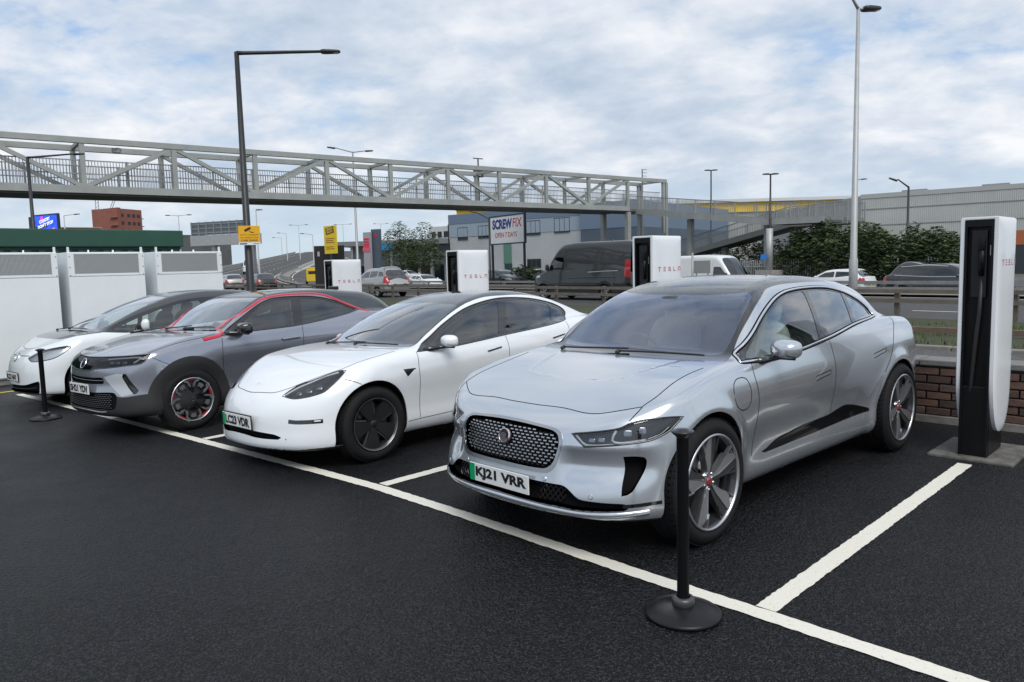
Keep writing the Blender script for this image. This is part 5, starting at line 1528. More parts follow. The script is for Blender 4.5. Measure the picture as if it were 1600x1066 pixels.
# ================================================================ footbridge over the road
STEEL = mat('bridge_steel', (.33, .345, .33), .55, metal=.25, var=.16, vscale=1.2)
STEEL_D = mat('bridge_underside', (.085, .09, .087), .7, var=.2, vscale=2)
def W(n, r, z): 
    p = RN0 * n + RD0 * r; return Vector((p.x, p.y, z))
def build_bridge():
    b = empty('footbridge', W(22, 41.4, 0), 0, 'long grey steel truss footbridge crossing over the whole road', 'bridge'); o0 = b.location.copy()
    L = lambda n, r, z: W(n, r, z) - o0
    n0, n1 = -10, 42.1
    for r in (40.15, 42.75):
        m = MB(); m.bar(L(n0, r, 7.93), L(46.4, r, 7.93), .26, .26); m.build('top_chord', STEEL, b)
        m = MB(); m.bar(L(n0, r, 5.70), L(46.4 if r > 41 else 42.2, r, 5.70), .30, .34); m.build('bottom_chord', STEEL, b)
        k = -2; n = -9.9
        i = 0
        while n < 46.6:
            m = MB(); m.bar(L(n, r, 5.87 if n < 43 else 3.9), L(n, r, 7.80), .22, .20, up=RD0); m.build('upright', STEEL, b)
            if n < 41.5 and n + 4 < 42.6:
                # diagonals fall and rise in turn, tops at n = 2, 10, 18 ...
                top_first = (round((n - 2.1) / 4) % 2 == 0)
                za, zb = (7.80, 5.87) if top_first else (5.87, 7.80)
                m = MB(); m.bar(L(n + .12, r, za), L(n + 3.88, r, zb), .18, .18, up=RD0); m.build('diagonal', STEEL, b)
            n += 4.0; i += 1
    n = -9.9
    while n < 46.6:
        m = MB(); m.bar(L(n, 40.3, 7.93), L(n, 42.6, 7.93), .16, .16); m.build('cross_beam', STEEL, b); n += 4.0
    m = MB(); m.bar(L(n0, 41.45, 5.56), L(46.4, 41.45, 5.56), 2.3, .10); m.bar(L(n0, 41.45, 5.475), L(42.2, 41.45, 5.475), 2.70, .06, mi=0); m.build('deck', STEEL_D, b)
    for r in (40.42, 42.48):
        m = MB(); n = n0
        while n < 46:
            m.bar(L(n, r, 5.66), L(n, r, 7.06), .022, .022); n += .13
        for z in (5.76, 6.45, 7.06): m.bar(L(n0, r, z), L(46, r, z), .05, .05)
        n = n0
        while n < 46:
            m.bar(L(n, r, 5.6), L(n, r, 7.1), .06, .06); n += 2.0
        o = m.build('railing', GALV, b); tag(o, kind='stuff')
    for n, r in ((1.9, 40.15), (1.9, 42.75), (42.1, 40.15), (42.1, 42.75), (46.4, 40.15), (46.4, 42.75)):
        m = MB(); m.bar(L(n, r, -.8), L(n, r, 5.45 if n < 45 else 7.8), .34 if n < 45 else .24, .34 if n < 45 else .24, up=RD0); m.build('column', STEEL, b)
    lm = MB(); lm.box(-.18, .18, -.12, .12, -.12, .10, bev=.02); lo = lm.build('deck_lamp', mat('lamp_box', (.45, .44, .42), .5), b); lo.location = L(7.6, 40.4, 7.62)
    # camera cluster on the bridge
    cm = MB(); cm.tube([L(30.4, 42.9, 5.9), L(30.4, 42.9, 9.0)], .05, 8); cm.box(-.35, .35, -.2, .2, -.25, .25, T=Matrix.Translation(L(30.4, 42.9, 8.0))); cm.bar(L(30.0, 42.9, 9.0), L(30.8, 42.9, 9.0), .06); cm.build('camera_mast', mat('mast_dark', (.05, .05, .055), .6), b)
    cm = MB(); cm.tube([L(45.2, 41.5, 5.9), L(45.2, 41.5, 8.9)], .05, 8)
    for k in range(5): cm.bar(L(44.9, 41.3, 7.9 + k * .25), L(45.5, 41.3, 7.9 + k * .25), .04)
    cm.build('ladder_mast', GALV, b)
    return b
build_bridge()
def ramp(name, label, pts, w, picket=True, cols=()):
    """sloping walkway through (n, r, z) points, railings on both sides"""
    o = empty(name, W(pts[0][0], pts[0][1], 0), 0, label, 'ramp'); o0 = o.location.copy()
    d = MB(); fa = MB(); rl = MB()
    for a, c in zip(pts, pts[1:]):
        pa, pc = W(*a) - o0, W(*c) - o0
        d.bar(pa - Vector((0, 0, .10)), pc - Vector((0, 0, .10)), w, .16)
        t = (pc - pa); tt = Vector((t.x, t.y, 0)).normalized(); s = Vector((-tt.y, tt.x, 0)) * (w / 2 + .02)
        for q in (s, -s):
            fa.bar(pa + q, pc + q, .08, .38)
            for z in (.18, 1.15): rl.bar(pa + q + Vector((0, 0, z)), pc + q + Vector((0, 0, z)), .05)
            L_ = t.length; k = int(L_ / .14)
            for i in range(k + 1):
                p = pa.lerp(pc, i / k) + q; rl.bar(p, p + Vector((0, 0, 1.15)), .02 if i % 12 else .06)
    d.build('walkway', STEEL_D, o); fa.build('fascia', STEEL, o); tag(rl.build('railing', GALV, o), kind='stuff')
    for (n, r, z) in cols:
        m = MB(); m.bar(W(n, r, -.8) - o0, W(n, r, z) - o0, .36, .36, up=RD0); m.build('column', STEEL, o)
    return o
ramp('upper_ramp', 'upper grey ramp leading down to the right from the end of the footbridge', [(44.3, 41.4, 5.66), (44.3, 29.0, 4.05), (44.3, 25.0, 3.98)], 2.1, cols=[(44.3, 29.6, 3.9), (44.3, 36.0, 4.7), (44.3, 25.6, 3.8)])
ramp('lower_ramp', 'lower grey ramp falling to the left below the upper ramp', [(47.0, 25.0, 3.95), (47.0, 29.0, 3.95), (47.0, 41.0, 1.6), (47.0, 47.0, .2)], 2.1, cols=[(47.0, 29.4, 3.8), (47.0, 35.0, 2.6)])
# concrete block below the slim lamp, palisade fence, sign back
bl = gxy(1202, 430, 48.6)
m = MB(); m.box(-.62, .62, -.62, .62, -.9, .42, bev=.02); m.box(-.62, .62, -.61, .61, .421, .95); o = m.build('lamp_plinth', CONC, None, (bl.x, bl.y, 0), math.radians(37)); tag(o, 'square concrete block carrying the slim lamp near the white van', 'plinth')
m = MB(); m.tube([(0, 0, .9), (0, 0, 3.6)], .22, 12); o2 = m.build('plinth_sleeve', GALV_L, o, (0, 0, 0), smooth=True)
bs = gxy(1193, 402, 48.2); m = MB(); m.lathe([(0, -.02), (.20, -.02), (.20, .02), (0, .02)], 20, 'y'); o = m.build('blue_round_sign', mat('sign_blue_bright', (.01, .16, .55), .4), None, (bs.x, bs.y, at(1194, 402, 48.2).z)); tag(o, 'small round blue sign on the lamp sleeve', 'sign')
pf = empty('palisade_fence', W(43.6, 30, -.45), rd_rz(0), 'pale steel palisade fence below the ramps, behind the white van', 'fence')
m = MB(); 
for i in range(150):
    x = -12 + i * .165; m.box(x - .035, x + .035, -.012, .012, .05, 2.0); m.add([(x - .035, 0, 2.0), (x + .035, 0, 2.0), (x, 0, 2.12)], [(0, 1, 2)])
tag(m.build('pales', GALV_L, pf), kind='stuff')
m = MB(); m.box(-12, 12.8, .012, .06, .35, .41); m.box(-12, 12.8, .012, .06, 1.6, 1.66); m.build('fence_rail', GALV_L, pf)
sb = gxy(1097, 425, 39.5); o = empty('road_sign', (sb.x, sb.y, -.3), math.radians(-12), 'grey back of a road sign on two posts in front of the white van', 'sign')
m = MB(); m.box(-.42, .42, -.015, .015, 1.32, 1.98, bev=.01); m.build('panel', mat('sign_grey_back', (.22, .23, .23), .5, metal=.4), o)
m = MB(); m.tube([(-.28, .04, -.3), (-.28, .04, 1.95)], .035, 8); m.build('post', GALV, o); m = MB(); m.tube([(.30, .04, -.3), (.30, .04, 1.95)], .035, 8); m.build('post', GALV, o)
mp = gxy(1082, 425, 39.2); m = MB(); m.tube([(0, 0, -.8), (0, 0, 2.1)], [.06, .05], 10); o = m.build('slim_post', GALV, None, (mp.x, mp.y, 0), smooth=True); tag(o, 'slim grey post rising in front of the white van', 'post')

# ================================================================ buildings
def cladding_mat(name, col, axis='z', scale=12.0, strength=.5, var=.06):
    m, N, L, b = node_mat(name)
    tc = N.new('ShaderNodeTexCoord'); w = N.new('ShaderNodeTexWave'); w.wave_type = 'BANDS'; w.bands_direction = axis.upper(); w.inputs['Scale'].default_value = scale; w.wave_profile = 'SAW' if axis == 'z' else 'SIN'
    L.new(tc.outputs['Object'], w.inputs['Vector'])
    n = N.new('ShaderNodeTexNoise'); n.inputs['Scale'].default_value = .35; n.inputs['Detail'].default_value = 7; L.new(tc.outputs['Object'], n.inputs['Vector'])
    r = N.new('ShaderNodeMapRange'); r.inputs['From Min'].default_value = .3; r.inputs['From Max'].default_value = .7; r.inputs['To Min'].default_value = 1 - var * 2; r.inputs['To Max'].default_value = 1 + var; L.new(n.outputs['Fac'], r.inputs['Value'])
    s = N.new('ShaderNodeVectorMath'); s.operation = 'SCALE'; s.inputs[0].default_value = col; L.new(r.outputs[0], s.inputs['Scale']); L.new(s.outputs[0], b.inputs['Base Color'])
    bp = N.new('ShaderNodeBump'); bp.inputs['Strength'].default_value = strength; bp.inputs['Distance'].default_value = .12; L.new(w.outputs['Fac'], bp.inputs['Height']); L.new(bp.outputs[0], b.inputs['Normal'])
    b.inputs['Roughness'].default_value = .6; b.inputs['Metallic'].default_value = .15
    return m
GLASSB = mat('window_dark', (.012, .015, .018), .12, spec=.35)
class Facade:
    """upright wall between two ground points; local x along it, -y out of it"""
    def __init__(s, name, label, a, b, cat='building', group=None):
        s.a = Vector((a.x, a.y, 0)); s.b = Vector((b.x, b.y, 0)); d = s.b - s.a; s.len = d.length; s.rz = math.atan2(d.y, d.x)
        s.o = empty(name, s.a, s.rz, label, cat, group); s.n = Vector((d.y, -d.x, 0)).normalized()
    def uv(s, u, v):
        """local (x, z) of the wall point seen at a photo pixel"""
        C = Vector((0, 0, CAM_H)); q = cam.matrix_world.to_3x3() @ Vector(((u - 800) / 1180.0, -(v - 533) / 1180.0, -1))
        t = (s.a - C).dot(s.n) / q.dot(s.n); p = C + q * t; d = (s.b - s.a).normalized()
        return (p - s.a).dot(d), p.z
    def box(s, name, x0, x1, z0, z1, m, y0=-.02, y1=.02, bev=0, parent=None):
        b = MB(); b.box(x0, x1, y0, y1, z0, z1, bev=bev); return b.build(name, m, parent or s.o)
    def window(s, x0, x1, z0, z1, mull=1, fm=None):
        fm = fm or mat('window_frame_dark', (.05, .055, .06), .5)
        w = s.box('window', x0, x1, z0, z1, GLASSB, -.03, .01)
        f = MB(); t = .07
        f.box(x0 - t, x1 + t, -.07, -.028, z1, z1 + t); f.box(x0 - t, x1 + t, -.10, -.028, z0 - t, z0); f.box(x0 - t, x0, -.07, -.028, z0, z1); f.box(x1, x1 + t, -.07, -.028, z0, z1)
        for k in range(mull):
            xm = x0 + (x1 - x0) * (k + 1) / (mull + 1); f.box(xm - .035, xm + .035, -.06, -.028, z0, z1)
        f.build('window_frame', fm, w); return w
# trade-counter unit with the big sign
F = Facade('trade_unit', 'grey clad trade unit with dark blue eaves and a large white sign', at(705, 430, 86), at(1000, 430, 71.5))
GC = cladding_mat('grey_cladding', (.58, .605, .61), 'z', 3.2, .3)
BC = cladding_mat('blue_cladding', (.17, .22, .28), 'z', 3.2, .5)
Lw = F.len
F.box('wall', 0, Lw * .74, -1, 5.0, GC, 0, 22); F.box('upper_wall', -.05, Lw * .74, 5.002, 6.45, mat('eaves_blue_low', (.27, .33, .39), .55), -.06, 22)
F.box('eaves', -.1, Lw * .74 + .05, 6.452, 7.5, mat('eaves_blue', (.13, .18, .25), .5), -.10, 22)
F.box('return_wall', Lw * .741, Lw, -1, 5.0, BC, -.5, 22); F.box('return_upper', Lw * .741, Lw, 5.002, 7.5, mat('eaves_blue', (.13, .18, .25), .5), -.55, 22)
F.box('downpipe', -.18, -.08, -1, 6.45, mat('pipe_black', (.012, .012, .013), .5), -.12, -.02)
for u0, v0, u1, v1, k in ((716, 357, 730.5, 374, 2), (748, 354, 766, 371, 2), (823, 346.5, 844, 366, 2), (867, 342, 890, 362, 2), (825, 406, 845, 418, 2), (930, 340, 946, 360, 1)):
    x0, z1 = F.uv(u0, v0); x1, z0 = F.uv(u1, v1); F.window(x0, x1, z0, z1, k)
x0, z1 = F.uv(787, 381); x1, z0 = F.uv(800, 412); F.box('green_panel', x0, x1, z0, z1, mat('panel_green', (.09, .20, .15), .6), -.06, -.005)
x0, z1 = F.uv(789, 412); x1, z0 = F.uv(801, 436); F.box('door', x0, x1, -.4, z1, mat('door_dark_green', (.02, .05, .045), .4), -.09, -.005)
# free-standing sign board on two posts in front of it
S0, S1 = at(767.5, 380, 60), at(819.5, 380, 56.2)
SF = Facade('trade_sign', 'large white sign board with blue and red lettering on posts', S0, S1, 'sign')
zt, zb_ = at(767.5, 341, 60).z, at(767.5, 381.5, 60).z
SF.box('board', 0, SF.len, zb_, zt, mat('sign_board_white', (.76, .77, .76), .5), -.03, .03)
fr = MB(); L_ = SF.len; fr.box(-.10, 0, -.05, .06, zb_ - .1, zt + .1); fr.box(L_, L_ + .14, -.05, .10, zb_ - .1, zt + .12); fr.box(0, L_, -.05, .06, zt, zt + .1); fr.box(0, L_, -.05, .06, zb_ - .1, zb_); fr.build('frame', mat('frame_navy', (.02, .025, .05), .5), SF.o)
zc = (zt + zb_) / 2; hh = zt - zb_
BLU = mat('letter_blue', (.012, .022, .20), .5); REDL = mat('letter_red', (.48, .02, .05), .5)
sign_text(SF.o, 'SCREW', .95, (L_ * .36, -.035, zc + hh * .20), BLU, .05, width=L_ * .60)
sign_text(SF.o, 'FIX', .95, (L_ * .80, -.035, zc + hh * .215), REDL, .012, shear=.12, width=L_ * .27)
sign_text(SF.o, 'OPEN 7 DAYS', .52, (L_ * .47, -.035, zc - hh * .20), REDL, .008, width=L_ * .66)
for x in (.1, L_ - .1): SF.box('post', x - .07, x + .07, -1, zb_ - .1, mat('pipe_black', (.012, .012, .013), .5), -.02, .12)
lamp_post('sign_lamp', 'thin black lamp column with an arm in front of the white sign', Vector((S0.x - .12, S0.y - .6, -.4)), at(768, 342, 60).z + .4, .07, .05, [(math.radians(165), 1.1, .55)], DARKPOLE, (.5, .2, .08))
# big grey warehouse
WF = Facade('warehouse', 'huge pale grey corrugated warehouse filling the right background', at(1345, 430, 105.6), at(1700, 430, 90.5))
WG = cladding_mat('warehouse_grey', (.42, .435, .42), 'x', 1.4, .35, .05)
zz = [-1, 3.3, 5.9, 8.1, 9.55]
for i in range(4): WF.box('cladding_tier', 0, WF.len, zz[i], zz[i + 1] - .015, WG, -.02 * i, 60)
for i in (1, 2, 3): WF.box('seam', 0, WF.len, zz[i] - .06, zz[i] + .05, mat('seam_grey', (.22, .23, .225), .7), -.02 * i - .05, -.02 * i - .005)
WF.box('parapet', -.2, WF.len, 9.55, 10.15, mat('parapet_grey', (.36, .37, .365), .6), -.14, 60)
for x in (WF.len * .18, WF.len * .55): WF.box('roof_vent', x, x + 3.0, 10.16, 10.5, GALV, 2, 4)
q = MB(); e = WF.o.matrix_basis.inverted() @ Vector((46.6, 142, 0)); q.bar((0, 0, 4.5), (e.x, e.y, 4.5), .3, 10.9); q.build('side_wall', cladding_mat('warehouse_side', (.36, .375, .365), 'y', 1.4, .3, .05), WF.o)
x0, z1 = WF.uv(1587, 380); WF.box('shop_front', x0, WF.len, -1, 2.6, mat('shop_dark', (.03, .035, .045), .3), -.3, -.1); WF.box('orange_fascia', x0, WF.len, 2.62, 4.4, mat('fascia_orange', (.34, .10, .035), .55), -.35, -.1)
# yellow-fronted store behind
YF = Facade('yellow_store', 'far store with a long bright yellow fascia under a white roof edge', at(719, 430, 162), at(1303, 430, 160))
YF.box('wall', 0, YF.len, -1, 11.6, mat('store_wall', (.30, .31, .31), .7), 0, 60); YF.box('yellow_fascia', -.3, YF.len + .2, 11.6, 13.6, mat('fascia_yellow', (.80, .52, .010), .5), -.4, 58)
YF.box('roof_edge', -.6, YF.len + 6.0, 13.62, 14.25, mat('roof_white', (.55, .57, .58), .6), -1.2, 58)
PW = Facade('pale_unit', 'plain pale grey wall seen between the trade unit and the ramps', at(975, 430, 112), at(1128, 430, 104)); PW.box('wall', 0, PW.len, -1, at(1030, 341, 108).z, cladding_mat('pale_cladding', (.42, .43, .42), 'x', 1.2, .2, .06), 0, 20); PW.box('coping', -.2, PW.len + .2, at(1030, 341, 108).z, at(1030, 339, 108).z, GALV, -.2, 20)
# red brick tower block with a crane
TW = Facade('brick_tower', 'red brick tower block far off above the green container', at(152, 400, 300), at(188, 400, 292))
BR = mat('far_brick_red', (.20, .075, .055), .9, var=.2, vscale=.4)
ztop = at(170, 326, 296).z
TW.box('wall', 0, TW.len, 0, ztop, BR, 0, 1.5)
T2 = Facade('t2', None, at(188, 400, 292), at(226, 400, 304)); 
for c in list(T2.o.children): pass
r2 = T2.len
b = MB(); b.box(0, r2, 0, 12, 0, ztop - .3); o = b.build('side_wall', mat('far_brick_red_b', (.24, .09, .065), .9, var=.2, vscale=.4), TW.o); o.matrix_local = TW.o.matrix_basis.inverted() @ T2.o.matrix_basis
for f in range(7):
    z = ztop - 2.2 - f * 3.0
    if z < 6: break
    for x, w_ in ((r2 * .05, 2.6), (r2 * .40, 1.5), (r2 * .60, 1.5), (r2 * .80, 1.5)):
        q = MB(); q.box(x, x + w_, -.06, .02, z - 1.2, z); wo = q.build('window', GLASSB, TW.o); wo.matrix_local = TW.o.matrix_basis.inverted() @ T2.o.matrix_basis
    q = MB(); q.box(-.9, .3, -.2, 3.0, z - 1.6, z - 1.35); q.box(r2 - .3, r2 + .9, -.2, 3, z - 1.6, z - 1.35); bo = q.build('balcony', mat('far_balcony', (.20, .12, .10), .8), TW.o); bo.matrix_local = TW.o.matrix_basis.inverted() @ (T2.o.matrix_basis if True else T2.o.matrix_basis)
bpy.data.objects.remove(T2.o)
crn = empty('tower_crane', at(158, 430, 310), 0, 'lattice mast of a crane on top of the brick tower', 'crane'); crn.location.z = 0
m = MB()
for (dx) in (0, 1.2): m.bar((dx, 0, ztop - 1), (dx, 0, ztop + 5), .16)
for k in range(4): m.bar((0, 0, ztop + k * 1.4), (1.2, 0, ztop + (k + 1) * 1.4), .10)
m.bar((4.8, 0, ztop - 1), (7.5, 0, ztop + 5), .16); m.bar((5.6, 0, ztop - 1), (8.3, 0, ztop + 5), .16); m.build('mast', mat('crane_grey', (.15, .15, .16), .6), crn)
LB = Facade('low_brick_building', 'low brick building left of the tower, above the container roof', at(96, 400, 260), at(160, 400, 268))
LB.box('wall', 0, LB.len, 0, at(130, 356, 262).z, mat('far_brick_brown', (.22, .115, .09), .9, var=.15, vscale=.4), 0, 15); LB.box('roof_slab', -.5, LB.len + .5, at(130, 356, 262).z, at(130, 354.5, 262).z, mat('far_slab', (.3, .27, .25), .8), -.5, 15)
TB = Facade('terrace_building', 'low dark buildings and a bare bank at the end of the green container', at(238, 400, 180), at(300, 400, 170))
TB.box('wall', 0, TB.len, 0, at(270, 373, 175).z, mat('far_dark', (.10, .105, .11), .9, var=.3, vscale=.3), 0, 10); TB.box('roof', -.4, TB.len * .55, at(270, 373, 175).z + .02, at(270, 367, 175).z, mat('far_dark_roof', (.075, .085, .085), .9), -.4, 10)
# advertising screen
AD = Facade('advert_screen', 'bright blue advertising screen on a dark pylon above the container', at(53.5, 360, 62), at(91, 360, 60.5), 'screen')
zl, zh = at(53, 364, 62).z, at(53, 338.5, 62).z; aw = AD.len
def screen_mat():
    m, N, L, b = node_mat('screen_blue')
    tc = N.new('ShaderNodeTexCoord'); n = N.new('ShaderNodeTexNoise'); n.inputs['Scale'].default_value = 1.3; n.inputs['Detail'].default_value = 2; L.new(tc.outputs['Object'], n.inputs['Vector'])
    r = N.new('ShaderNodeValToRGB'); e = r.color_ramp.elements; e[0].position = .35; e[0].color = (.004, .04, .55, 1); e[1].position = .65; e[1].color = (.03, .12, .75, 1); L.new(n.outputs['Fac'], r.inputs[0])
    L.new(r.outputs[0], b.inputs['Emission Color']); b.inputs['Emission Strength'].default_value = .75; b.inputs['Base Color'].default_value = (.005, .03, .3, 1); return m
AD.box('display', 0, aw, zl, zh, screen_mat(), -.01, .05)
fr = MB(); fr.box(-.08, aw + .08, -.04, .16, zh, zh + .10); fr.box(aw, aw + .10, -.04, .16, zl, zh); fr.box(-.08, 0, -.04, .16, zl, zh); fr.build('frame', mat('frame_navy', (.02, .025, .05), .5), AD.o)
AD.box('side_casing', -.62, -.085, zl - 1, zh - .02, mat('casing_green_black', (.02, .035, .03), .5), -.02, 1.0); AD.box('pylon', aw * .2, aw * .5, -1, zl, DARKPOLE, .06, .4)
scw = mat('screen_white', (.5, .5, .5), .5, emit=(.85, .85, .95), estr=.8); sco = mat('screen_orange', (.4, .1, .02), .5, emit=(.8, .22, .10), estr=.8); scp = mat('screen_magenta', (.4, .02, .4), .5, emit=(.65, .03, .65), estr=.8); sck = mat('screen_black', (.004, .004, .01), .4)
hs = zh - zl
q = MB(); q.box(aw * .24, aw * .80, -.016, -.013, zl + hs * .22, zl + hs * .40, T=Matrix.Translation((aw * .1, 0, -.17)) @ Matrix.Rotation(math.radians(-9), 4, 'Y')); q.build('graphic', sck, AD.o)
sign_text(AD.o, 'COUNTRY', .34, (aw * .47, -.018, zl + hs * .70), scw, .012, rot=math.radians(-11), width=aw * .46); sign_text(AD.o, "DON'T STOP", .32, (aw * .50, -.018, zl + hs * .44), scw, .012, rot=math.radians(-11), width=aw * .66)
q = MB(); q.lathe([(0, -.014), (.16, -.014)], 14, 'y', T=Matrix.Translation((aw * .82, 0, zl + .15))); q.add([(0.02, -.014, zh - .2), (.28, -.014, zl + hs * .45), (.12, -.014, zl + hs * .48), (.02, -.014, zl + hs * .62)], [(3, 2, 1, 0)]); q.build('graphic', sco, AD.o)
q = MB(); q.box(aw * .30, aw * .41, -.015, -.013, zh - .36, zh - .06); q.build('graphic', scp, AD.o)
# large sign board seen from behind
GS = Facade('gantry_sign', 'large road sign board seen from behind, on a pale beam with legs', at(303, 400, 92), at(408, 400, 88), 'sign')
z0, z1, z2 = at(350, 383, 90).z, at(350, 366, 90).z, at(350, 345.5, 90).z; gw = GS.len
GS.box('back_panel', 0, gw * .80, z1, z2, mat('gantry_dark', (.10, .125, .15), .6, var=.15, vscale=1), -.05, .05)
for k in range(8):
    x = gw * .80 * k / 7; GS.box('rib', x - .07, x + .07, z1 - .05, z2 + .05, GALV, -.16, -.052)
for k in range(3): GS.box('stringer', 0, gw * .80, z1 + (z2 - z1) * (k + .5) / 3 - .06, z1 + (z2 - z1) * (k + .5) / 3 + .06, GALV, -.10, -.052)
GS.box('beam', 0, gw * .98, z0, z1 - .06, GALV_L, -.4, .5)
for x in (gw * .30, gw * .86): GS.box('leg', x, x + .5, -.5, z0, GALV, -.2, .3)
# yellow hoarding sign, filling-station totems
YS = Facade('yellow_sign', 'tall yellow advertising sign with black panel and red lettering', at(508.5, 400, 56), at(527, 400, 55), 'sign')
y0, y1 = at(517, 396.5, 55.5).z, at(517, 353, 55.5).z; yw = YS.len
YS.box('board', 0, yw, y0, y1, mat('sign_yellow_bright', (.75, .55, .005), .5), -.04, .06); YS.box('post', yw * .4, yw * .6, -1, y0, DARKPOLE, -.02, .1)
hy = y1 - y0
q = MB(); q.box(-yw * .34, yw * .34, -.045, -.041, -hy * .12, hy * .12, T=Matrix.Translation((yw * .5, 0, y0 + hy * .83)) @ Matrix.Rotation(math.radians(-8), 4, 'Y')); q.build('emblem', mat('emblem_maroon', (.10, .008, .012), .5), YS.o)
yr = mat('letter_dark_red', (.28, .02, .02), .5)
for k, (tx, zz_) in enumerate((('BIG', .885), ('BOX', .785))): sign_text(YS.o, tx, .22, (yw * .5, -.048, y0 + hy * zz_), mat('sign_yellow_bright', (.75, .55, .005), .5), .008, rot=math.radians(-8), width=yw * .5)
for k, zz_ in enumerate((.54, .47, .40, .24, .17)):
    q = MB(); q.box(yw * .14, yw * (.86 - .1 * (k % 2)), -.044, -.041, y0 + hy * zz_ - .025, y0 + hy * zz_ + .03); q.build('lettering', yr, YS.o)
HB = Facade('black_hoarding', 'black hoarding under the tall yellow sign', at(491, 400, 57), at(538, 400, 57), 'hoarding'); HB.box('panel', 0, HB.len, -.5, at(515, 384, 57).z, mat('hoarding_black', (.012, .011, .014), .6), 0, .1); HB.box('notice', .25, .42, at(515, 393, 57).z - .35, at(515, 393, 57).z, mat('notice_grey', (.35, .36, .37), .6), -.02, -.005)
for u0, u1, v0, col, cap, lab, txt in ((569.5, 579.5, 363.5, (.34, .33, .36), (.60, .02, .05), 'slim grey and red price totem of the filling station', True), (582, 595, 359, (.07, .095, .125), (.40, .03, .06), 'dark blue-grey totem with a red emblem beside the trees', False)):
    P_ = Facade('price_totem', lab, at(u0, 400, 88), at(u1, 400, 87.4), 'totem', 'totems at the filling station'); h1 = at(u0, v0, 88).z
    P_.box('body', 0, P_.len, -.5, h1, mat('totem_%d' % int(u0), col, .45), -.1, .25)
    if txt:
        for k in range(4): P_.box('price_panel', .08, P_.len - .08, h1 - 1.55 - k * .02 + .30 * (3 - k) - .22, h1 - 1.55 + .30 * (3 - k) - .02, mat('totem_red', cap, .5), -.13, -.102)
        P_.box('logo_panel', -.08, P_.len + .05, h1 - 2.2, h1 - 1.75, mat('totem_pink', (.65, .10, .16), .5), -.16, -.10)
    else:
        q = MB(); q.lathe([(0, -.12), (.26, -.12), (.26, -.1)], 6, 'y', T=Matrix.Translation((P_.len * .5, 0, h1 - .7))); q.build('emblem', mat('totem_emblem', cap, .5), P_.o); P_.box('cap', 0, P_.len, h1, h1 + .05, mat('roof_white', (.55, .57, .58), .6), -.1, .25)
PS = Facade('filling_station', 'low filling station building with a flat grey canopy', at(548, 400, 96), at(700, 400, 94)); 
pz = at(560, 380, 96).z
PS.box('wall', 0, PS.len, -1, pz - .5, mat('station_wall', (.36, .37, .37), .7, var=.1, vscale=.5), 0, 9); PS.box('canopy', -1, PS.len + 1, pz - .48, pz + .1, mat('station_canopy', (.17, .18, .185), .6), -3, 9)
for k in range(7): PS.box('shop_window', .6 + k * 1.7, 1.9 + k * 1.7, 0, 2.1, GLASSB, -.03, -.003)
for k in range(3): PS.box('canopy_column', 1 + k * 5, 1.3 + k * 5, -1, pz - .48, GALV, -2.6, -2.3)
x0, _z = PS.uv(598, 395); PS.box('blue_fascia', x0, x0 + 2.4, at(600, 392, 96).z, at(600, 382, 96).z, mat('fascia_blue', (.02, .20, .42), .5), -3.1, -3.02)
WB = Facade('white_flats', 'white block of flats far behind the trees', at(672, 400, 190), at(712, 400, 185)); wz = at(690, 354, 188).z
WB.box('wall', 0, WB.len, 0, wz, mat('far_white', (.52, .54, .55), .8, var=.1, vscale=.3), 0, 12)
for f in range(2):
    for k in range(3): WB.window(.9 + k * 2.0, 2.1 + k * 2.0, wz - 2.6 - f * 2.7, wz - 1.3 - f * 2.7, 1)
# flyover parapets beyond the bend
for n, lab in ((17.6, 'grey concrete parapet along the left of the climbing road'), (42.2, 'grey concrete parapet along the right of the climbing road')):
    mb = MB(); R_ = [96 + 8 * i for i in range(24)]
    rows = [(rd(r, n, -.3), rd(r, n, .95), rd(r, n + .3, .95), rd(r, n + .3, -.3)) for r in R_]; V = [p for q in rows for p in q]; Fq = []
    for i in range(len(rows) - 1):
        for k in range(3): Fq.append((i * 4 + k, i * 4 + k + 1, i * 4 + 4 + k + 1, i * 4 + 4 + k))
    mb.add(V, Fq); mb.add(V, [f[::-1] for f in Fq][:0]); o = mb.build('parapet', CONC); tag(o, lab, 'parapet', 'parapets of the flyover')
em_ = strip_mesh('embankment', [[rd(r, 16, -.2), rd(r, 5, -.9 - 0 * r)] for r in (60, 80, 100, 130, 170, 220, 320)], verge_mat() if False else MATS['verge_grass'])
em2 = strip_mesh('embankment', [[rd(r, 44, -.2), rd(r, 58, -.9)] for r in (60, 80, 100, 130, 170, 220, 320)], MATS['verge_grass'])
for (z_o) in (em_, em2):
    me = z_o.data
    for i, v in enumerate(me.vertices):
        if i % 2 == 1: v.co.z = -.95

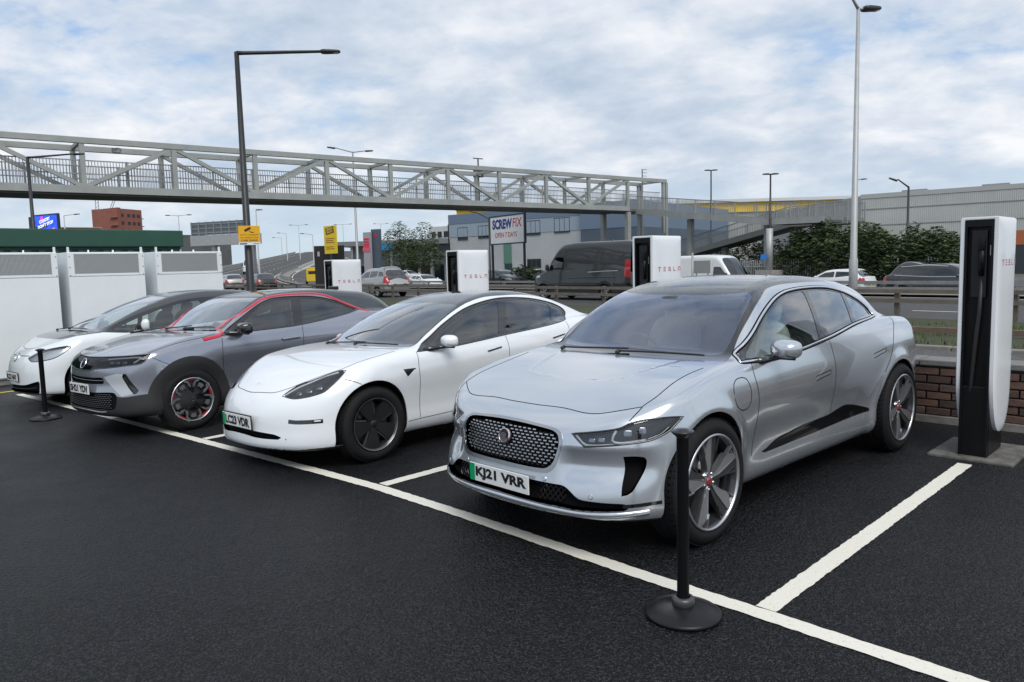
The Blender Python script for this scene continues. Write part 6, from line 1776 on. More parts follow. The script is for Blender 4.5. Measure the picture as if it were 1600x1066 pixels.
# ================================================================ trees and hedges
def leaf_mats(tone):
    k = {'dark': ((.026, .045, .015), (.048, .078, .024), (.080, .115, .040)), 'mid': ((.035, .060, .022), (.055, .085, .030), (.085, .115, .045)), 'grey': ((.045, .060, .034), (.07, .088, .05), (.11, .13, .08))}[tone]
    return [mat('leaf_%s_%d' % (tone, i), c, .75, var=.3, vscale=.8) for i, c in enumerate(k)]
def foliage(mb, blobs, n, size, rng, hollow=.45):
    tot = sum(b[1][0] * b[1][1] * b[1][2] for b in blobs)
    for c, r in blobs:
        k = int(n * r[0] * r[1] * r[2] / tot)
        sub = [(Vector((rng.gauss(0, .5), rng.gauss(0, .5), rng.gauss(0, .5))), rng.uniform(.25, .5)) for _ in range(14)]
        for _ in range(k):
            if rng.random() < .7:
                d = Vector((rng.gauss(0, 1), rng.gauss(0, 1), rng.gauss(0, 1))).normalized(); q = d * (hollow + (1.03 - hollow) * rng.random() ** .5)
            else:
                s = rng.choice(sub); d = Vector((rng.gauss(0, 1), rng.gauss(0, 1), rng.gauss(0, 1))).normalized(); q = s[0] + d * s[1]
                if q.length > 1.18: continue
            p = Vector((c[0] + q.x * r[0], c[1] + q.y * r[1], c[2] + q.z * r[2]))
            a = rng.uniform(0, 6.28); b_ = rng.uniform(-1.1, 1.1); sz = size * rng.uniform(.6, 1.35)
            u = Vector((math.cos(a), math.sin(a), math.sin(b_) * .6)) * sz; w = Vector((-math.sin(a) * .5, math.cos(a) * .5, math.cos(b_) * .6)) * sz * .62
            mb.add([p - u, p + w * .6, p + u, p - w * .6], [(0, 1, 2, 3)], rng.choices((0, 1, 2), (.4, .4, .2))[0])
def tree(name, label, base, h, blobs, n, size, tone, seed, trunk_r=.12, group=None, cat='tree'):
    rng = random.Random(seed); o = empty(name, base, 0, label, cat, group)
    t = MB(); t.tube([(0, 0, -.3), (.05, 0, h * .3), (-.04, .03, h * .6), (0, 0, h * .92)], [trunk_r, trunk_r * .8, trunk_r * .5, trunk_r * .15], 8)
    for c, r in blobs:
        a = Vector((0, 0, h * rng.uniform(.25, .5))); t.tube([a, (a + Vector(c)) / 2 + Vector((rng.uniform(-.2, .2), rng.uniform(-.2, .2), .1)), Vector(c)], [trunk_r * .5, trunk_r * .3, trunk_r * .1], 6)
    t.build('trunk', mat('bark', (.07, .055, .042), .95, var=.3, vscale=10), o, smooth=True)
    m = MB(); foliage(m, blobs, n, size, rng); m.build('crown', leaf_mats(tone), o)
    return o
rng0 = random.Random(5)
def bush_line(name, label, u0, u1, d0, d1, tops, n, tone, seed, depth=2.6, base=-.6):
    """dense hedge; tops: list of (fraction, height)"""
    a, b_ = gxy(u0, 430, d0), gxy(u1, 430, d1); L_ = (b_ - a).length; rz = math.atan2((b_ - a).y, (b_ - a).x); rng = random.Random(seed)
    blobs = []
    for f, h in tops:
        blobs.append(((f * L_, rng.uniform(-.4, .4), base + h * .5), (L_ / len(tops) * .72, depth * rng.uniform(.8, 1.1) / 2, h * .53)))
        for k in range(3): blobs.append(((f * L_ + rng.uniform(-1, 1), rng.uniform(-1, .4), base + h * rng.uniform(.7, .98)), (rng.uniform(.5, .9), rng.uniform(.5, .8), rng.uniform(.35, .6))))
    o = empty(name, a, rz, label, 'hedge'); m = MB()
    for f, h in tops: m.tube([(f * L_, 0, base), (f * L_ + .2, 0, base + h * .5), (f * L_ - .1, .1, base + h * .85)], [.08, .06, .02], 6)
    m.build('trunk', mat('bark', (.07, .055, .042), .95), o)
    m = MB(); foliage(m, blobs, n, .16, rng, .55); m.build('crown', leaf_mats(tone), o); return o
bush_line('hedge', 'dense dark green hedge right of the tall galvanised lamp column', 1345, 1520, 44, 39, [(.06, 3.8), (.2, 3.4), (.36, 3.3), (.5, 3.7), (.66, 3.7), (.82, 3.3), (.97, 2.4)], 15000, 'dark', 11)
bush_line('hedge', 'dense dark green hedge left of the tall galvanised lamp column, below the ramp', 1222, 1340, 50, 45, [(.1, 3.0), (.3, 4.0), (.5, 4.3), (.72, 4.3), (.93, 4.0)], 14000, 'dark', 12)
bush_line('undergrowth', 'shaded bushes in the gap under the ramp', 1120, 1225, 60, 52, [(.15, 3.0), (.5, 3.4), (.85, 3.6)], 4200, 'dark', 13)
tb = gxy(627, 430, 80); tree('roadside_tree', 'tall airy grey-green tree left of its twin, by the filling station', (tb.x, tb.y, 0), 6.4, [((0, 0, 3.0), (1.9, 1.6, 1.6)), ((-.6, 0, 4.6), (1.2, 1.1, 1.2)), ((.6, .2, 5.0), (1.0, .9, 1.1)), ((-.1, 0, 6.0), (.8, .7, .7)), ((1.0, 0, 2.4), (1.3, 1.0, 1.2))], 3600, .15, 'mid', 21)
tb = gxy(662, 430, 80); tree('roadside_tree', 'tall airy grey-green tree right of its twin, beside the trade unit', (tb.x, tb.y, 0), 6.1, [((0, 0, 3.0), (1.8, 1.5, 1.7)), ((-.7, 0, 4.7), (1.0, .9, 1.1)), ((.7, .2, 4.4), (1.1, .9, 1.1)), ((.3, 0, 5.8), (.8, .7, .7)), ((1.2, 0, 2.6), (1.2, 1.0, 1.2))], 3400, .15, 'mid', 22)
tb = gxy(695, 430, 100); tree('roadside_tree', 'small bushy tree tucked against the left corner of the trade unit', (tb.x, tb.y, 0), 5.6, [((0, 0, 3.2), (1.3, 1.2, 2.0)), ((-.2, 0, 4.8), (.8, .7, .9))], 1400, .16, 'mid', 23)
tb = gxy(942, 420, 68); bush_line('shrub_bed', 'dark shrubs in front of the blue end of the trade unit', 928, 990, 68, 66, [(.2, 3.3), (.55, 3.7), (.85, 3.0)], 2400, 'dark', 24, base=-.4)
bush_line('clipped_hedge', 'low clipped hedge in front of the trade unit door', 806, 850, 62, 60, [(.2, 1.9), (.5, 2.0), (.8, 1.9)], 1800, 'dark', 25, 1.2)
# ================================================================ the parked cars
CARS_GROUP = 'cars parked in the charging bays'
PAINT_A = mat('silver_paint', (.56, .595, .64), .20, metal=.70, coat=1.0, coat_rough=.01)
PAINT_B = mat('pearl_white_paint', (.76, .79, .82), .35, coat=1.0, coat_rough=.02)
PAINT_C = mat('grey_paint', (.34, .355, .41), .20, metal=.7, coat=1.0, coat_rough=.01)
PAINT_D = mat('white_paint', (.70, .74, .76), .38, coat=1.0, coat_rough=.03)
GLASS_W = glass_mat('windscreen_glass', (.80, .86, .87), refl=1.5, rain=.015)
GLASS_A = glass_mat('coated_windscreen_glass', (.80, .85, .88), refl=2.1, rain=.012, tone=(.78, .84, 1.0))
GLASS_S = glass_mat('door_glass', (.74, .84, .80), refl=1.5)
GLASS_D = glass_mat('privacy_glass', (.20, .23, .24), refl=1.5)
ROOFG_A = None
def wet_black(name, col=(.012, .013, .015), scale=120.0, amount=.6):
    """glossy dark roof glass with beads of rain standing on it"""
    m = bpy.data.materials.new(name); m.use_nodes = True
    nt = m.node_tree; N, L = nt.nodes, nt.links; b = N['Principled BSDF']
    b.inputs['Base Color'].default_value = (*col, 1); b.inputs['Roughness'].default_value = .06; b.inputs['Coat Weight'].default_value = 1
    tc = N.new('ShaderNodeTexCoord')
    v = N.new('ShaderNodeTexVoronoi'); v.inputs['Scale'].default_value = scale; v.feature = 'F1'
    L.new(tc.outputs['Object'], v.inputs['Vector'])
    n = N.new('ShaderNodeTexNoise'); n.inputs['Scale'].default_value = 5; n.inputs['Detail'].default_value = 4
    L.new(tc.outputs['Object'], n.inputs['Vector'])
    r = N.new('ShaderNodeMapRange'); r.inputs['From Min'].default_value = .12; r.inputs['From Max'].default_value = .42
    r.inputs['To Min'].default_value = 1; r.inputs['To Max'].default_value = 0; r.interpolation_type = 'SMOOTHSTEP'
    L.new(v.outputs['Distance'], r.inputs['Value'])
    r2 = N.new('ShaderNodeMapRange'); r2.inputs['From Min'].default_value = .42; r2.inputs['From Max'].default_value = .60
    L.new(n.outputs['Fac'], r2.inputs['Value'])
    mu = N.new('ShaderNodeMath'); mu.operation = 'MULTIPLY'; L.new(r.outputs[0], mu.inputs[0]); L.new(r2.outputs[0], mu.inputs[1])
    bp = N.new('ShaderNodeBump'); bp.inputs['Strength'].default_value = amount; bp.inputs['Distance'].default_value = .004
    L.new(mu.outputs[0], bp.inputs['Height']); L.new(bp.outputs[0], b.inputs['Normal']); L.new(bp.outputs[0], b.inputs['Coat Normal'])
    return m

def plan_box(kit, name, x0, x1, y0, y1, z0, z1, m, bev=.0, parent=None):
    mb = MB(); mb.box(x0, x1, y0, y1, z0, z1, bev=bev); return mb.build(name, m, parent or kit.root)

def on_body(kit, proj, u, v, sy=1):
    h = kit.tracer().hit(proj, u, v, sy)
    return (Vector(h[0]), Vector(h[1])) if h else None
def chips(kit, mb, pts, w, hgt, sink, sy=1, depth=.006):
    """small upright tablets set on the body at front-view points (y, z)"""
    for y, z in pts:
        h = on_body(kit, 'frontfull', y, z)
        if not h: continue
        p, n = h; p = p - n * sink
        sx = Vector((0, 0, 1)).cross(n).normalized() * (w / 2); sz = n.cross(sx).normalized() * (hgt / 2); d = n * depth
        V = [p - sx - sz, p + sx - sz, p + sx + sz, p - sx + sz]; V = V + [q + d for q in V]
        mb.add(V, [(4, 5, 6, 7), (0, 1, 5, 4), (1, 2, 6, 5), (2, 3, 7, 6), (3, 0, 4, 7)])
def surf_tube(kit, name, proj, pts, r, m, sink=0.0, both=True, parent=None, closed=False, step=.02):
    mb = MB()
    for sy in ((1, -1) if both else (1,)):
        ln = kit.tracer().line(proj, pts, sy, step, closed)
        P = [Vector(p) - Vector(n) * sink for p, n in ln]
        if closed: P.append(P[0])
        if len(P) > 1: mb.tube(P, r, 8)
    return mb.build(name, m, parent or kit.root, smooth=True)
def wipers(kit, a, b, c, d):
    for p, q in ((a, b), (c, d)):
        mb = MB()
        ln = kit.tracer().line('topfull', [p, q], 1, .04)
        P = [Vector(x) + Vector(n) * .018 for x, n in ln]
        if len(P) > 1:
            mb.tube(P, .007, 6); mb.tube([P[0] + Vector((.03, 0, -.01)), P[0]], .014, 8)
            mb.build('wiper', M_BLACKPL(), kit.root, smooth=True)

# ---------------------------------------------------------------- silver electric crossover
def car_a():
    K = CarKit('silver_crossover', 'silver electric crossover with large mesh grille, nearest the camera', FORM_A, .0235,
               (-4.2, 1.05, 1.1, .08, 1.68), (.505, 5.033, 223.384, 0, 0), CARS_GROUP, .378, 2.99, .418, PAINT_A, .835)
    K.outline('frit', 'top', [(-.335, -.05), (-.34, .4), (-.372, .70), (-.40, .80, 1), (-.646, .734), (-.869, .70), (-1.109, .645), (-1.22, .613, 1), (-1.12, .50), (-1.067, .3), (-1.052, -.05)])
    K.outline('windscreen', 'top', [(-.46, -.05), (-.465, .4), (-.50, .64), (-.54, .695), (-.66, .688), (-.87, .656), (-1.07, .605), (-1.11, .565), (-1.05, .44), (-1.0, .25), (-.985, -.05)])
    K.outline('roof_glass', 'top', [(-1.052, -.05), (-1.067, .3), (-1.12, .5), (-1.22, .613, 1), (-1.3, .590), (-1.5, .575), (-1.9, .565), (-2.4, .535), (-2.66, .49), (-2.76, .40), (-2.78, -.05)])
    K.outline('rear_glass', 'top', [(-2.98, -.05), (-2.99, .44), (-3.1, .5), (-3.4, .53), (-3.47, .5), (-3.5, -.05)])
    dlo = [(-.475, 1.030, 1), (-.672, 1.027), (-.796, 1.027), (-1.237, 1.040), (-1.8, 1.085), (-2.351, 1.139), (-2.94, 1.166, 1), (-2.905, 1.235), (-2.789, 1.311), (-2.564, 1.386), (-2.272, 1.435), (-1.879, 1.448), (-1.508, 1.432), (-1.235, 1.378), (-.925, 1.266)]
    K.outline('dlo', 'side', dlo, where=lambda C, N: (np.abs(N[:, 1]) > .25) & (C[:, 2] > .98))
    K.outline('front_window', 'side', [(-.56, 1.047, 1), (-.80, 1.180), (-1.0, 1.275), (-1.25, 1.362), (-1.5, 1.411), (-1.80, 1.426, 1), (-1.600, 1.066, 1), (-1.237, 1.055), (-.80, 1.045)], only=['dlo'])
    K.outline('rear_window', 'side', [(-1.875, 1.426, 1), (-2.10, 1.425), (-2.27, 1.413), (-2.49, 1.381, 1), (-2.335, 1.153, 1), (-2.0, 1.122), (-1.665, 1.087, 1)], only=['dlo'])
    K.outline('quarter_window', 'side', [(-2.555, 1.362, 1), (-2.74, 1.302), (-2.85, 1.232), (-2.865, 1.18, 1), (-2.41, 1.158, 1)], only=['dlo'])
    K.outline('front_door', 'side', [(-.575, 1.035, 1), (-.556, .97), (-.59, .82), (-.61, .63), (-.612, .30, 1), (-1.83, .30, 1), (-1.805, .6), (-1.767, .878), (-1.738, 1.03), (-1.735, 1.088, 1), (-1.2, 1.06), (-.8, 1.04)], only=['body'], gap=False)
    K.outline('rear_door', 'side', [(-1.735, 1.08, 1), (-1.738, 1.03), (-1.767, .878), (-1.805, .6), (-1.83, .30, 1), (-2.42, .30, 1), (-2.52, .50), (-2.66, .72), (-2.80, .857), (-2.86, .95), (-2.93, 1.03), (-3.03, 1.10), (-3.12, 1.16, 1), (-2.6, 1.16), (-2.2, 1.13)], only=['body'])
    K.outline('sill_trim', 'side', [(-.488, .388, 1), (-.786, .405), (-1.0, .452), (-1.38, .478), (-1.78, .487), (-1.95, .512), (-2.06, .526), (-2.215, .505), (-2.42, .457), (-2.56, .418, 1), (-1.569, .392), (-1.0, .386)])
    K.outline('sill', 'side', [(-.44, .386, 1), (-1.0, .383), (-1.569, .389), (-2.56, .415, 1), (-2.57, .10, 1), (-.44, .10, 1)], only=['body', 'front_door', 'rear_door'])
    bon = [(.592, -.05), (.590, .12), (.577, .30), (.583, .47), (.562, .565), (.497, .67), (.425, .765, 1), (.30, .775), (.10, .754), (-.067, .75), (-.2, .765), (-.345, .80, 1), (-.338, .4), (-.332, -.05)]
    K.outline('bonnet', 'top', bon, only=['body'])
    light3 = [(.693, .472, .722), (.689, .560, .659), (.605, .708, .673), (.467, .845, .695), (.401, .883, .720), (.357, .902, .741), (.301, .921, .785), (.263, .929, .809), (.331, .900, .814), (.416, .848, .813), (.481, .792, .804), (.531, .746, .785), (.557, .725, .768), (.584, .693, .757), (.648, .584, .738)]
    lt = q3('quarter', light3, (0, 1, 7))
    K.outline('headlamp', 'quarter', lt)
    gr = [(-.05, .758), (.10, .757), (.27, .748), (.37, .738), (.418, .714), (.432, .67), (.425, .62), (.402, .536), (.355, .490), (.2, .484), (-.05, .486)]
    K.outline('grille_frame', 'front', gr)
    grm = [(-.05, .744), (.10, .743), (.26, .735), (.36, .724), (.398, .702), (.412, .66), (.406, .62), (.384, .545), (.338, .512), (.2, .507), (-.05, .509)]
    K.outline('grille', 'front', grm)
    intk = [(-.05, .438), (.2, .437), (.40, .434), (.465, .430), (.505, .407), (.56, .368), (.664, .358), (.775, .352), (.80, .338), (.783, .312), (.553, .300), (.388, .309), (.124, .319), (-.05, .322)]
    K.outline('lower_intake', 'front', intk)
    vent = [(.745, .608, 1), (.80, .610), (.832, .603), (.837, .58), (.822, .493), (.803, .419), (.785, .401), (.760, .394, 1)]
    K.outline('side_vent', 'front', vent)
    K.B.cut(lambda P, N: P[:, 2] - .255 + .0 * np.abs(P[:, 1]), 'lip', lambda C, N: (C[:, 0] > .25) & (K.B._r == 0), pre=lambda P: P[:, 2] < .4)
    K.outline('tail_lamp', 'side', [(-3.36, .985, 1), (-3.6, 1.03), (-4.1, 1.035), (-4.1, .94), (-3.6, .935)], where=lambda C, N: C[:, 0] < -3.2)
    K.finish_cuts()
    K.tracer()
    K.panel('body_shell', ['body', 'arch_keep'])
    K.panel('bonnet', ['bonnet'])
    K.panel('front_door', ['front_door'], split=True); K.panel('rear_door', ['rear_door'], split=True)
    K.panel('sill', ['sill'], split=True)
    K.panel('sill_trim', ['sill_trim'], M_GLOSSBLK(), split=True, off=-.004)
    K.panel('underbody', ['underbody'], M_BLACKPL())
    K.panel('bumper_lip', ['lip'], M_BLACKPL(), off=-.006)
    K.panel('window_surround', ['dlo'], M_GLOSSBLK(), split=True, off=-.003)
    K.panel('windscreen_border', ['frit'], M_GLOSSBLK(), off=-.003)
    K.pane('windscreen', ['windscreen'], GLASS_A, -.003)
    K.pane('rear_screen', ['rear_glass'], GLASS_D, -.003)
    K.pane('window', ['front_window'], GLASS_S, -.006, split=True)
    K.pane('window', ['rear_window'], GLASS_D, -.006, split=True)
    K.pane('window', ['quarter_window'], GLASS_D, -.006, split=True)
    K.panel('roof_panel', ['roof_glass'], wet_black('wet_roof_glass'), off=-.003)
    K.panel('tail_lamp', ['tail_lamp'], M_RED())
    # lamps
    for o in K.recess('headlamp', ['headlamp'], .035, mat('lamp_floor', (.012, .0125, .014), .25, metal=.2), M_GLOSSBLK(), split=True): pass
    lenses = K.pane('headlamp_lens', ['headlamp'], M_LENS(), -.002, split=True)
    K.strip('headlamp_rim', 'quarter', lt, .010, M_GLOSSBLK(), .002, .0005, closed=True, joined=False)
    surf_tube(K, 'light_guide', 'quarter', [(.135, .716), (.085, .668), (-.02, .672), (-.07, .674)], .008, M_LED(), .012)
    surf_tube(K, 'light_guide', 'quarter', [(-.085, .752), (-.06, .70), (-.10, .685), (-.25, .700)], .008, M_LED(), .012)
    surf_tube(K, 'light_guide', 'quarter', [(-.25, .700), (-.34, .728), (-.40, .77)], .004, M_SATIN(), .014)
    pj = MB()
    for u, v, w_, h_ in ((.055, .697, .045, .03), (.0, .70, .045, .032), (-.15, .735, .055, .045), (-.235, .748, .05, .05)):
        for sy in (1, -1):
            h = on_body(K, 'quarter', u, v, sy)
            if h:
                p, n = h; T = n.to_track_quat('Z', 'Y').to_matrix()
                superell(pj, p - n * .028, (w_ * .5, h_ * .5, .010), .5, 14, 8, T)
    pj.build('lamp_projectors', M_LAMPIN(), K.root, smooth=True)
    # grille
    K.panel('grille_frame', ['grille_frame'], mat('grille_surround', (.46, .47, .48), .22, metal=1.0), off=.004)
    K.recess('grille_back', ['grille'], .045, M_GAP(), M_GLOSSBLK())
    poly = np.array([p[:2] for p in grm] + [(-p[0], p[1]) for p in grm[::-1]])
    inner = [(.40, .70), (.405, .62), (.385, .55), (.338, .517), (0, .514), (-.338, .517), (-.385, .55), (-.405, .62), (-.40, .70), (-.36, .72), (-.2, .736), (0, .74), (.2, .736), (.36, .72)]
    pts = []; lat = MB()
    for r in range(13):
        z = .521 + r * .0182
        for c in range(-12, 13):
            y = (c + (.5 if r % 2 else 0)) * .0385
            if poly_sd(np.array([[y, z]]), inner)[0] < -.010 and math.hypot(y, z - .655) > .052: pts.append((y, z))
    ch = MB(); chips(K, ch, pts, .0225, .0068, .018); o = ch.build('grille_studs', M_SATIN(), K.root); tag(o, kind='stuff')
    for r in range(13):                       # dark lattice behind the bright studs
        z = .521 + r * .0182
        for c in range(-12, 13):
            y = (c + (.5 if r % 2 else 0)) * .0385
            for dy in (-.01925, .01925):
                q = (y + dy, z + .0182)
                if poly_sd(np.array([[y, z], q]), inner).max() < .0:
                    a, b = on_body(K, 'frontfull', y, z), on_body(K, 'frontfull', *q)
                    if a and b: lat.bar(a[0] - a[1] * .024, b[0] - b[1] * .024, .005, .008)
    o = lat.build('grille_lattice', M_GLOSSBLK(), K.root); tag(o, kind='stuff')
    h = on_body(K, 'frontfull', 0, .655); T = h[1].to_track_quat('Z', 'Y').to_matrix().to_4x4(); T.translation = h[0] - h[1] * .012
    bd = MB(); bd.lathe([(0, .012), (.036, .012), (.040, .016), (.046, .014), (.048, 0)], 32, T=T); bo = bd.build('badge', mat('badge_dark', (.05, .022, .02), .25, coat=.8), K.root, smooth=True)
    rg = MB(); rg.lathe([(.039, .013), (.042, .0185), (.046, .0165), (.048, .011)], 32, T=T)
    face = [(-.020, .024), (-.012, .020), (-.005, .023), (.005, .023), (.012, .020), (.020, .024), (.022, .010), (.015, -.004), (.010, -.020), (.004, -.026), (-.004, -.026), (-.010, -.020), (-.015, -.004), (-.022, .010)]
    # emblem: round medallion with a silver animal face in relief
    T2 = Matrix.Translation(T.translation) @ Matrix(((0, 0, 1, 0), (1, 0, 0, 0), (0, 1, 0, 0), (0, 0, 0, 1)))
    rg.prism(face, .014, .018, T=T2)
    rg.build('badge_relief', M_CHROME(), bo)
    # lower intake, vents
    K.recess('lower_intake', ['lower_intake'], .05, M_GAP(), M_BLACKPL())
    hx = MB()
    for r in range(4):
        z = .335 + r * .022
        for c in range(-14, 15):
            y = (c + (.5 if r % 2 else 0)) * .034
            if abs(y) < .29 or abs(y) > .46: continue
            for dy in (-.017, .017):
                a, b = on_body(K, 'frontfull', y, z), on_body(K, 'frontfull', y + dy, z + .022)
                if a and b: hx.bar(a[0] - a[1] * .028, b[0] - b[1] * .028, .004, .008)
    o = hx.build('intake_mesh', M_GLOSSBLK(), K.root); tag(o, kind='stuff')
    K.recess('side_vent', ['side_vent'], .06, M_GAP(), M_BLACKPL(), split=True)
    K.strip('intake_wing', 'front', [(.77, .338), (.83, .343), (.90, .350)], .020, M_GLOSSBLK(), 0, .0015, joined=False)
    K.strip('lower_blade', 'front', [(.0, .294), (.2, .291), (.4, .283), (.56, .277), (.70, .282), (.80, .292), (.86, .300)], .036, PAINT_A, .010)
    for sy in (1, -1):
        for yy, zz in ((.62, .385), (.34, .452)):
            h = on_body(K, 'frontfull', yy * sy, zz)
            if h:
                sn = MB(); T = h[1].to_track_quat('Z', 'Y').to_matrix().to_4x4(); T.translation = h[0]
                sn.lathe([(0, .003), (.010, .003), (.012, 0)], 14, T=T); sn.lathe([(.0125, .002), (.015, .0)], 14, T=T); sn.build('parking_sensor', PAINT_A, K.root)
    # bright window line, handles, flap
    K.strip('window_seal', 'side', dlo, .036, M_GAP(), .002, .0008, closed=True)
    K.strip('window_chrome', 'side', dlo, .018, M_CHROME(), .008, .001, closed=True)
    K.shut_lines([('top', [(.592, -.02)] + bon[1:-3], False),
                  ('side', [(-.575, 1.02), (-.556, .97), (-.59, .82), (-.61, .63), (-.612, .40)], False),
                  ('side', [(-1.738, 1.06), (-1.767, .878), (-1.805, .6), (-1.825, .50)], False),
                  ('side', [(-3.12, 1.145), (-3.03, 1.10), (-2.93, 1.03), (-2.86, .95), (-2.80, .857), (-2.66, .72)], False),
                  ('side', [(-.28, .86), (-.29, .92), (-.33, .945), (-.40, .948), (-.455, .93), (-.487, .88), (-.494, .83), (-.478, .775), (-.44, .748), (-.36, .752), (-.30, .79)], True),
                  ('quarter', [(-.240, .866), (-.20, .835), (-.160, .800)], False),
                  ('side', [(-1.448, .826), (-1.56, .838), (-1.695, .847), (-1.688, .822), (-1.56, .808), (-1.450, .797)], True),
                  ('side', [(-2.46, .890), (-2.58, .905), (-2.705, .918), (-2.692, .892), (-2.58, .875), (-2.465, .860)], True)])
    K.liners()
    K.wheels('A', .255, .288, steer=0.0)
    K.plate('KJ21 VRR', .838, .406, tilt=-.02)
    K.mirror((-.70, .885, 1.02), (-.84, .975, 1.087), (.075, .105, .062), PAINT_A, e=.68)
    sp = MB(); 
    V = []; F = []
    for i in range(9):
        y = -.46 + i * .115; zc = 1.474 - .09 * y * y
        for p in ((-2.74, zc + .004), (-2.95, zc - .032), (-3.14 + .10 * (abs(y) / .6) ** 2, zc - .068), (-3.12 + .10 * (abs(y) / .6) ** 2, zc - .10), (-2.9, zc - .09)):
            V.append((p[0], y, p[1]))
    for i in range(8):
        for k in range(4): F.append((i * 5 + 5 + k, i * 5 + 5 + k + 1, i * 5 + k + 1, i * 5 + k))
    F += [(0, 1, 2, 3, 4), (44, 43, 42, 41, 40)]
    sp.add(V, F); sp.build('roof_spoiler', PAINT_A, K.root, auto=35)
    wipers(K, (-.37, -.55), (-.42, .02), (-.365, -.02), (-.44, .62))
    K.cabin(xs=-1.22, zf=.36, ysep=.39, seat_c=(.50, .50, .51), xd=-.72, zd=1.02, xr=-2.15, hw=.74)
    mm = MB(); superell(mm, (-.98, 0, 1.36), (.05, .10, .06), .6, 16, 10); mm.build('interior_mirror', M_INT(), K.root, smooth=True)
    return K

# ---------------------------------------------------------------- white electric saloon
def car_b():
    K = CarKit('white_saloon', 'white electric saloon with black wheels, glass roof and no grille', FORM_B, .029,
               (-4.2, 1.05, 1.1, .08, 1.56), (-1.858, 7.166, 225.448, -.028, .0177), CARS_GROUP, .334, 2.875, .388, PAINT_B, .80)
    K.outline('frit', 'top', [(-.435, -.05), (-.45, .4), (-.49, .64), (-.545, .735, 1), (-.749, .690), (-.908, .672), (-1.143, .632), (-1.40, .588, 1), (-1.37, .40), (-1.35, .2), (-1.345, -.05)])
    K.outline('windscreen', 'top', [(-.515, -.05), (-.53, .4), (-.58, .63), (-.64, .685), (-.75, .663), (-.92, .643), (-1.15, .603), (-1.31, .565), (-1.30, .40), (-1.285, .2), (-1.28, -.05)])
    K.outline('roof_glass', 'top', [(-1.345, -.05), (-1.35, .2), (-1.37, .40), (-1.40, .588, 1), (-1.65, .56), (-2.0, .55), (-2.5, .51), (-2.9, .47), (-3.25, .46), (-3.36, .40), (-3.38, -.05)])
    dlo = [(-.540, .918, 1), (-.836, .921), (-1.109, .934), (-1.717, .977), (-2.316, 1.014), (-2.70, 1.050), (-2.85, 1.085), (-2.93, 1.145), (-2.88, 1.205), (-2.72, 1.265), (-2.382, 1.327), (-1.952, 1.353), (-1.628, 1.328), (-1.315, 1.264), (-.997, 1.141), (-.728, 1.002)]
    K.outline('dlo', 'side', dlo, where=lambda C, N: (np.abs(N[:, 1]) > .25) & (C[:, 2] > .88))
    K.outline('front_window', 'side', [(-.73, .965, 1), (-1.02, 1.125), (-1.33, 1.240), (-1.63, 1.303), (-1.835, 1.322, 1), (-1.64, .990, 1), (-1.109, .952), (-.84, .940, 1)], only=['dlo'])
    K.outline('rear_window', 'side', [(-1.965, 1.324, 1), (-2.2, 1.322), (-2.42, 1.300), (-2.68, 1.245, 1), (-2.56, 1.056, 1), (-2.3, 1.035), (-1.765, 1.0, 1)], only=['dlo'])
    K.outline('quarter_window', 'side', [(-2.71, 1.235, 1), (-2.82, 1.195), (-2.885, 1.150), (-2.83, 1.105), (-2.70, 1.072), (-2.595, 1.060, 1)], only=['dlo'])
    K.outline('front_door', 'side', [(-.53, .925, 1), (-.512, .78), (-.53, .623), (-.549, .30, 1), (-1.72, .34, 1), (-1.71, .6), (-1.72, .835), (-1.72, .985, 1), (-1.1, .96), (-.8, .94)], only=['body'])
    K.outline('rear_door', 'side', [(-1.72, .985, 1), (-1.72, .835), (-1.71, .6), (-1.72, .34, 1), (-2.38, .36, 1), (-2.50, .62), (-2.62, .76), (-2.70, .90), (-2.74, 1.045, 1), (-2.3, 1.03)], only=['body'])
    bon = [(.690, -.05), (.682, .10), (.644, .319), (.582, .43), (.50, .515), (.36, .645), (.22, .755), (.1, .80), (-.1, .81), (-.33, .79), (-.46, .74, 1), (-.44, .4), (-.432, -.05)]
    K.outline('bonnet', 'top', bon, only=['body'])
    light3 = [(.629, .455, .635), (.599, .582, .617), (.547, .671, .626), (.484, .742, .645), (.415, .792, .672), (.348, .810, .719), (.272, .816, .776), (.205, .804, .828), (.233, .762, .829), (.302, .707, .806), (.372, .653, .777), (.438, .593, .748), (.497, .523, .723), (.575, .483, .675)]
    lt = q3('quarter', light3, (0, 7))
    K.outline('headlamp', 'quarter', lt)
    K.outline('lower_intake', 'front', [(-.05, .347), (.084, .347), (.28, .338), (.48, .324), (.54, .305), (.60, .283, 1), (.45, .281), (.284, .284), (.12, .296), (-.05, .300)])
    K.outline('chin', 'front', [(-.05, .20), (.3, .20), (.65, .198), (.9, .19), (.9, .05), (-.05, .05)], where=lambda C, N: (C[:, 0] > .3) & (C[:, 2] < .25))
    K.outline('tail_lamp', 'side', [(-3.42, .95, 1), (-3.6, 1.02), (-4.1, 1.02), (-4.1, .86), (-3.65, .86)], where=lambda C, N: C[:, 0] < -3.2)
    K.outline('side_marker', 'side', [(-.327, .784, 1), (-.473, .778, 1), (-.376, .708, 1)])
    K.finish_cuts()
    K.panel('body_shell', ['body']); K.panel('bonnet', ['bonnet'])
    K.panel('front_door', ['front_door'], split=True); K.panel('rear_door', ['rear_door'], split=True)
    K.panel('underbody', ['underbody', 'chin'], M_BLACKPL())
    K.panel('window_surround', ['dlo'], M_GLOSSBLK(), split=True, off=-.003)
    K.panel('windscreen_border', ['frit'], M_GLOSSBLK(), off=-.003)
    K.pane('windscreen', ['windscreen'], GLASS_W, -.003)
    K.pane('window', ['front_window'], GLASS_S, -.006, split=True)
    K.pane('window', ['rear_window'], GLASS_S, -.006, split=True)
    K.pane('window', ['quarter_window'], GLASS_S, -.006, split=True)
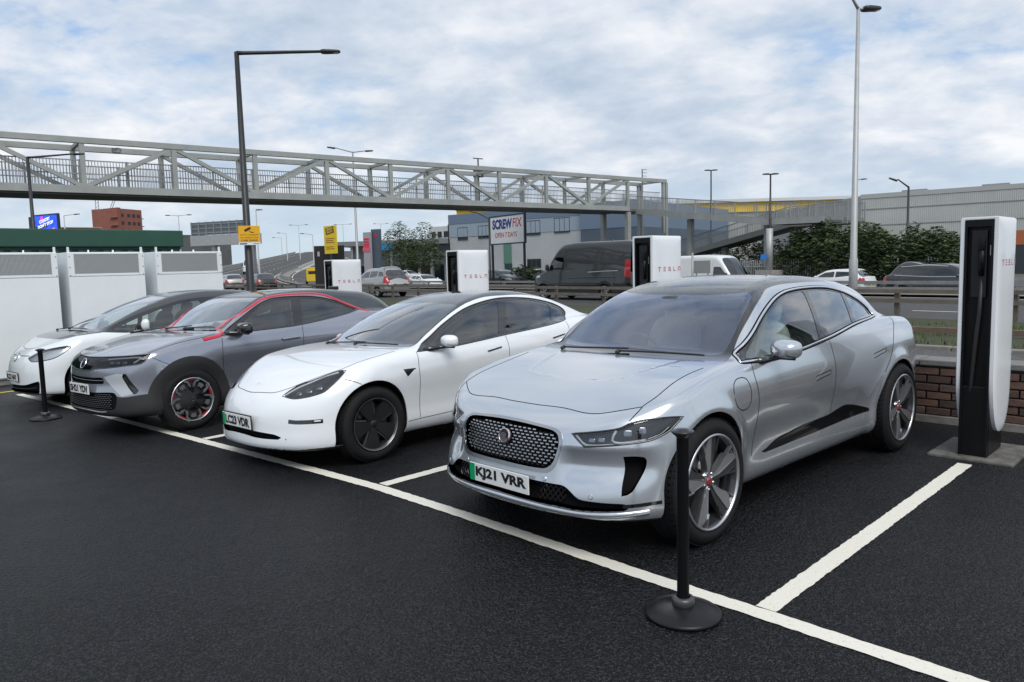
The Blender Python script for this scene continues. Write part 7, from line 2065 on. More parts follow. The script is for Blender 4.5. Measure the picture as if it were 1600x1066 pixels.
    K.panel('roof_panel', ['roof_glass'], wet_black('smooth_roof_glass', (.015, .017, .02), 160, .12), off=-.003)
    K.panel('tail_lamp', ['tail_lamp'], M_RED(), split=True)
    K.panel('side_marker', ['side_marker'], M_GLOSSBLK(), split=True)
    K.recess('headlamp', ['headlamp'], .04, mat('lamp_floor', (.012, .0125, .014), .25, metal=.2), M_GLOSSBLK(), split=True)
    K.pane('headlamp_lens', ['headlamp'], M_LENS(), -.002, split=True)
    K.strip('headlamp_rim', 'quarter', lt, .009, M_GLOSSBLK(), .002, .0005, closed=True, joined=False)
    surf_tube(K, 'light_guide', 'quarter', [(.11, .640), (.06, .668), (-.02, .708), (-.12, .745), (-.24, .79), (-.36, .82)], .0075, M_LED(), .010)
    pj = MB()
    for u, v, w_, h_ in ((-.02, .668, .06, .045), (-.11, .690, .07, .05), (-.20, .715, .07, .05)):
        for sy in (1, -1):
            h = on_body(K, 'quarter', u, v, sy)
            if h: superell(pj, h[0] - h[1] * .03, (w_ * .5, h_ * .5, .012), .6, 14, 8, h[1].to_track_quat('Z', 'Y').to_matrix())
    pj.build('lamp_projectors', M_LAMPIN(), K.root, smooth=True)
    K.strip('fog_slot', 'front', [(.605, .436), (.66, .430), (.75, .430), (.822, .431)], .034, M_GLOSSBLK(), 0, .0015, joined=False)
    K.strip('fog_lamp', 'front', [(.78, .431), (.812, .431)], .018, M_LAMPIN(), .004, .0015, joined=False)
    K.recess('lower_intake', ['lower_intake'], .05, M_GAP(), M_BLACKPL())
    K.shut_lines([('top', [(.690, -.02)] + bon[1:-3], False),
                  ('side', [(-.53, .918), (-.512, .78), (-.53, .623), (-.549, .30)], False), ('side', [(-.40, .287), (-.55, .29), (-.91, .297), (-1.72, .335), (-2.38, .36)], False),
                  ('side', [(-1.72, .972), (-1.72, .835), (-1.71, .6), (-1.72, .34)], False),
                  ('side', [(-2.74, 1.045), (-2.70, .90), (-2.62, .76), (-2.50, .62)], False),
                  ('quarter', [(-.42, .76), (-.50, .735), (-.56, .705)], False)])
    K.strip('window_trim', 'side', dlo, .014, M_GLOSSBLK(), .004, .001, closed=True)
    for x0, z0, x1, z1 in ((-1.411, .838, -1.612, .862), (-2.41, .885, -2.62, .913)):
        K.strip('door_handle', 'side', [(x0, z0), ((x0 + x1) / 2, (z0 + z1) / 2), (x1, z1)], .017, M_GLOSSBLK(), .010, .0, joined=False)
    # emblem on the bonnet
    em = MB(); h = on_body(K, 'topfull', .600, 0); T = h[1].to_track_quat('Z', 'Y').to_matrix().to_4x4()
    ax = Vector((0, 1, 0)); up = h[1].cross(ax).normalized() * -1; up = Vector((-1, 0, .35)).normalized()
    def E(a, b): return h[0] + ax * a + up * b + h[1] * .003
    em.add([E(-.045, .040), E(0, .052), E(.045, .040), E(.040, .030), E(.012, .038), E(.006, .03), E(0, -.05), E(-.006, .03), E(-.012, .038), E(-.040, .030)], [tuple(range(9, -1, -1))])
    em.build('bonnet_emblem', M_SATIN(), K.root)
    K.liners(); K.wheels('B', .235, .238)
    K.plate('LC23 VDR', .838, .410, tilt=-.03, frame=.006)
    K.mirror((-.70, .855, .93), (-.845, .955, .995), (.07, .105, .058), PAINT_B, e=.72)
    wipers(K, (-.45, -.5), (-.50, .1), (-.46, .0), (-.53, .58))
    K.cabin(xs=-1.25, zf=.28, ysep=.37, seat_c=(.035, .036, .038), xd=-.80, zd=.93, xr=-2.15, hw=.70)
    sc = MB(); sc.box(-1.06, -1.045, -.19, .19, .88, 1.08, bev=.006); sc.build('centre_screen', M_GLOSSBLK(), K.root)
    return K

# ---------------------------------------------------------------- grey crossover with black roof and red roof line
def car_c():
    K = CarKit('grey_crossover', 'grey crossover with black roof and red line along its roof edge', FORM_C, .029,
               (-3.7, 1.05, 1.1, .10, 1.64), (-4.2555, 8.927, 229.452, -.081, .0179), CARS_GROUP, .347, 2.557, .400, PAINT_C, .785)
    CL = mat('cladding', (.022, .022, .023), .62, var=.15, vscale=30)
    K.outline('black_roof', 'side', [(-.30, 1.075, 1), (-.50, 1.10), (-.72, 1.235), (-.93, 1.345), (-1.13, 1.425), (-1.43, 1.462), (-1.855, 1.455), (-2.07, 1.415), (-2.27, 1.328), (-2.48, 1.238), (-2.66, 1.175), (-2.9, 1.16, 1), (-3.7, 1.16, 1), (-3.7, 1.8, 1), (-.3, 1.8, 1)], where=lambda C, N: (C[:, 2] > 1.07))
    K.outline('frit', 'top', [(-.40, -.05), (-.41, .4), (-.44, .62), (-.48, .71, 1), (-.75, .665), (-.95, .63), (-1.12, .605, 1), (-1.08, .4), (-1.06, .2), (-1.055, -.05)])
    K.outline('windscreen', 'top', [(-.48, -.05), (-.49, .4), (-.53, .60), (-.58, .655), (-.75, .632), (-.95, .598), (-1.06, .565), (-1.03, .4), (-1.01, .2), (-1.005, -.05)])
    dlo = [(-.42, 1.024, 1), (-.828, 1.045), (-1.456, 1.066), (-2.132, 1.138), (-2.52, 1.200, 1), (-2.370, 1.256), (-2.210, 1.326), (-2.040, 1.378), (-1.823, 1.416), (-1.520, 1.430), (-1.249, 1.420), (-1.074, 1.378), (-.90, 1.300), (-.70, 1.19)]
    K.outline('dlo', 'side', dlo, where=lambda C, N: (np.abs(N[:, 1]) > .3) & (C[:, 2] > 1.0))
    K.outline('front_window', 'side', [(-.62, 1.075, 1), (-.93, 1.275), (-1.09, 1.352), (-1.27, 1.396), (-1.475, 1.402, 1), (-1.405, 1.080, 1), (-.83, 1.062)], only=['dlo'])
    K.outline('rear_window', 'side', [(-1.63, 1.402, 1), (-1.82, 1.391), (-2.03, 1.355), (-2.2, 1.303), (-2.42, 1.210, 1), (-2.12, 1.152), (-1.55, 1.090, 1)], only=['dlo'])
    K.outline('front_door', 'side', [(-.417, 1.03, 1), (-.399, .82), (-.423, .575), (-.45, .38, 1), (-1.52, .38, 1), (-1.50, .60), (-1.50, .846), (-1.52, 1.075, 1), (-.8, 1.05)], only=['body'])
    K.outline('rear_door', 'side', [(-1.52, 1.075, 1), (-1.50, .846), (-1.50, .6), (-1.52, .38, 1), (-2.05, .38, 1), (-2.14, .58), (-2.26, .72), (-2.36, .9), (-2.44, 1.17, 1), (-2.1, 1.135)], only=['body'])
    bon = [(.698, -.05), (.69, .2), (.655, .40), (.56, .64), (.42, .815, 1), (.334, .826), (.16, .835), (.0, .84), (-.2, .83), (-.36, .80), (-.43, .72, 1), (-.405, .4), (-.395, -.05)]
    K.outline('bonnet', 'top', bon, only=['body'])
    viz = q3('quarter', [(.69, -.0, .868), (.669, .338, .874), (.559, .644, .888), (.412, .832, .899), (.458, .839, .844), (.506, .820, .802), (.605, .735, .790), (.709, .552, .770), (.771, .318, .751)])
    vz = [(-.05, .868), (.2, .872), (.338, .876), (.644, .888), (.838, .899, 1), (.842, .844), (.820, .802), (.735, .790), (.552, .770), (.318, .751), (.181, .733), (-.05, .727)]
    K.outline('vizor', 'front', vz)
    K.outline('upper_intake', 'front', [(-.05, .654), (.25, .656), (.432, .658), (.455, .60), (.30, .588), (.173, .584), (-.05, .582)])
    claw = [(.453, .668, 1), (.62, .704, 1), (.694, .699, 1), (.795, .490, 1), (.686, .464, 1)]
    K.outline('claw', 'front', claw)
    K.outline('claw_slot', 'front', [(.665, .703, 1), (.722, .703, 1), (.815, .500, 1), (.780, .480, 1)])
    K.outline('lower_grille', 'front', [(-.05, .500), (.26, .497), (.59, .504), (.64, .45), (.61, .33), (.43, .322), (-.05, .318)])
    K.outline('cladding', 'front', [(-.05, .478), (.3, .478), (.60, .47), (.70, .455), (.80, .468), (.86, .475), (1.0, .48), (1.0, .1), (-.05, .1)], where=lambda C, N: (C[:, 0] > .38) & (C[:, 2] < .55) & (N[:, 0] > -.1), only=['body'])
    def cl(P, N):
        d = np.minimum(np.hypot(P[:, 0], P[:, 2] - .347), np.hypot(P[:, 0] + 2.557, P[:, 2] - .347)) - .487
        return np.minimum(d, P[:, 2] - .40)
    K.B.cut(cl, 'cladding', lambda C, N: (np.abs(C[:, 1]) > .6) & (C[:, 0] < .5) & (C[:, 2] < .95))
    K.outline('tail_lamp', 'side', [(-2.95, .98, 1), (-3.2, 1.05), (-3.6, 1.05), (-3.6, .92), (-3.1, .91)], where=lambda C, N: C[:, 0] < -2.8)
    K.finish_cuts()
    K.panel('body_shell', ['body']); K.panel('bonnet', ['bonnet'])
    K.panel('front_door', ['front_door'], split=True); K.panel('rear_door', ['rear_door'], split=True)
    K.panel('roof', ['black_roof'], mat('roof_black_paint', (.03, .033, .036), .25, coat=1.0))
    K.panel('cladding', ['cladding'], CL, off=.004)
    K.panel('underbody', ['underbody'], M_BLACKPL())
    K.panel('window_surround', ['dlo'], M_GLOSSBLK(), split=True, off=-.003)
    K.panel('windscreen_border', ['frit'], M_GLOSSBLK(), off=-.003)
    K.pane('windscreen', ['windscreen'], GLASS_W, -.003)
    K.pane('window', ['front_window'], GLASS_S, -.006, split=True)
    K.pane('window', ['rear_window'], GLASS_D, -.006, split=True)
    K.panel('tail_lamp', ['tail_lamp'], M_RED(), split=True)
    K.recess('vizor_back', ['vizor'], .03, M_GAP(), M_GLOSSBLK())
    K.pane('vizor', ['vizor'], glass_mat('vizor_glass', (.45, .46, .48), refl=.25), -.003)
    K.strip('light_guide', 'front', [(.42, .862), (.60, .874), (.74, .880), (.80, .875)], .022, M_LED(), .003, -.014, joined=False)
    K.strip('light_guide', 'front', [(.80, .875), (.79, .84), (.77, .818)], .018, M_LED(), .003, -.014, joined=False)
    pj = MB()
    for yy in (.52, .60, .68):
        for sy in (1, -1):
            h = on_body(K, 'frontfull', yy * sy, .825)
            if h: superell(pj, h[0] - h[1] * .022, (.03, .018, .008), .5, 12, 8, h[1].to_track_quat('Z', 'Y').to_matrix())
    pj.build('lamp_projectors', M_LAMPIN(), K.root, smooth=True)
    K.strip('vizor_rim', 'front', vz, .010, mat('vizor_rim', (.10, .10, .11), .3, metal=.7), .003, .0005, closed=False)
    em = MB(); h = on_body(K, 'frontfull', 0, .80); T = h[1].to_track_quat('Z', 'Y').to_matrix().to_4x4(); T.translation = h[0]
    em.lathe([(.050, .004), (.054, .008), (.060, .008), (.063, .003)], 28, T=T)
    q = h[0] + h[1] * .006
    em.add([q + Vector((0, -.06, -.004)), q + Vector((0, .012, .014)), q + Vector((0, .004, -.002)), q + Vector((0, .06, .004)), q + Vector((0, -.012, -.014)), q + Vector((0, -.004, .002))], [(5, 4, 3, 2, 1, 0)])
    em.build('nose_emblem', M_CHROME(), K.root)
    K.recess('upper_intake', ['upper_intake'], .03, M_GAP(), M_GLOSSBLK())
    K.strip('intake_bar', 'front', [(.0, .622), (.25, .624), (.43, .630)], .008, M_SATIN(), .006, -.012)
    K.panel('claw_trim', ['claw'], mat('claw_silver', (.62, .63, .65), .32, metal=.6), off=.002, split=True)
    K.recess('claw_slot', ['claw_slot'], .02, M_GLOSSBLK(), M_GLOSSBLK(), split=True)
    K.recess('lower_grille', ['lower_grille'], .04, M_GAP(), M_BLACKPL())
    pts = []
    for r in range(8):
        z = .335 + r * .021
        for c in range(-14, 15):
            y = (c + (.5 if r % 2 else 0)) * .042
            if abs(y) < .56 and not (abs(y) < .27 and z > .45): pts.append((y, z))
    ch = MB(); chips(K, ch, pts, .024, .006, .020); o = ch.build('grille_studs', mat('stud_grey', (.16, .16, .165), .35, metal=.6), K.root); tag(o, kind='stuff')
    K.strip('skid_trim', 'front', [(.0, .300), (.2, .298), (.40, .290), (.50, .296)], .016, M_SATIN(), .008, .002)
    red = mat('red_roof_line', (.50, .012, .035), .28, coat=.8)
    K.strip('red_roof_line', 'side', [(-.193, 1.005), (-.30, 1.018), (-.414, 1.034), (-.50, 1.095), (-.70, 1.222), (-.93, 1.34), (-1.128, 1.420), (-1.43, 1.456), (-1.855, 1.450), (-2.063, 1.410), (-2.262, 1.322), (-2.479, 1.232), (-2.66, 1.168)], .038, red, .007, .0, joined=False)
    K.strip('red_roof_line_base', 'side', [(-.193, 1.000), (-.28, 1.012), (-.36, 1.022), (-.42, 1.032)], .050, red, .007, .0, joined=False)
    K.strip('window_trim', 'side', dlo, .014, M_GLOSSBLK(), .004, .001, closed=True)
    K.shut_lines([('top', bon[4:-3], False), ('side', [(-.417, 1.0), (-.399, .82), (-.423, .575), (-.45, .38)], False),
                  ('side', [(-1.52, 1.06), (-1.50, .846), (-1.50, .6), (-1.52, .38)], False),
                  ('side', [(.40, .86), (.30, .80), (.22, .76)], False)])
    K.strip('door_handle', 'side', [(-1.20, .908), (-1.32, .916), (-1.44, .921)], .030, PAINT_C, .022, .004, joined=False)
    K.liners(); K.wheels('C', .215, .245)
    K.plate('SH21 YDV', .842, .532, tilt=-.03, ev=False)
    K.mirror((-.54, .84, 1.045), (-.655, .945, 1.095), (.08, .115, .068), M_GLOSSBLK())
    ae = MB(); h = on_body(K, 'topfull', -2.55, 0); ae.box(-2.72, -2.55, -.02, .02, 1.475, 1.53, bev=.015); ae.build('roof_aerial', M_GLOSSBLK(), K.root)
    wipers(K, (-.43, -.5), (-.48, .05), (-.43, -.02), (-.50, .55))
    K.cabin(xs=-1.05, zf=.38, ysep=.35, seat_c=(.03, .031, .033), xd=-.65, zd=1.03, xr=-1.85, hw=.68)
    return K

# ---------------------------------------------------------------- white electric hatchback
def car_d():
    K = CarKit('white_hatchback', 'white electric hatchback with black bonnet base, beside the white cabinets', FORM_D, .031,
               (-3.8, 1.05, 1.1, .08, 1.67), (-6.544, 11.206, 227.047, -.139, .018), CARS_GROUP, .34, 2.77, .40, PAINT_D, .79)
    K.outline('black_roof', 'side', [(.12, 1.04, 1), (-.15, 1.012), (-.60, 1.0), (-1.7, 1.06), (-2.4, 1.10), (-2.75, 1.15), (-2.95, 1.25), (-3.2, 1.30, 1), (-3.8, 1.30, 1), (-3.8, 1.8, 1), (.12, 1.8, 1)], where=lambda C, N: C[:, 2] > .985)
    K.outline('cowl', 'top', [(.335, -.05), (.333, .367), (.30, .60), (.22, .735), (.087, .795), (-.16, .80, 1), (-.35, .76), (-.2, .4), (-.1, -.05)])
    K.outline('frit', 'top', [(.06, -.05), (.03, .4), (-.04, .60), (-.14, .72, 1), (-.45, .685), (-.8, .645), (-1.25, .595, 1), (-1.22, .3), (-1.21, -.05)])
    K.outline('windscreen', 'top', [(-.06, -.05), (-.09, .4), (-.15, .58), (-.24, .655), (-.48, .645), (-.8, .61), (-1.17, .56), (-1.15, .3), (-1.145, -.05)])
    dlo = [(-.16, 1.003, 1), (-.60, .966), (-1.005, .99), (-1.7, 1.03), (-2.4, 1.075), (-2.75, 1.12), (-2.9, 1.2), (-2.75, 1.33), (-2.4, 1.395), (-1.9, 1.43), (-1.5, 1.41), (-1.1, 1.34), (-.7, 1.225), (-.40, 1.115)]
    K.outline('dlo', 'side', dlo, where=lambda C, N: (np.abs(N[:, 1]) > .25) & (C[:, 2] > .93))
    K.outline('front_quarter', 'side', [(-.30, 1.03, 1), (-.52, 1.12), (-.68, 1.18, 1), (-.62, .995, 1)], only=['dlo'])
    K.outline('front_window', 'side', [(-.75, 1.20, 1), (-1.1, 1.305), (-1.5, 1.378), (-1.68, 1.392, 1), (-1.62, 1.045, 1), (-1.0, 1.01), (-.68, 1.0, 1)], only=['dlo'])
    K.outline('rear_window', 'side', [(-1.77, 1.395, 1), (-2.0, 1.395), (-2.4, 1.362), (-2.7, 1.30), (-2.74, 1.16, 1), (-2.4, 1.10), (-1.71, 1.052, 1)], only=['dlo'])
    K.outline('front_door', 'side', [(-.55, .985, 1), (-.52, .8), (-.53, .6), (-.54, .34, 1), (-1.66, .34, 1), (-1.66, .8), (-1.66, 1.045, 1), (-1, 1.0)], only=['body'])
    K.outline('rear_door', 'side', [(-1.66, 1.045, 1), (-1.66, .8), (-1.66, .34, 1), (-2.3, .34, 1), (-2.42, .7), (-2.55, .95), (-2.6, 1.09, 1)], only=['body'])
    bon = [(.60, -.05), (.585, .118), (.545, .323), (.44, .52), (.36, .64), (.30, .68, 1), (.333, .367), (.34, -.05)]
    K.outline('bonnet', 'top', bon, only=['body'])
    lt = q3('quarter', [(.685, .387, .702), (.675, .536, .657), (.482, .802, .699), (.281, .865, .832), (.316, .835, .852), (.543, .579, .802)], (0,))
    K.outline('headlamp', 'quarter', lt)
    K.outline('lower_intake', 'front', [(-.05, .33), (.2, .33), (.42, .338), (.60, .378), (.675, .385), (.665, .26), (.62, .215), (.3, .215), (-.05, .215)])
    K.outline('tail_lamp', 'side', [(-3.1, .98, 1), (-3.3, 1.05), (-3.6, 1.05), (-3.6, .9), (-3.2, .9)], where=lambda C, N: C[:, 0] < -2.9)
    K.finish_cuts()
    K.panel('body_shell', ['body']); K.panel('bonnet', ['bonnet'])
    K.panel('front_door', ['front_door'], split=True); K.panel('rear_door', ['rear_door'], split=True)
    K.panel('roof', ['black_roof'], mat('roof_black_paint', (.03, .033, .036), .25, coat=1.0))
    K.panel('bonnet_base', ['cowl'], mat('roof_black_paint', (.03, .033, .036), .25, coat=1.0), off=-.001)
    K.panel('underbody', ['underbody'], M_BLACKPL())
    K.panel('window_surround', ['dlo'], M_GLOSSBLK(), split=True, off=-.003)
    K.panel('windscreen_border', ['frit'], M_GLOSSBLK(), off=-.003)
    K.pane('windscreen', ['windscreen'], GLASS_W, -.003)
    K.pane('window', ['front_quarter'], GLASS_S, -.006, split=True)
    K.pane('window', ['front_window'], GLASS_S, -.006, split=True)
    K.pane('window', ['rear_window'], GLASS_D, -.006, split=True)
    K.panel('tail_lamp', ['tail_lamp'], M_RED(), split=True)
    K.recess('headlamp', ['headlamp'], .03, mat('lamp_bright', (.62, .64, .66), .25, metal=.5), M_GLOSSBLK(), split=True)
    K.pane('headlamp_lens', ['headlamp'], M_LENS(), -.002, split=True)
    K.strip('headlamp_rim', 'quarter', lt, .012, M_GLOSSBLK(), .002, .001, closed=True, joined=False)
    K.strip('nose_strip', 'front', [(.06, .725), (.2, .727), (.39, .730)], .014, M_GLOSSBLK(), .003, .001)
    em = MB(); h = on_body(K, 'frontfull', 0, .70); T = h[1].to_track_quat('Z', 'Y').to_matrix().to_4x4(); T.translation = h[0]
    em.lathe([(.058, .003), (.062, .008), (.068, .008), (.071, .002)], 28, T=T)
    up = Vector((-.35, 0, .94)); ax = Vector((0, 1, 0)); q = h[0] + h[1] * .006
    for a, b in (((-.030, .052), (0, .006)), ((0, .006), (.030, .052)), ((-.052, .024), (-.022, -.052)), ((-.022, -.052), (0, -.004)), ((0, -.004), (.022, -.052)), ((.022, -.052), (.052, .024))):
        em.bar(q + ax * a[0] + up * a[1], q + ax * b[0] + up * b[1], .010, .004)
    em.build('nose_emblem', M_CHROME(), K.root)
    K.recess('lower_intake', ['lower_intake'], .04, M_GAP(), M_BLACKPL())
    K.strip('intake_bar', 'front', [(.0, .275), (.2, .276), (.42, .282), (.62, .300)], .012, M_BLACKPL(), .01, -.008)
    K.shut_lines([('top', bon[:-2], False), ('side', [(-.55, .96), (-.52, .8), (-.53, .6), (-.54, .34)], False), ('side', [(-1.66, 1.03), (-1.66, .8), (-1.66, .34)], False)])
    K.liners(); K.wheels('D', .215, .245)
    K.plate('RL22 NAY', .806, .437, tilt=-.03, ev=False, frame=.006)
    K.mirror((-.58, .86, .98), (-.70, .965, 1.075), (.06, .075, .085), PAINT_D, e=.75)
    wipers(K, (.02, -.5), (-.02, .05), (.0, .0), (-.06, .5))
    K.cabin(xs=-1.15, zf=.38, ysep=.36, seat_c=(.05, .052, .055), xd=-.5, zd=1.0, xr=-2.0, hw=.68)
    return K
# ================================================================ traffic behind
def far_form(wb, fo, ro, w, zb, belt, h, ws, wt, rt, re, tailz, R, van=False):
    """small-scale body: ws/wt windscreen base and top, rt/re rear of the roof and foot of the tailgate"""
    xr = -(wb + ro); g = .02 if van else .06
    return CarForm(plan=[(xr - .3, w * .9), (xr, w * (.985 if van else .92)), (-wb, w), (-wb * .5, w * .99), (0, w), (fo * .6, w * .96), (fo + .2, w * .84)],
        sec=[(.1, .10), (.25, .03), (.45, .02), (.7, .0), (.9, .012), (belt, .04), (belt + .2, .08)],
        top=[(xr - .2, belt - .02), (xr, belt + .05), (-wb * .6, belt + .04), (ws - .2, belt + .02), (ws + .05, zb + .08), (fo * .35, zb), (fo * .8, zb - .12), (fo + .15, zb - .28)],
        crown=[(xr, .02), (-1, 0), (0, .02), (fo, .08)], nose=[(.1, fo - .06), (.35, fo), (.6, fo - .02), (zb - .1, fo - .07), (zb + .1, fo - .18)],
        nosep=[(0, 0), (.3, .02), (.55, .09), (.75, .22), (.95, .45)], tail=[(.1, xr + .1), (.4, xr), (.8, xr), (1.2, xr + .03), (1.6, xr + .06)] if not van else [(.1, xr + .06), (.5, xr), (2.5, xr + .02)],
        tailp=[(0, 0), (.3, .01), (.6, .04), (.8, .12), (1, .35)] if not van else [(0, 0), (.5, .005), (.8, .02), (1, .1)],
        bot=[(xr, .36), (-wb, .24), (0, .22), (fo, .24)],
        roof=[(ws + .5, belt - .35), (ws, belt + .01)] + ([((ws + wt) / 2, (belt + h) / 2 + .05), (wt, h - .07), (wt - .45, h - .01)] if not van else [(ws * .6 + wt * .4, belt * .58 + h * .42), (ws * .25 + wt * .75, belt * .26 + h * .74), (wt, h - .13), (wt - .35, h - .04), (wt - .9, h)]) + [((wt + rt) / 2 - .2, h), (rt, h - .05 if not van else h - .01), (re, tailz if not van else h - .03), (re - .3, tailz - .35 if not van else h - .06)],
        ghw=[(xr - .2, w - g - .13 if not van else w - .03), (-wb, w - g - .05 if not van else w - .025), (-wb * .4, w - g if not van else w - .025), (ws, w - g - .04), (ws + .5, w - g - .1)],
        zbelt=belt, tum=.34 if not van else .075, tumc=.2 if not van else .03, gmid=(wt + rt) / 2, gcf=.12, gcr=.1 if not van else 0, rcrown=.07 if not van else .05, rcrown2=0,
        arches=[(0, R + .07, .012), (-wb, R + .07, .012)], wz=R, flw=.09, kst=.10, kf=.14, kr=.12, kb=.07, kg=.12 if not van else .16, ku=.05)
def far_car(name, label, form, wb, R, h, win, ws_y, ws_x, rw_x, paint, fo, ro, belt, roofz, van=False, cat='car', w=.88, res=.062, lamp_tall=False, group=None):
    o = empty(name, (0, 0, 0), 0, label, cat, group)
    B = Body(form, (-(wb + ro) - .25, fo + .3, w + .2, .08, roofz + .15), res)
    K = CarKit.__new__(CarKit); K.root = o; K.form = form; K.B = B; K.h = res; K.R = R; K.wb = wb; K.aR = R + .055; K.paint = paint; K.track = w - .12; K.gaps = []; K._tr = None
    for cx in (0, -wb):
        def sd(P, N, cx=cx):
            return np.where(P[:, 2] > R, np.hypot(P[:, 0] - cx, P[:, 2] - R) - K.aR, np.abs(P[:, 0] - cx) - K.aR)
        B.cut(sd, 'arch', lambda C, N: np.abs(C[:, 1]) > .5, pre=lambda P, cx=cx: (np.abs(P[:, 0] - cx) < .7) & (P[:, 2] < R + K.aR + .1))
    B.outline('windscreen', [(ws_x[0], -.05, 1), (ws_x[0] - .05, ws_y * .8), (ws_x[0] - .12, ws_y), (ws_x[1] + .02, ws_y * .84), (ws_x[1], -.05, 1)], 'top')
    if rw_x: B.outline('rear_screen', [(rw_x[0], -.05, 1), (rw_x[0], ws_y * .72), (rw_x[1], ws_y * .86), (rw_x[1], -.05, 1)], 'top')
    for i, p in enumerate(win): B.outline('window_%d' % i, [tuple(q) + (1,) for q in p], 'side')
    xr = -(wb + ro)
    tl = (belt - .28, belt + (.35 if lamp_tall else .02))
    B.outline('tail_lamp', [(xr + .12, 1.0, 1), (xr + .10, 1.72, 1), (xr - .3, 1.72, 1), (xr - .3, 1.0, 1)] if van else [(xr + .34, tl[0] + .05, 1), (xr + .22, tl[1], 1), (xr - .3, tl[1], 1), (xr - .3, tl[0], 1)], 'side', where=lambda C, N: (C[:, 0] < xr + .5) & (np.abs(C[:, 1]) > w - .30))
    hz = belt - .28
    B.outline('headlamp', [(w - .33, hz - .10, 1), (w - .02, hz - .03, 1), (w + .1, hz + .08, 1), (w - .30, hz + .03, 1)], 'front')
    B.outline('bumper', [(-.05, .42, 1), (w + .2, .44, 1), (w + .2, .1, 1), (-.05, .1, 1)], 'front', only=['body'])
    B.drop(B.R != B.names.index('arch'))
    K.panel('body_shell', ['body'], paint, thick=0); gl = glass_mat('far_glass', (.10, .12, .13), refl=1.0)
    K.pane('windscreen', ['windscreen'], gl); K.pane('rear_screen', ['rear_screen'], GLASS_D)
    for i in range(len(win)): K.pane('window', ['window_%d' % i], gl, split=True)
    K.panel('tail_lamp', ['tail_lamp'], M_RED(), thick=0, split=True); K.panel('headlamp', ['headlamp'], mat('far_headlamp', (.5, .52, .54), .15, coat=.8), thick=0, split=True)
    K.panel('bumper', ['bumper'], M_BLACKPL(), thick=0)
    d = MB(); d.box(xr + .2, fo - .3, -w + .14, w - .14, .28, belt - .12); d.build('cabin_floor', M_INT(), o)
    d = MB(); superell(d, (-1.3, 0, belt + .05), (.12, w - .3, .28), .5, 14, 8); d.build('seats', M_INT(), o, smooth=True)
    K.liners()
    wm = MB(); rr = R * .66
    wm.lathe([(rr, -.10), (R - .03, -.105), (R, -.08), (R, .08), (R - .03, .105), (rr, .10)], 28, 'y'); tm = wm.mesh('tyre', auto=40); tm.materials.append(M_RUBBER())
    rm = MB(); rm.lathe([(0, .05), (.07, .07), (.09, .06)], 16, 'y')
    for k in range(5):
        a = 6.2832 * k / 5; rm.bar((.06 * math.cos(a), .065, .06 * math.sin(a)), ((rr + .005) * math.cos(a), .085, (rr + .005) * math.sin(a)), .07, .03, up=(0, 1, 0))
    rm.lathe([(rr + .004, .10), (rr - .02, .09), (rr - .03, -.05)], 24, 'y'); rm.lathe([(0, -.02), (rr, -.02)], 16, 'y', mi=1); rme = rm.mesh('rim'); rme.materials.append(mat('alloy_plain', (.42, .43, .44), .35, metal=.8)); rme.materials.append(M_GAP())
    for cx in (0, -wb):
        for sy in (1, -1):
            q = link('wheel', tm, None, o); q.location = (cx, sy * K.track, R); q.rotation_euler = (0, 0, 0 if sy > 0 else math.pi); link('rim', rme, None, q)
    for sy in (1, -1):
        mm = MB(); superell(mm, (ws_x[0] - .30, sy * (w + .10), belt + (.08 if not van else .14)), (.06, .09, .06 if not van else .14), .6, 12, 8); mm.bar((ws_x[0] - .28, sy * (w - .06), belt), (ws_x[0] - .30, sy * (w + .10), belt + .03), .04); mm.build('door_mirror', paint if not van else M_BLACKPL(), o, smooth=True)
    pl = MB(); pl.box(xr - .012, xr - .002, -.26, .26, belt - .42, belt - .31); pl.build('number_plate', M_PLATEY(), o); pl = MB(); pl.box(fo + .002, fo + .01, -.26, .26, .38, .49); pl.build('number_plate', M_PLATE(), o)
    return K
def put(o, p, heading, z): o.location = (p[0], p[1], z); o.rotation_euler = (0, 0, math.radians(heading)); return o
def repaint(root, old, new):
    for ch in root.children:
        if ch.type == 'MESH':
            for i, s in enumerate(ch.material_slots):
                if s.material == old: s.link = 'OBJECT'; s.material = new
    return root
TG = 'traffic on the road behind'
P_GREYVAN = mat('van_grey', (.026, .029, .031), .32, metal=.3, coat=.8); P_SILVER = mat('car_silver', (.38, .38, .37), .35, metal=.5, coat=.8); P_WHITE = mat('car_white', (.68, .70, .70), .4, coat=.8); P_BLACK = mat('car_black', (.006, .0065, .008), .25, coat=1.0); P_DKGREY = mat('car_dark_grey', (.06, .065, .07), .3, metal=.4, coat=.9)
P_PALE = mat('car_pale', (.50, .51, .50), .35, metal=.3, coat=.8)
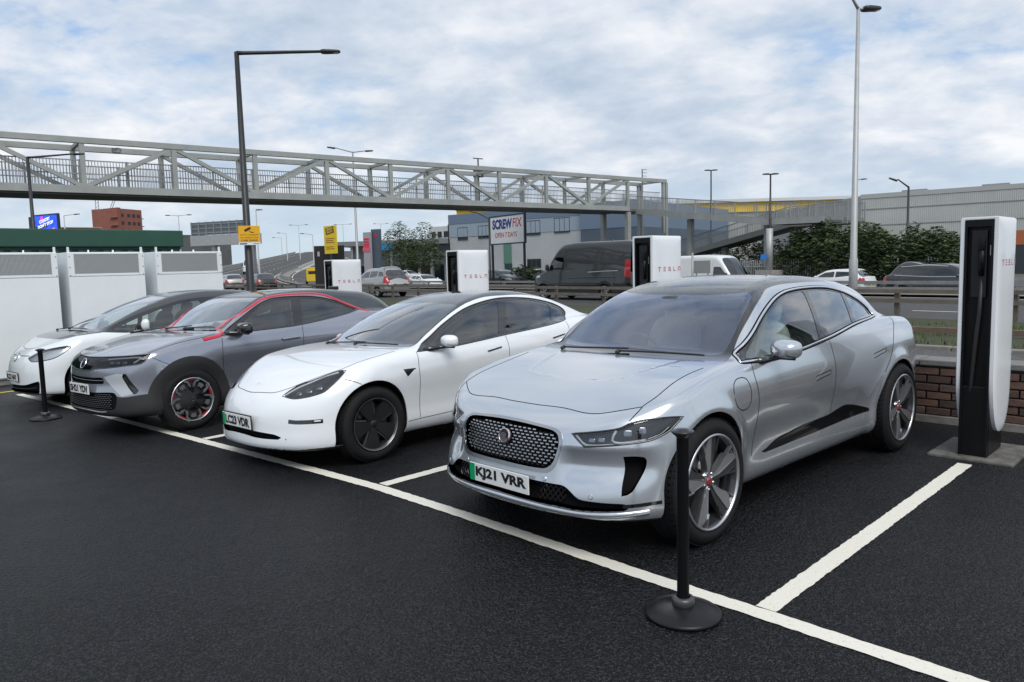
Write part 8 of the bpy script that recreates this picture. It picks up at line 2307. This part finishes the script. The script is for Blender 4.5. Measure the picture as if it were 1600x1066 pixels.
# dark panel van
vf = far_form(3.75, 1.02, 1.18, .99, 1.18, 1.32, 2.56, -.02, -.98, -4.2, -4.9, 2.4, .345, van=True)
V = far_car('panel_van', 'dark grey high-roof panel van on the near carriageway', vf, 3.75, .345, .06, [[(-.36, 1.40), (-.82, 1.90), (-1.28, 1.94), (-1.30, 1.36), (-.6, 1.34)]], .80, (-.08, -.88), None, P_GREYVAN, 1.02, 1.18, 1.32, 2.56, True, 'van', .99, .055, True, TG)
put(V.root, (2.25, 35.55), 131.5, .08)
V._tr = None
V.shut_lines([('side', [(-1.36, 2.1), (-1.38, 1.3), (-1.36, .5)], False), ('side', [(-2.72, 2.2), (-2.72, 1.3), (-2.72, .5)], False), ('side', [(-.10, 1.3), (-.24, .9), (-.42, .72)], False)])
V.strip('side_moulding', 'side', [(-.52, .66), (-1.8, .66), (-3.25, .66)], .13, M_BLACKPL(), .02); V.strip('sliding_rail', 'side', [(-2.75, 1.22), (-3.6, 1.25), (-4.5, 1.27)], .045, mat('rail_light', (.28, .28, .28), .4), .006)
V.strip('arch_trim', 'side', [(-4.2, .55), (-4.12, .70), (-3.95, .80), (-3.75, .84), (-3.55, .80), (-3.38, .70), (-3.30, .55)], .10, M_BLACKPL(), .02); V.strip('body_crease', 'side', [(-1.5, .98), (-2.8, 1.0), (-4.4, 1.02)], .05, P_GREYVAN, .012)
# white panel van
wf = far_form(3.66, .98, 1.28, .98, 1.20, 1.30, 2.62, .0, -1.05, -4.2, -4.9, 2.5, .345, van=True)
V2 = far_car('panel_van', 'white high-roof panel van on the far carriageway', wf, 3.66, .345, .06, [[(-.38, 1.40), (-.86, 1.90), (-1.34, 1.93), (-1.36, 1.36), (-.6, 1.34)]], .80, (-.08, -.94), None, P_WHITE, .98, 1.28, 1.30, 2.62, True, 'van', .98, .065, True, TG)
put(V2.root, (13.1, 42.6), -52.5, -.62); V2.shut_lines([('side', [(-1.42, 2.2), (-1.44, 1.3), (-1.42, .5)], False), ('side', [(-2.74, 2.2), (-2.74, 1.3), (-2.74, .5)], False)])
# people carrier
mf = far_form(2.72, .88, .92, .88, 1.0, 1.04, 1.66, -.15, -1.02, -3.1, -3.62, 1.02, .32)
MP = far_car('people_carrier', 'silver people carrier with red tail lamps, left of the dark van', mf, 2.72, .32, .06, [[(-.55, 1.10), (-1.05, 1.40), (-1.62, 1.47), (-1.62, 1.10)], [(-1.70, 1.10), (-1.70, 1.47), (-2.45, 1.47), (-2.55, 1.12)], [(-2.65, 1.13), (-2.55, 1.46), (-3.0, 1.42), (-3.25, 1.18)]], .72, (-.24, -1.04), (-3.20, -3.60), P_SILVER, .88, .92, 1.04, 1.66, lamp_tall=True, group=TG)
put(MP.root, (-8.5, 45.4), 127.5, .08)
# estate-like sport utility
sf = far_form(2.98, .88, 1.08, .96, 1.12, 1.14, 1.77, -.25, -1.02, -3.4, -3.85, 1.2, .37)
SU = far_car('sport_utility', 'black sport utility car with roof rails in front of the hedge', sf, 2.98, .37, .06, [[(-.62, 1.20), (-1.10, 1.50), (-1.72, 1.58), (-1.72, 1.20)], [(-1.80, 1.20), (-1.80, 1.58), (-2.62, 1.57), (-2.75, 1.22)], [(-2.85, 1.23), (-2.72, 1.56), (-3.2, 1.52), (-3.42, 1.30)]], .76, (-.32, -1.04), (-3.45, -3.8), P_BLACK, .88, 1.08, 1.14, 1.77, lamp_tall=True, w=.96, group=TG)
put(SU.root, (20.4, 32.6), -52.5, -.48); SU.strip('roof_rail', 'side', [(-1.15, 1.62), (-2.0, 1.68), (-3.2, 1.62)], .04, M_CHROME(), .03); SU.strip('window_chrome', 'side', [(-.6, 1.18), (-1.8, 1.185), (-3.4, 1.25)], .025, M_CHROME(), .006)
# small hatchbacks
hf = far_form(2.5, .80, .66, .85, .96, .98, 1.47, -.25, -1.0, -2.6, -3.08, 1.0, .31)
HT = far_car('hatchback', 'white small hatchback partly behind the tall galvanised lamp column', hf, 2.5, .31, .06, [[(-.58, 1.04), (-1.02, 1.28), (-1.55, 1.34), (-1.55, 1.03)], [(-1.63, 1.03), (-1.63, 1.34), (-2.3, 1.31), (-2.62, 1.12)]], .70, (-.33, -1.02), (-2.68, -3.02), P_WHITE, .80, .66, .98, 1.47, w=.85, group=TG)
put(HT.root, (16.7, 41.6), 127.5, -.42)
for lab, p, hd, z, col in (('white hatchback among the cars right of the people carrier, the nearer one', (-6.9, 67.0), -52.5, -.35, P_WHITE), ('white car farther back in front of the filling station', (-10.6, 86), -40, .0, P_WHITE),
        ('dark hatchback in front of the trade unit door', (.1, 60.0), -52.5, -.05, P_DKGREY), ('pale small car half hidden by the nose of the dark van', (3.3, 62.0), -52.5, -.1, P_PALE),
        ('silver hatchback with red tail lamps at the right end of the cabinets', (-25.0, 67.0), 122, .10, P_SILVER), ('black car right of the tall dark lamp column', (-20.3, 60.5), 124, .10, P_BLACK),
        ('grey car descending the flyover', None, 0, 0, P_DKGREY), ('white car climbing the flyover by the black hoarding', None, 1, 0, P_WHITE), ('dark car just right of the people carrier', (-9.6, 68.0), -52.5, -.35, P_DKGREY)):
    if p is None:
        r, n = (178, 36.6) if hd == 0 else (165, 38.5)
        q = rd(r, n); o = repaint(copy_tree(HT.root, None, lab), P_WHITE, col); o.location = q; o.rotation_euler = (0, 0, rd_rz(r) + math.pi)
    else:
        o = repaint(copy_tree(HT.root, None, lab), P_WHITE, col); put(o, p, hd, z)
q = rd(128, 24.4); o = copy_tree(V2.root, None, 'small white van driving up the road left of the dark lamp column'); o.location = q; o.rotation_euler = (0, 0, rd_rz(128) + math.pi)
# yellow plant trailer
yt = empty('yellow_trailer', gxy(489, 425, 74), math.radians(100), 'small yellow plant trailer below the yellow sign', 'trailer', TG); yt.location.z = .3
YM = mat('plant_yellow', (.62, .42, .02), .5, var=.1, vscale=2)
m = MB(); m.box(-1.2, 1.2, -.55, .55, .35, 1.55, bev=.06); m.build('body', YM, yt); m = MB(); m.box(-1.1, 1.1, -.5, .5, 1.56, 1.72, bev=.03); m.build('hood', YM, yt)
m = MB(); m.box(-1.205, -1.2, -.35, .35, 1.05, 1.35); m.build('rear_panel', M_BLACKPL(), yt); m = MB(); m.bar((1.2, 0, .45), (2.1, 0, .4), .08); m.build('drawbar', GALV, yt)
for sy in (1, -1):
    m = MB(); m.lathe([(.0, -.08), (.30, -.08), (.32, 0), (.30, .08), (0, .08)], 20, 'y'); o = m.build('wheel', M_RUBBER(), yt, (0, sy * .62, .32), smooth=True)
car_a(); car_b(); car_c(); car_d()
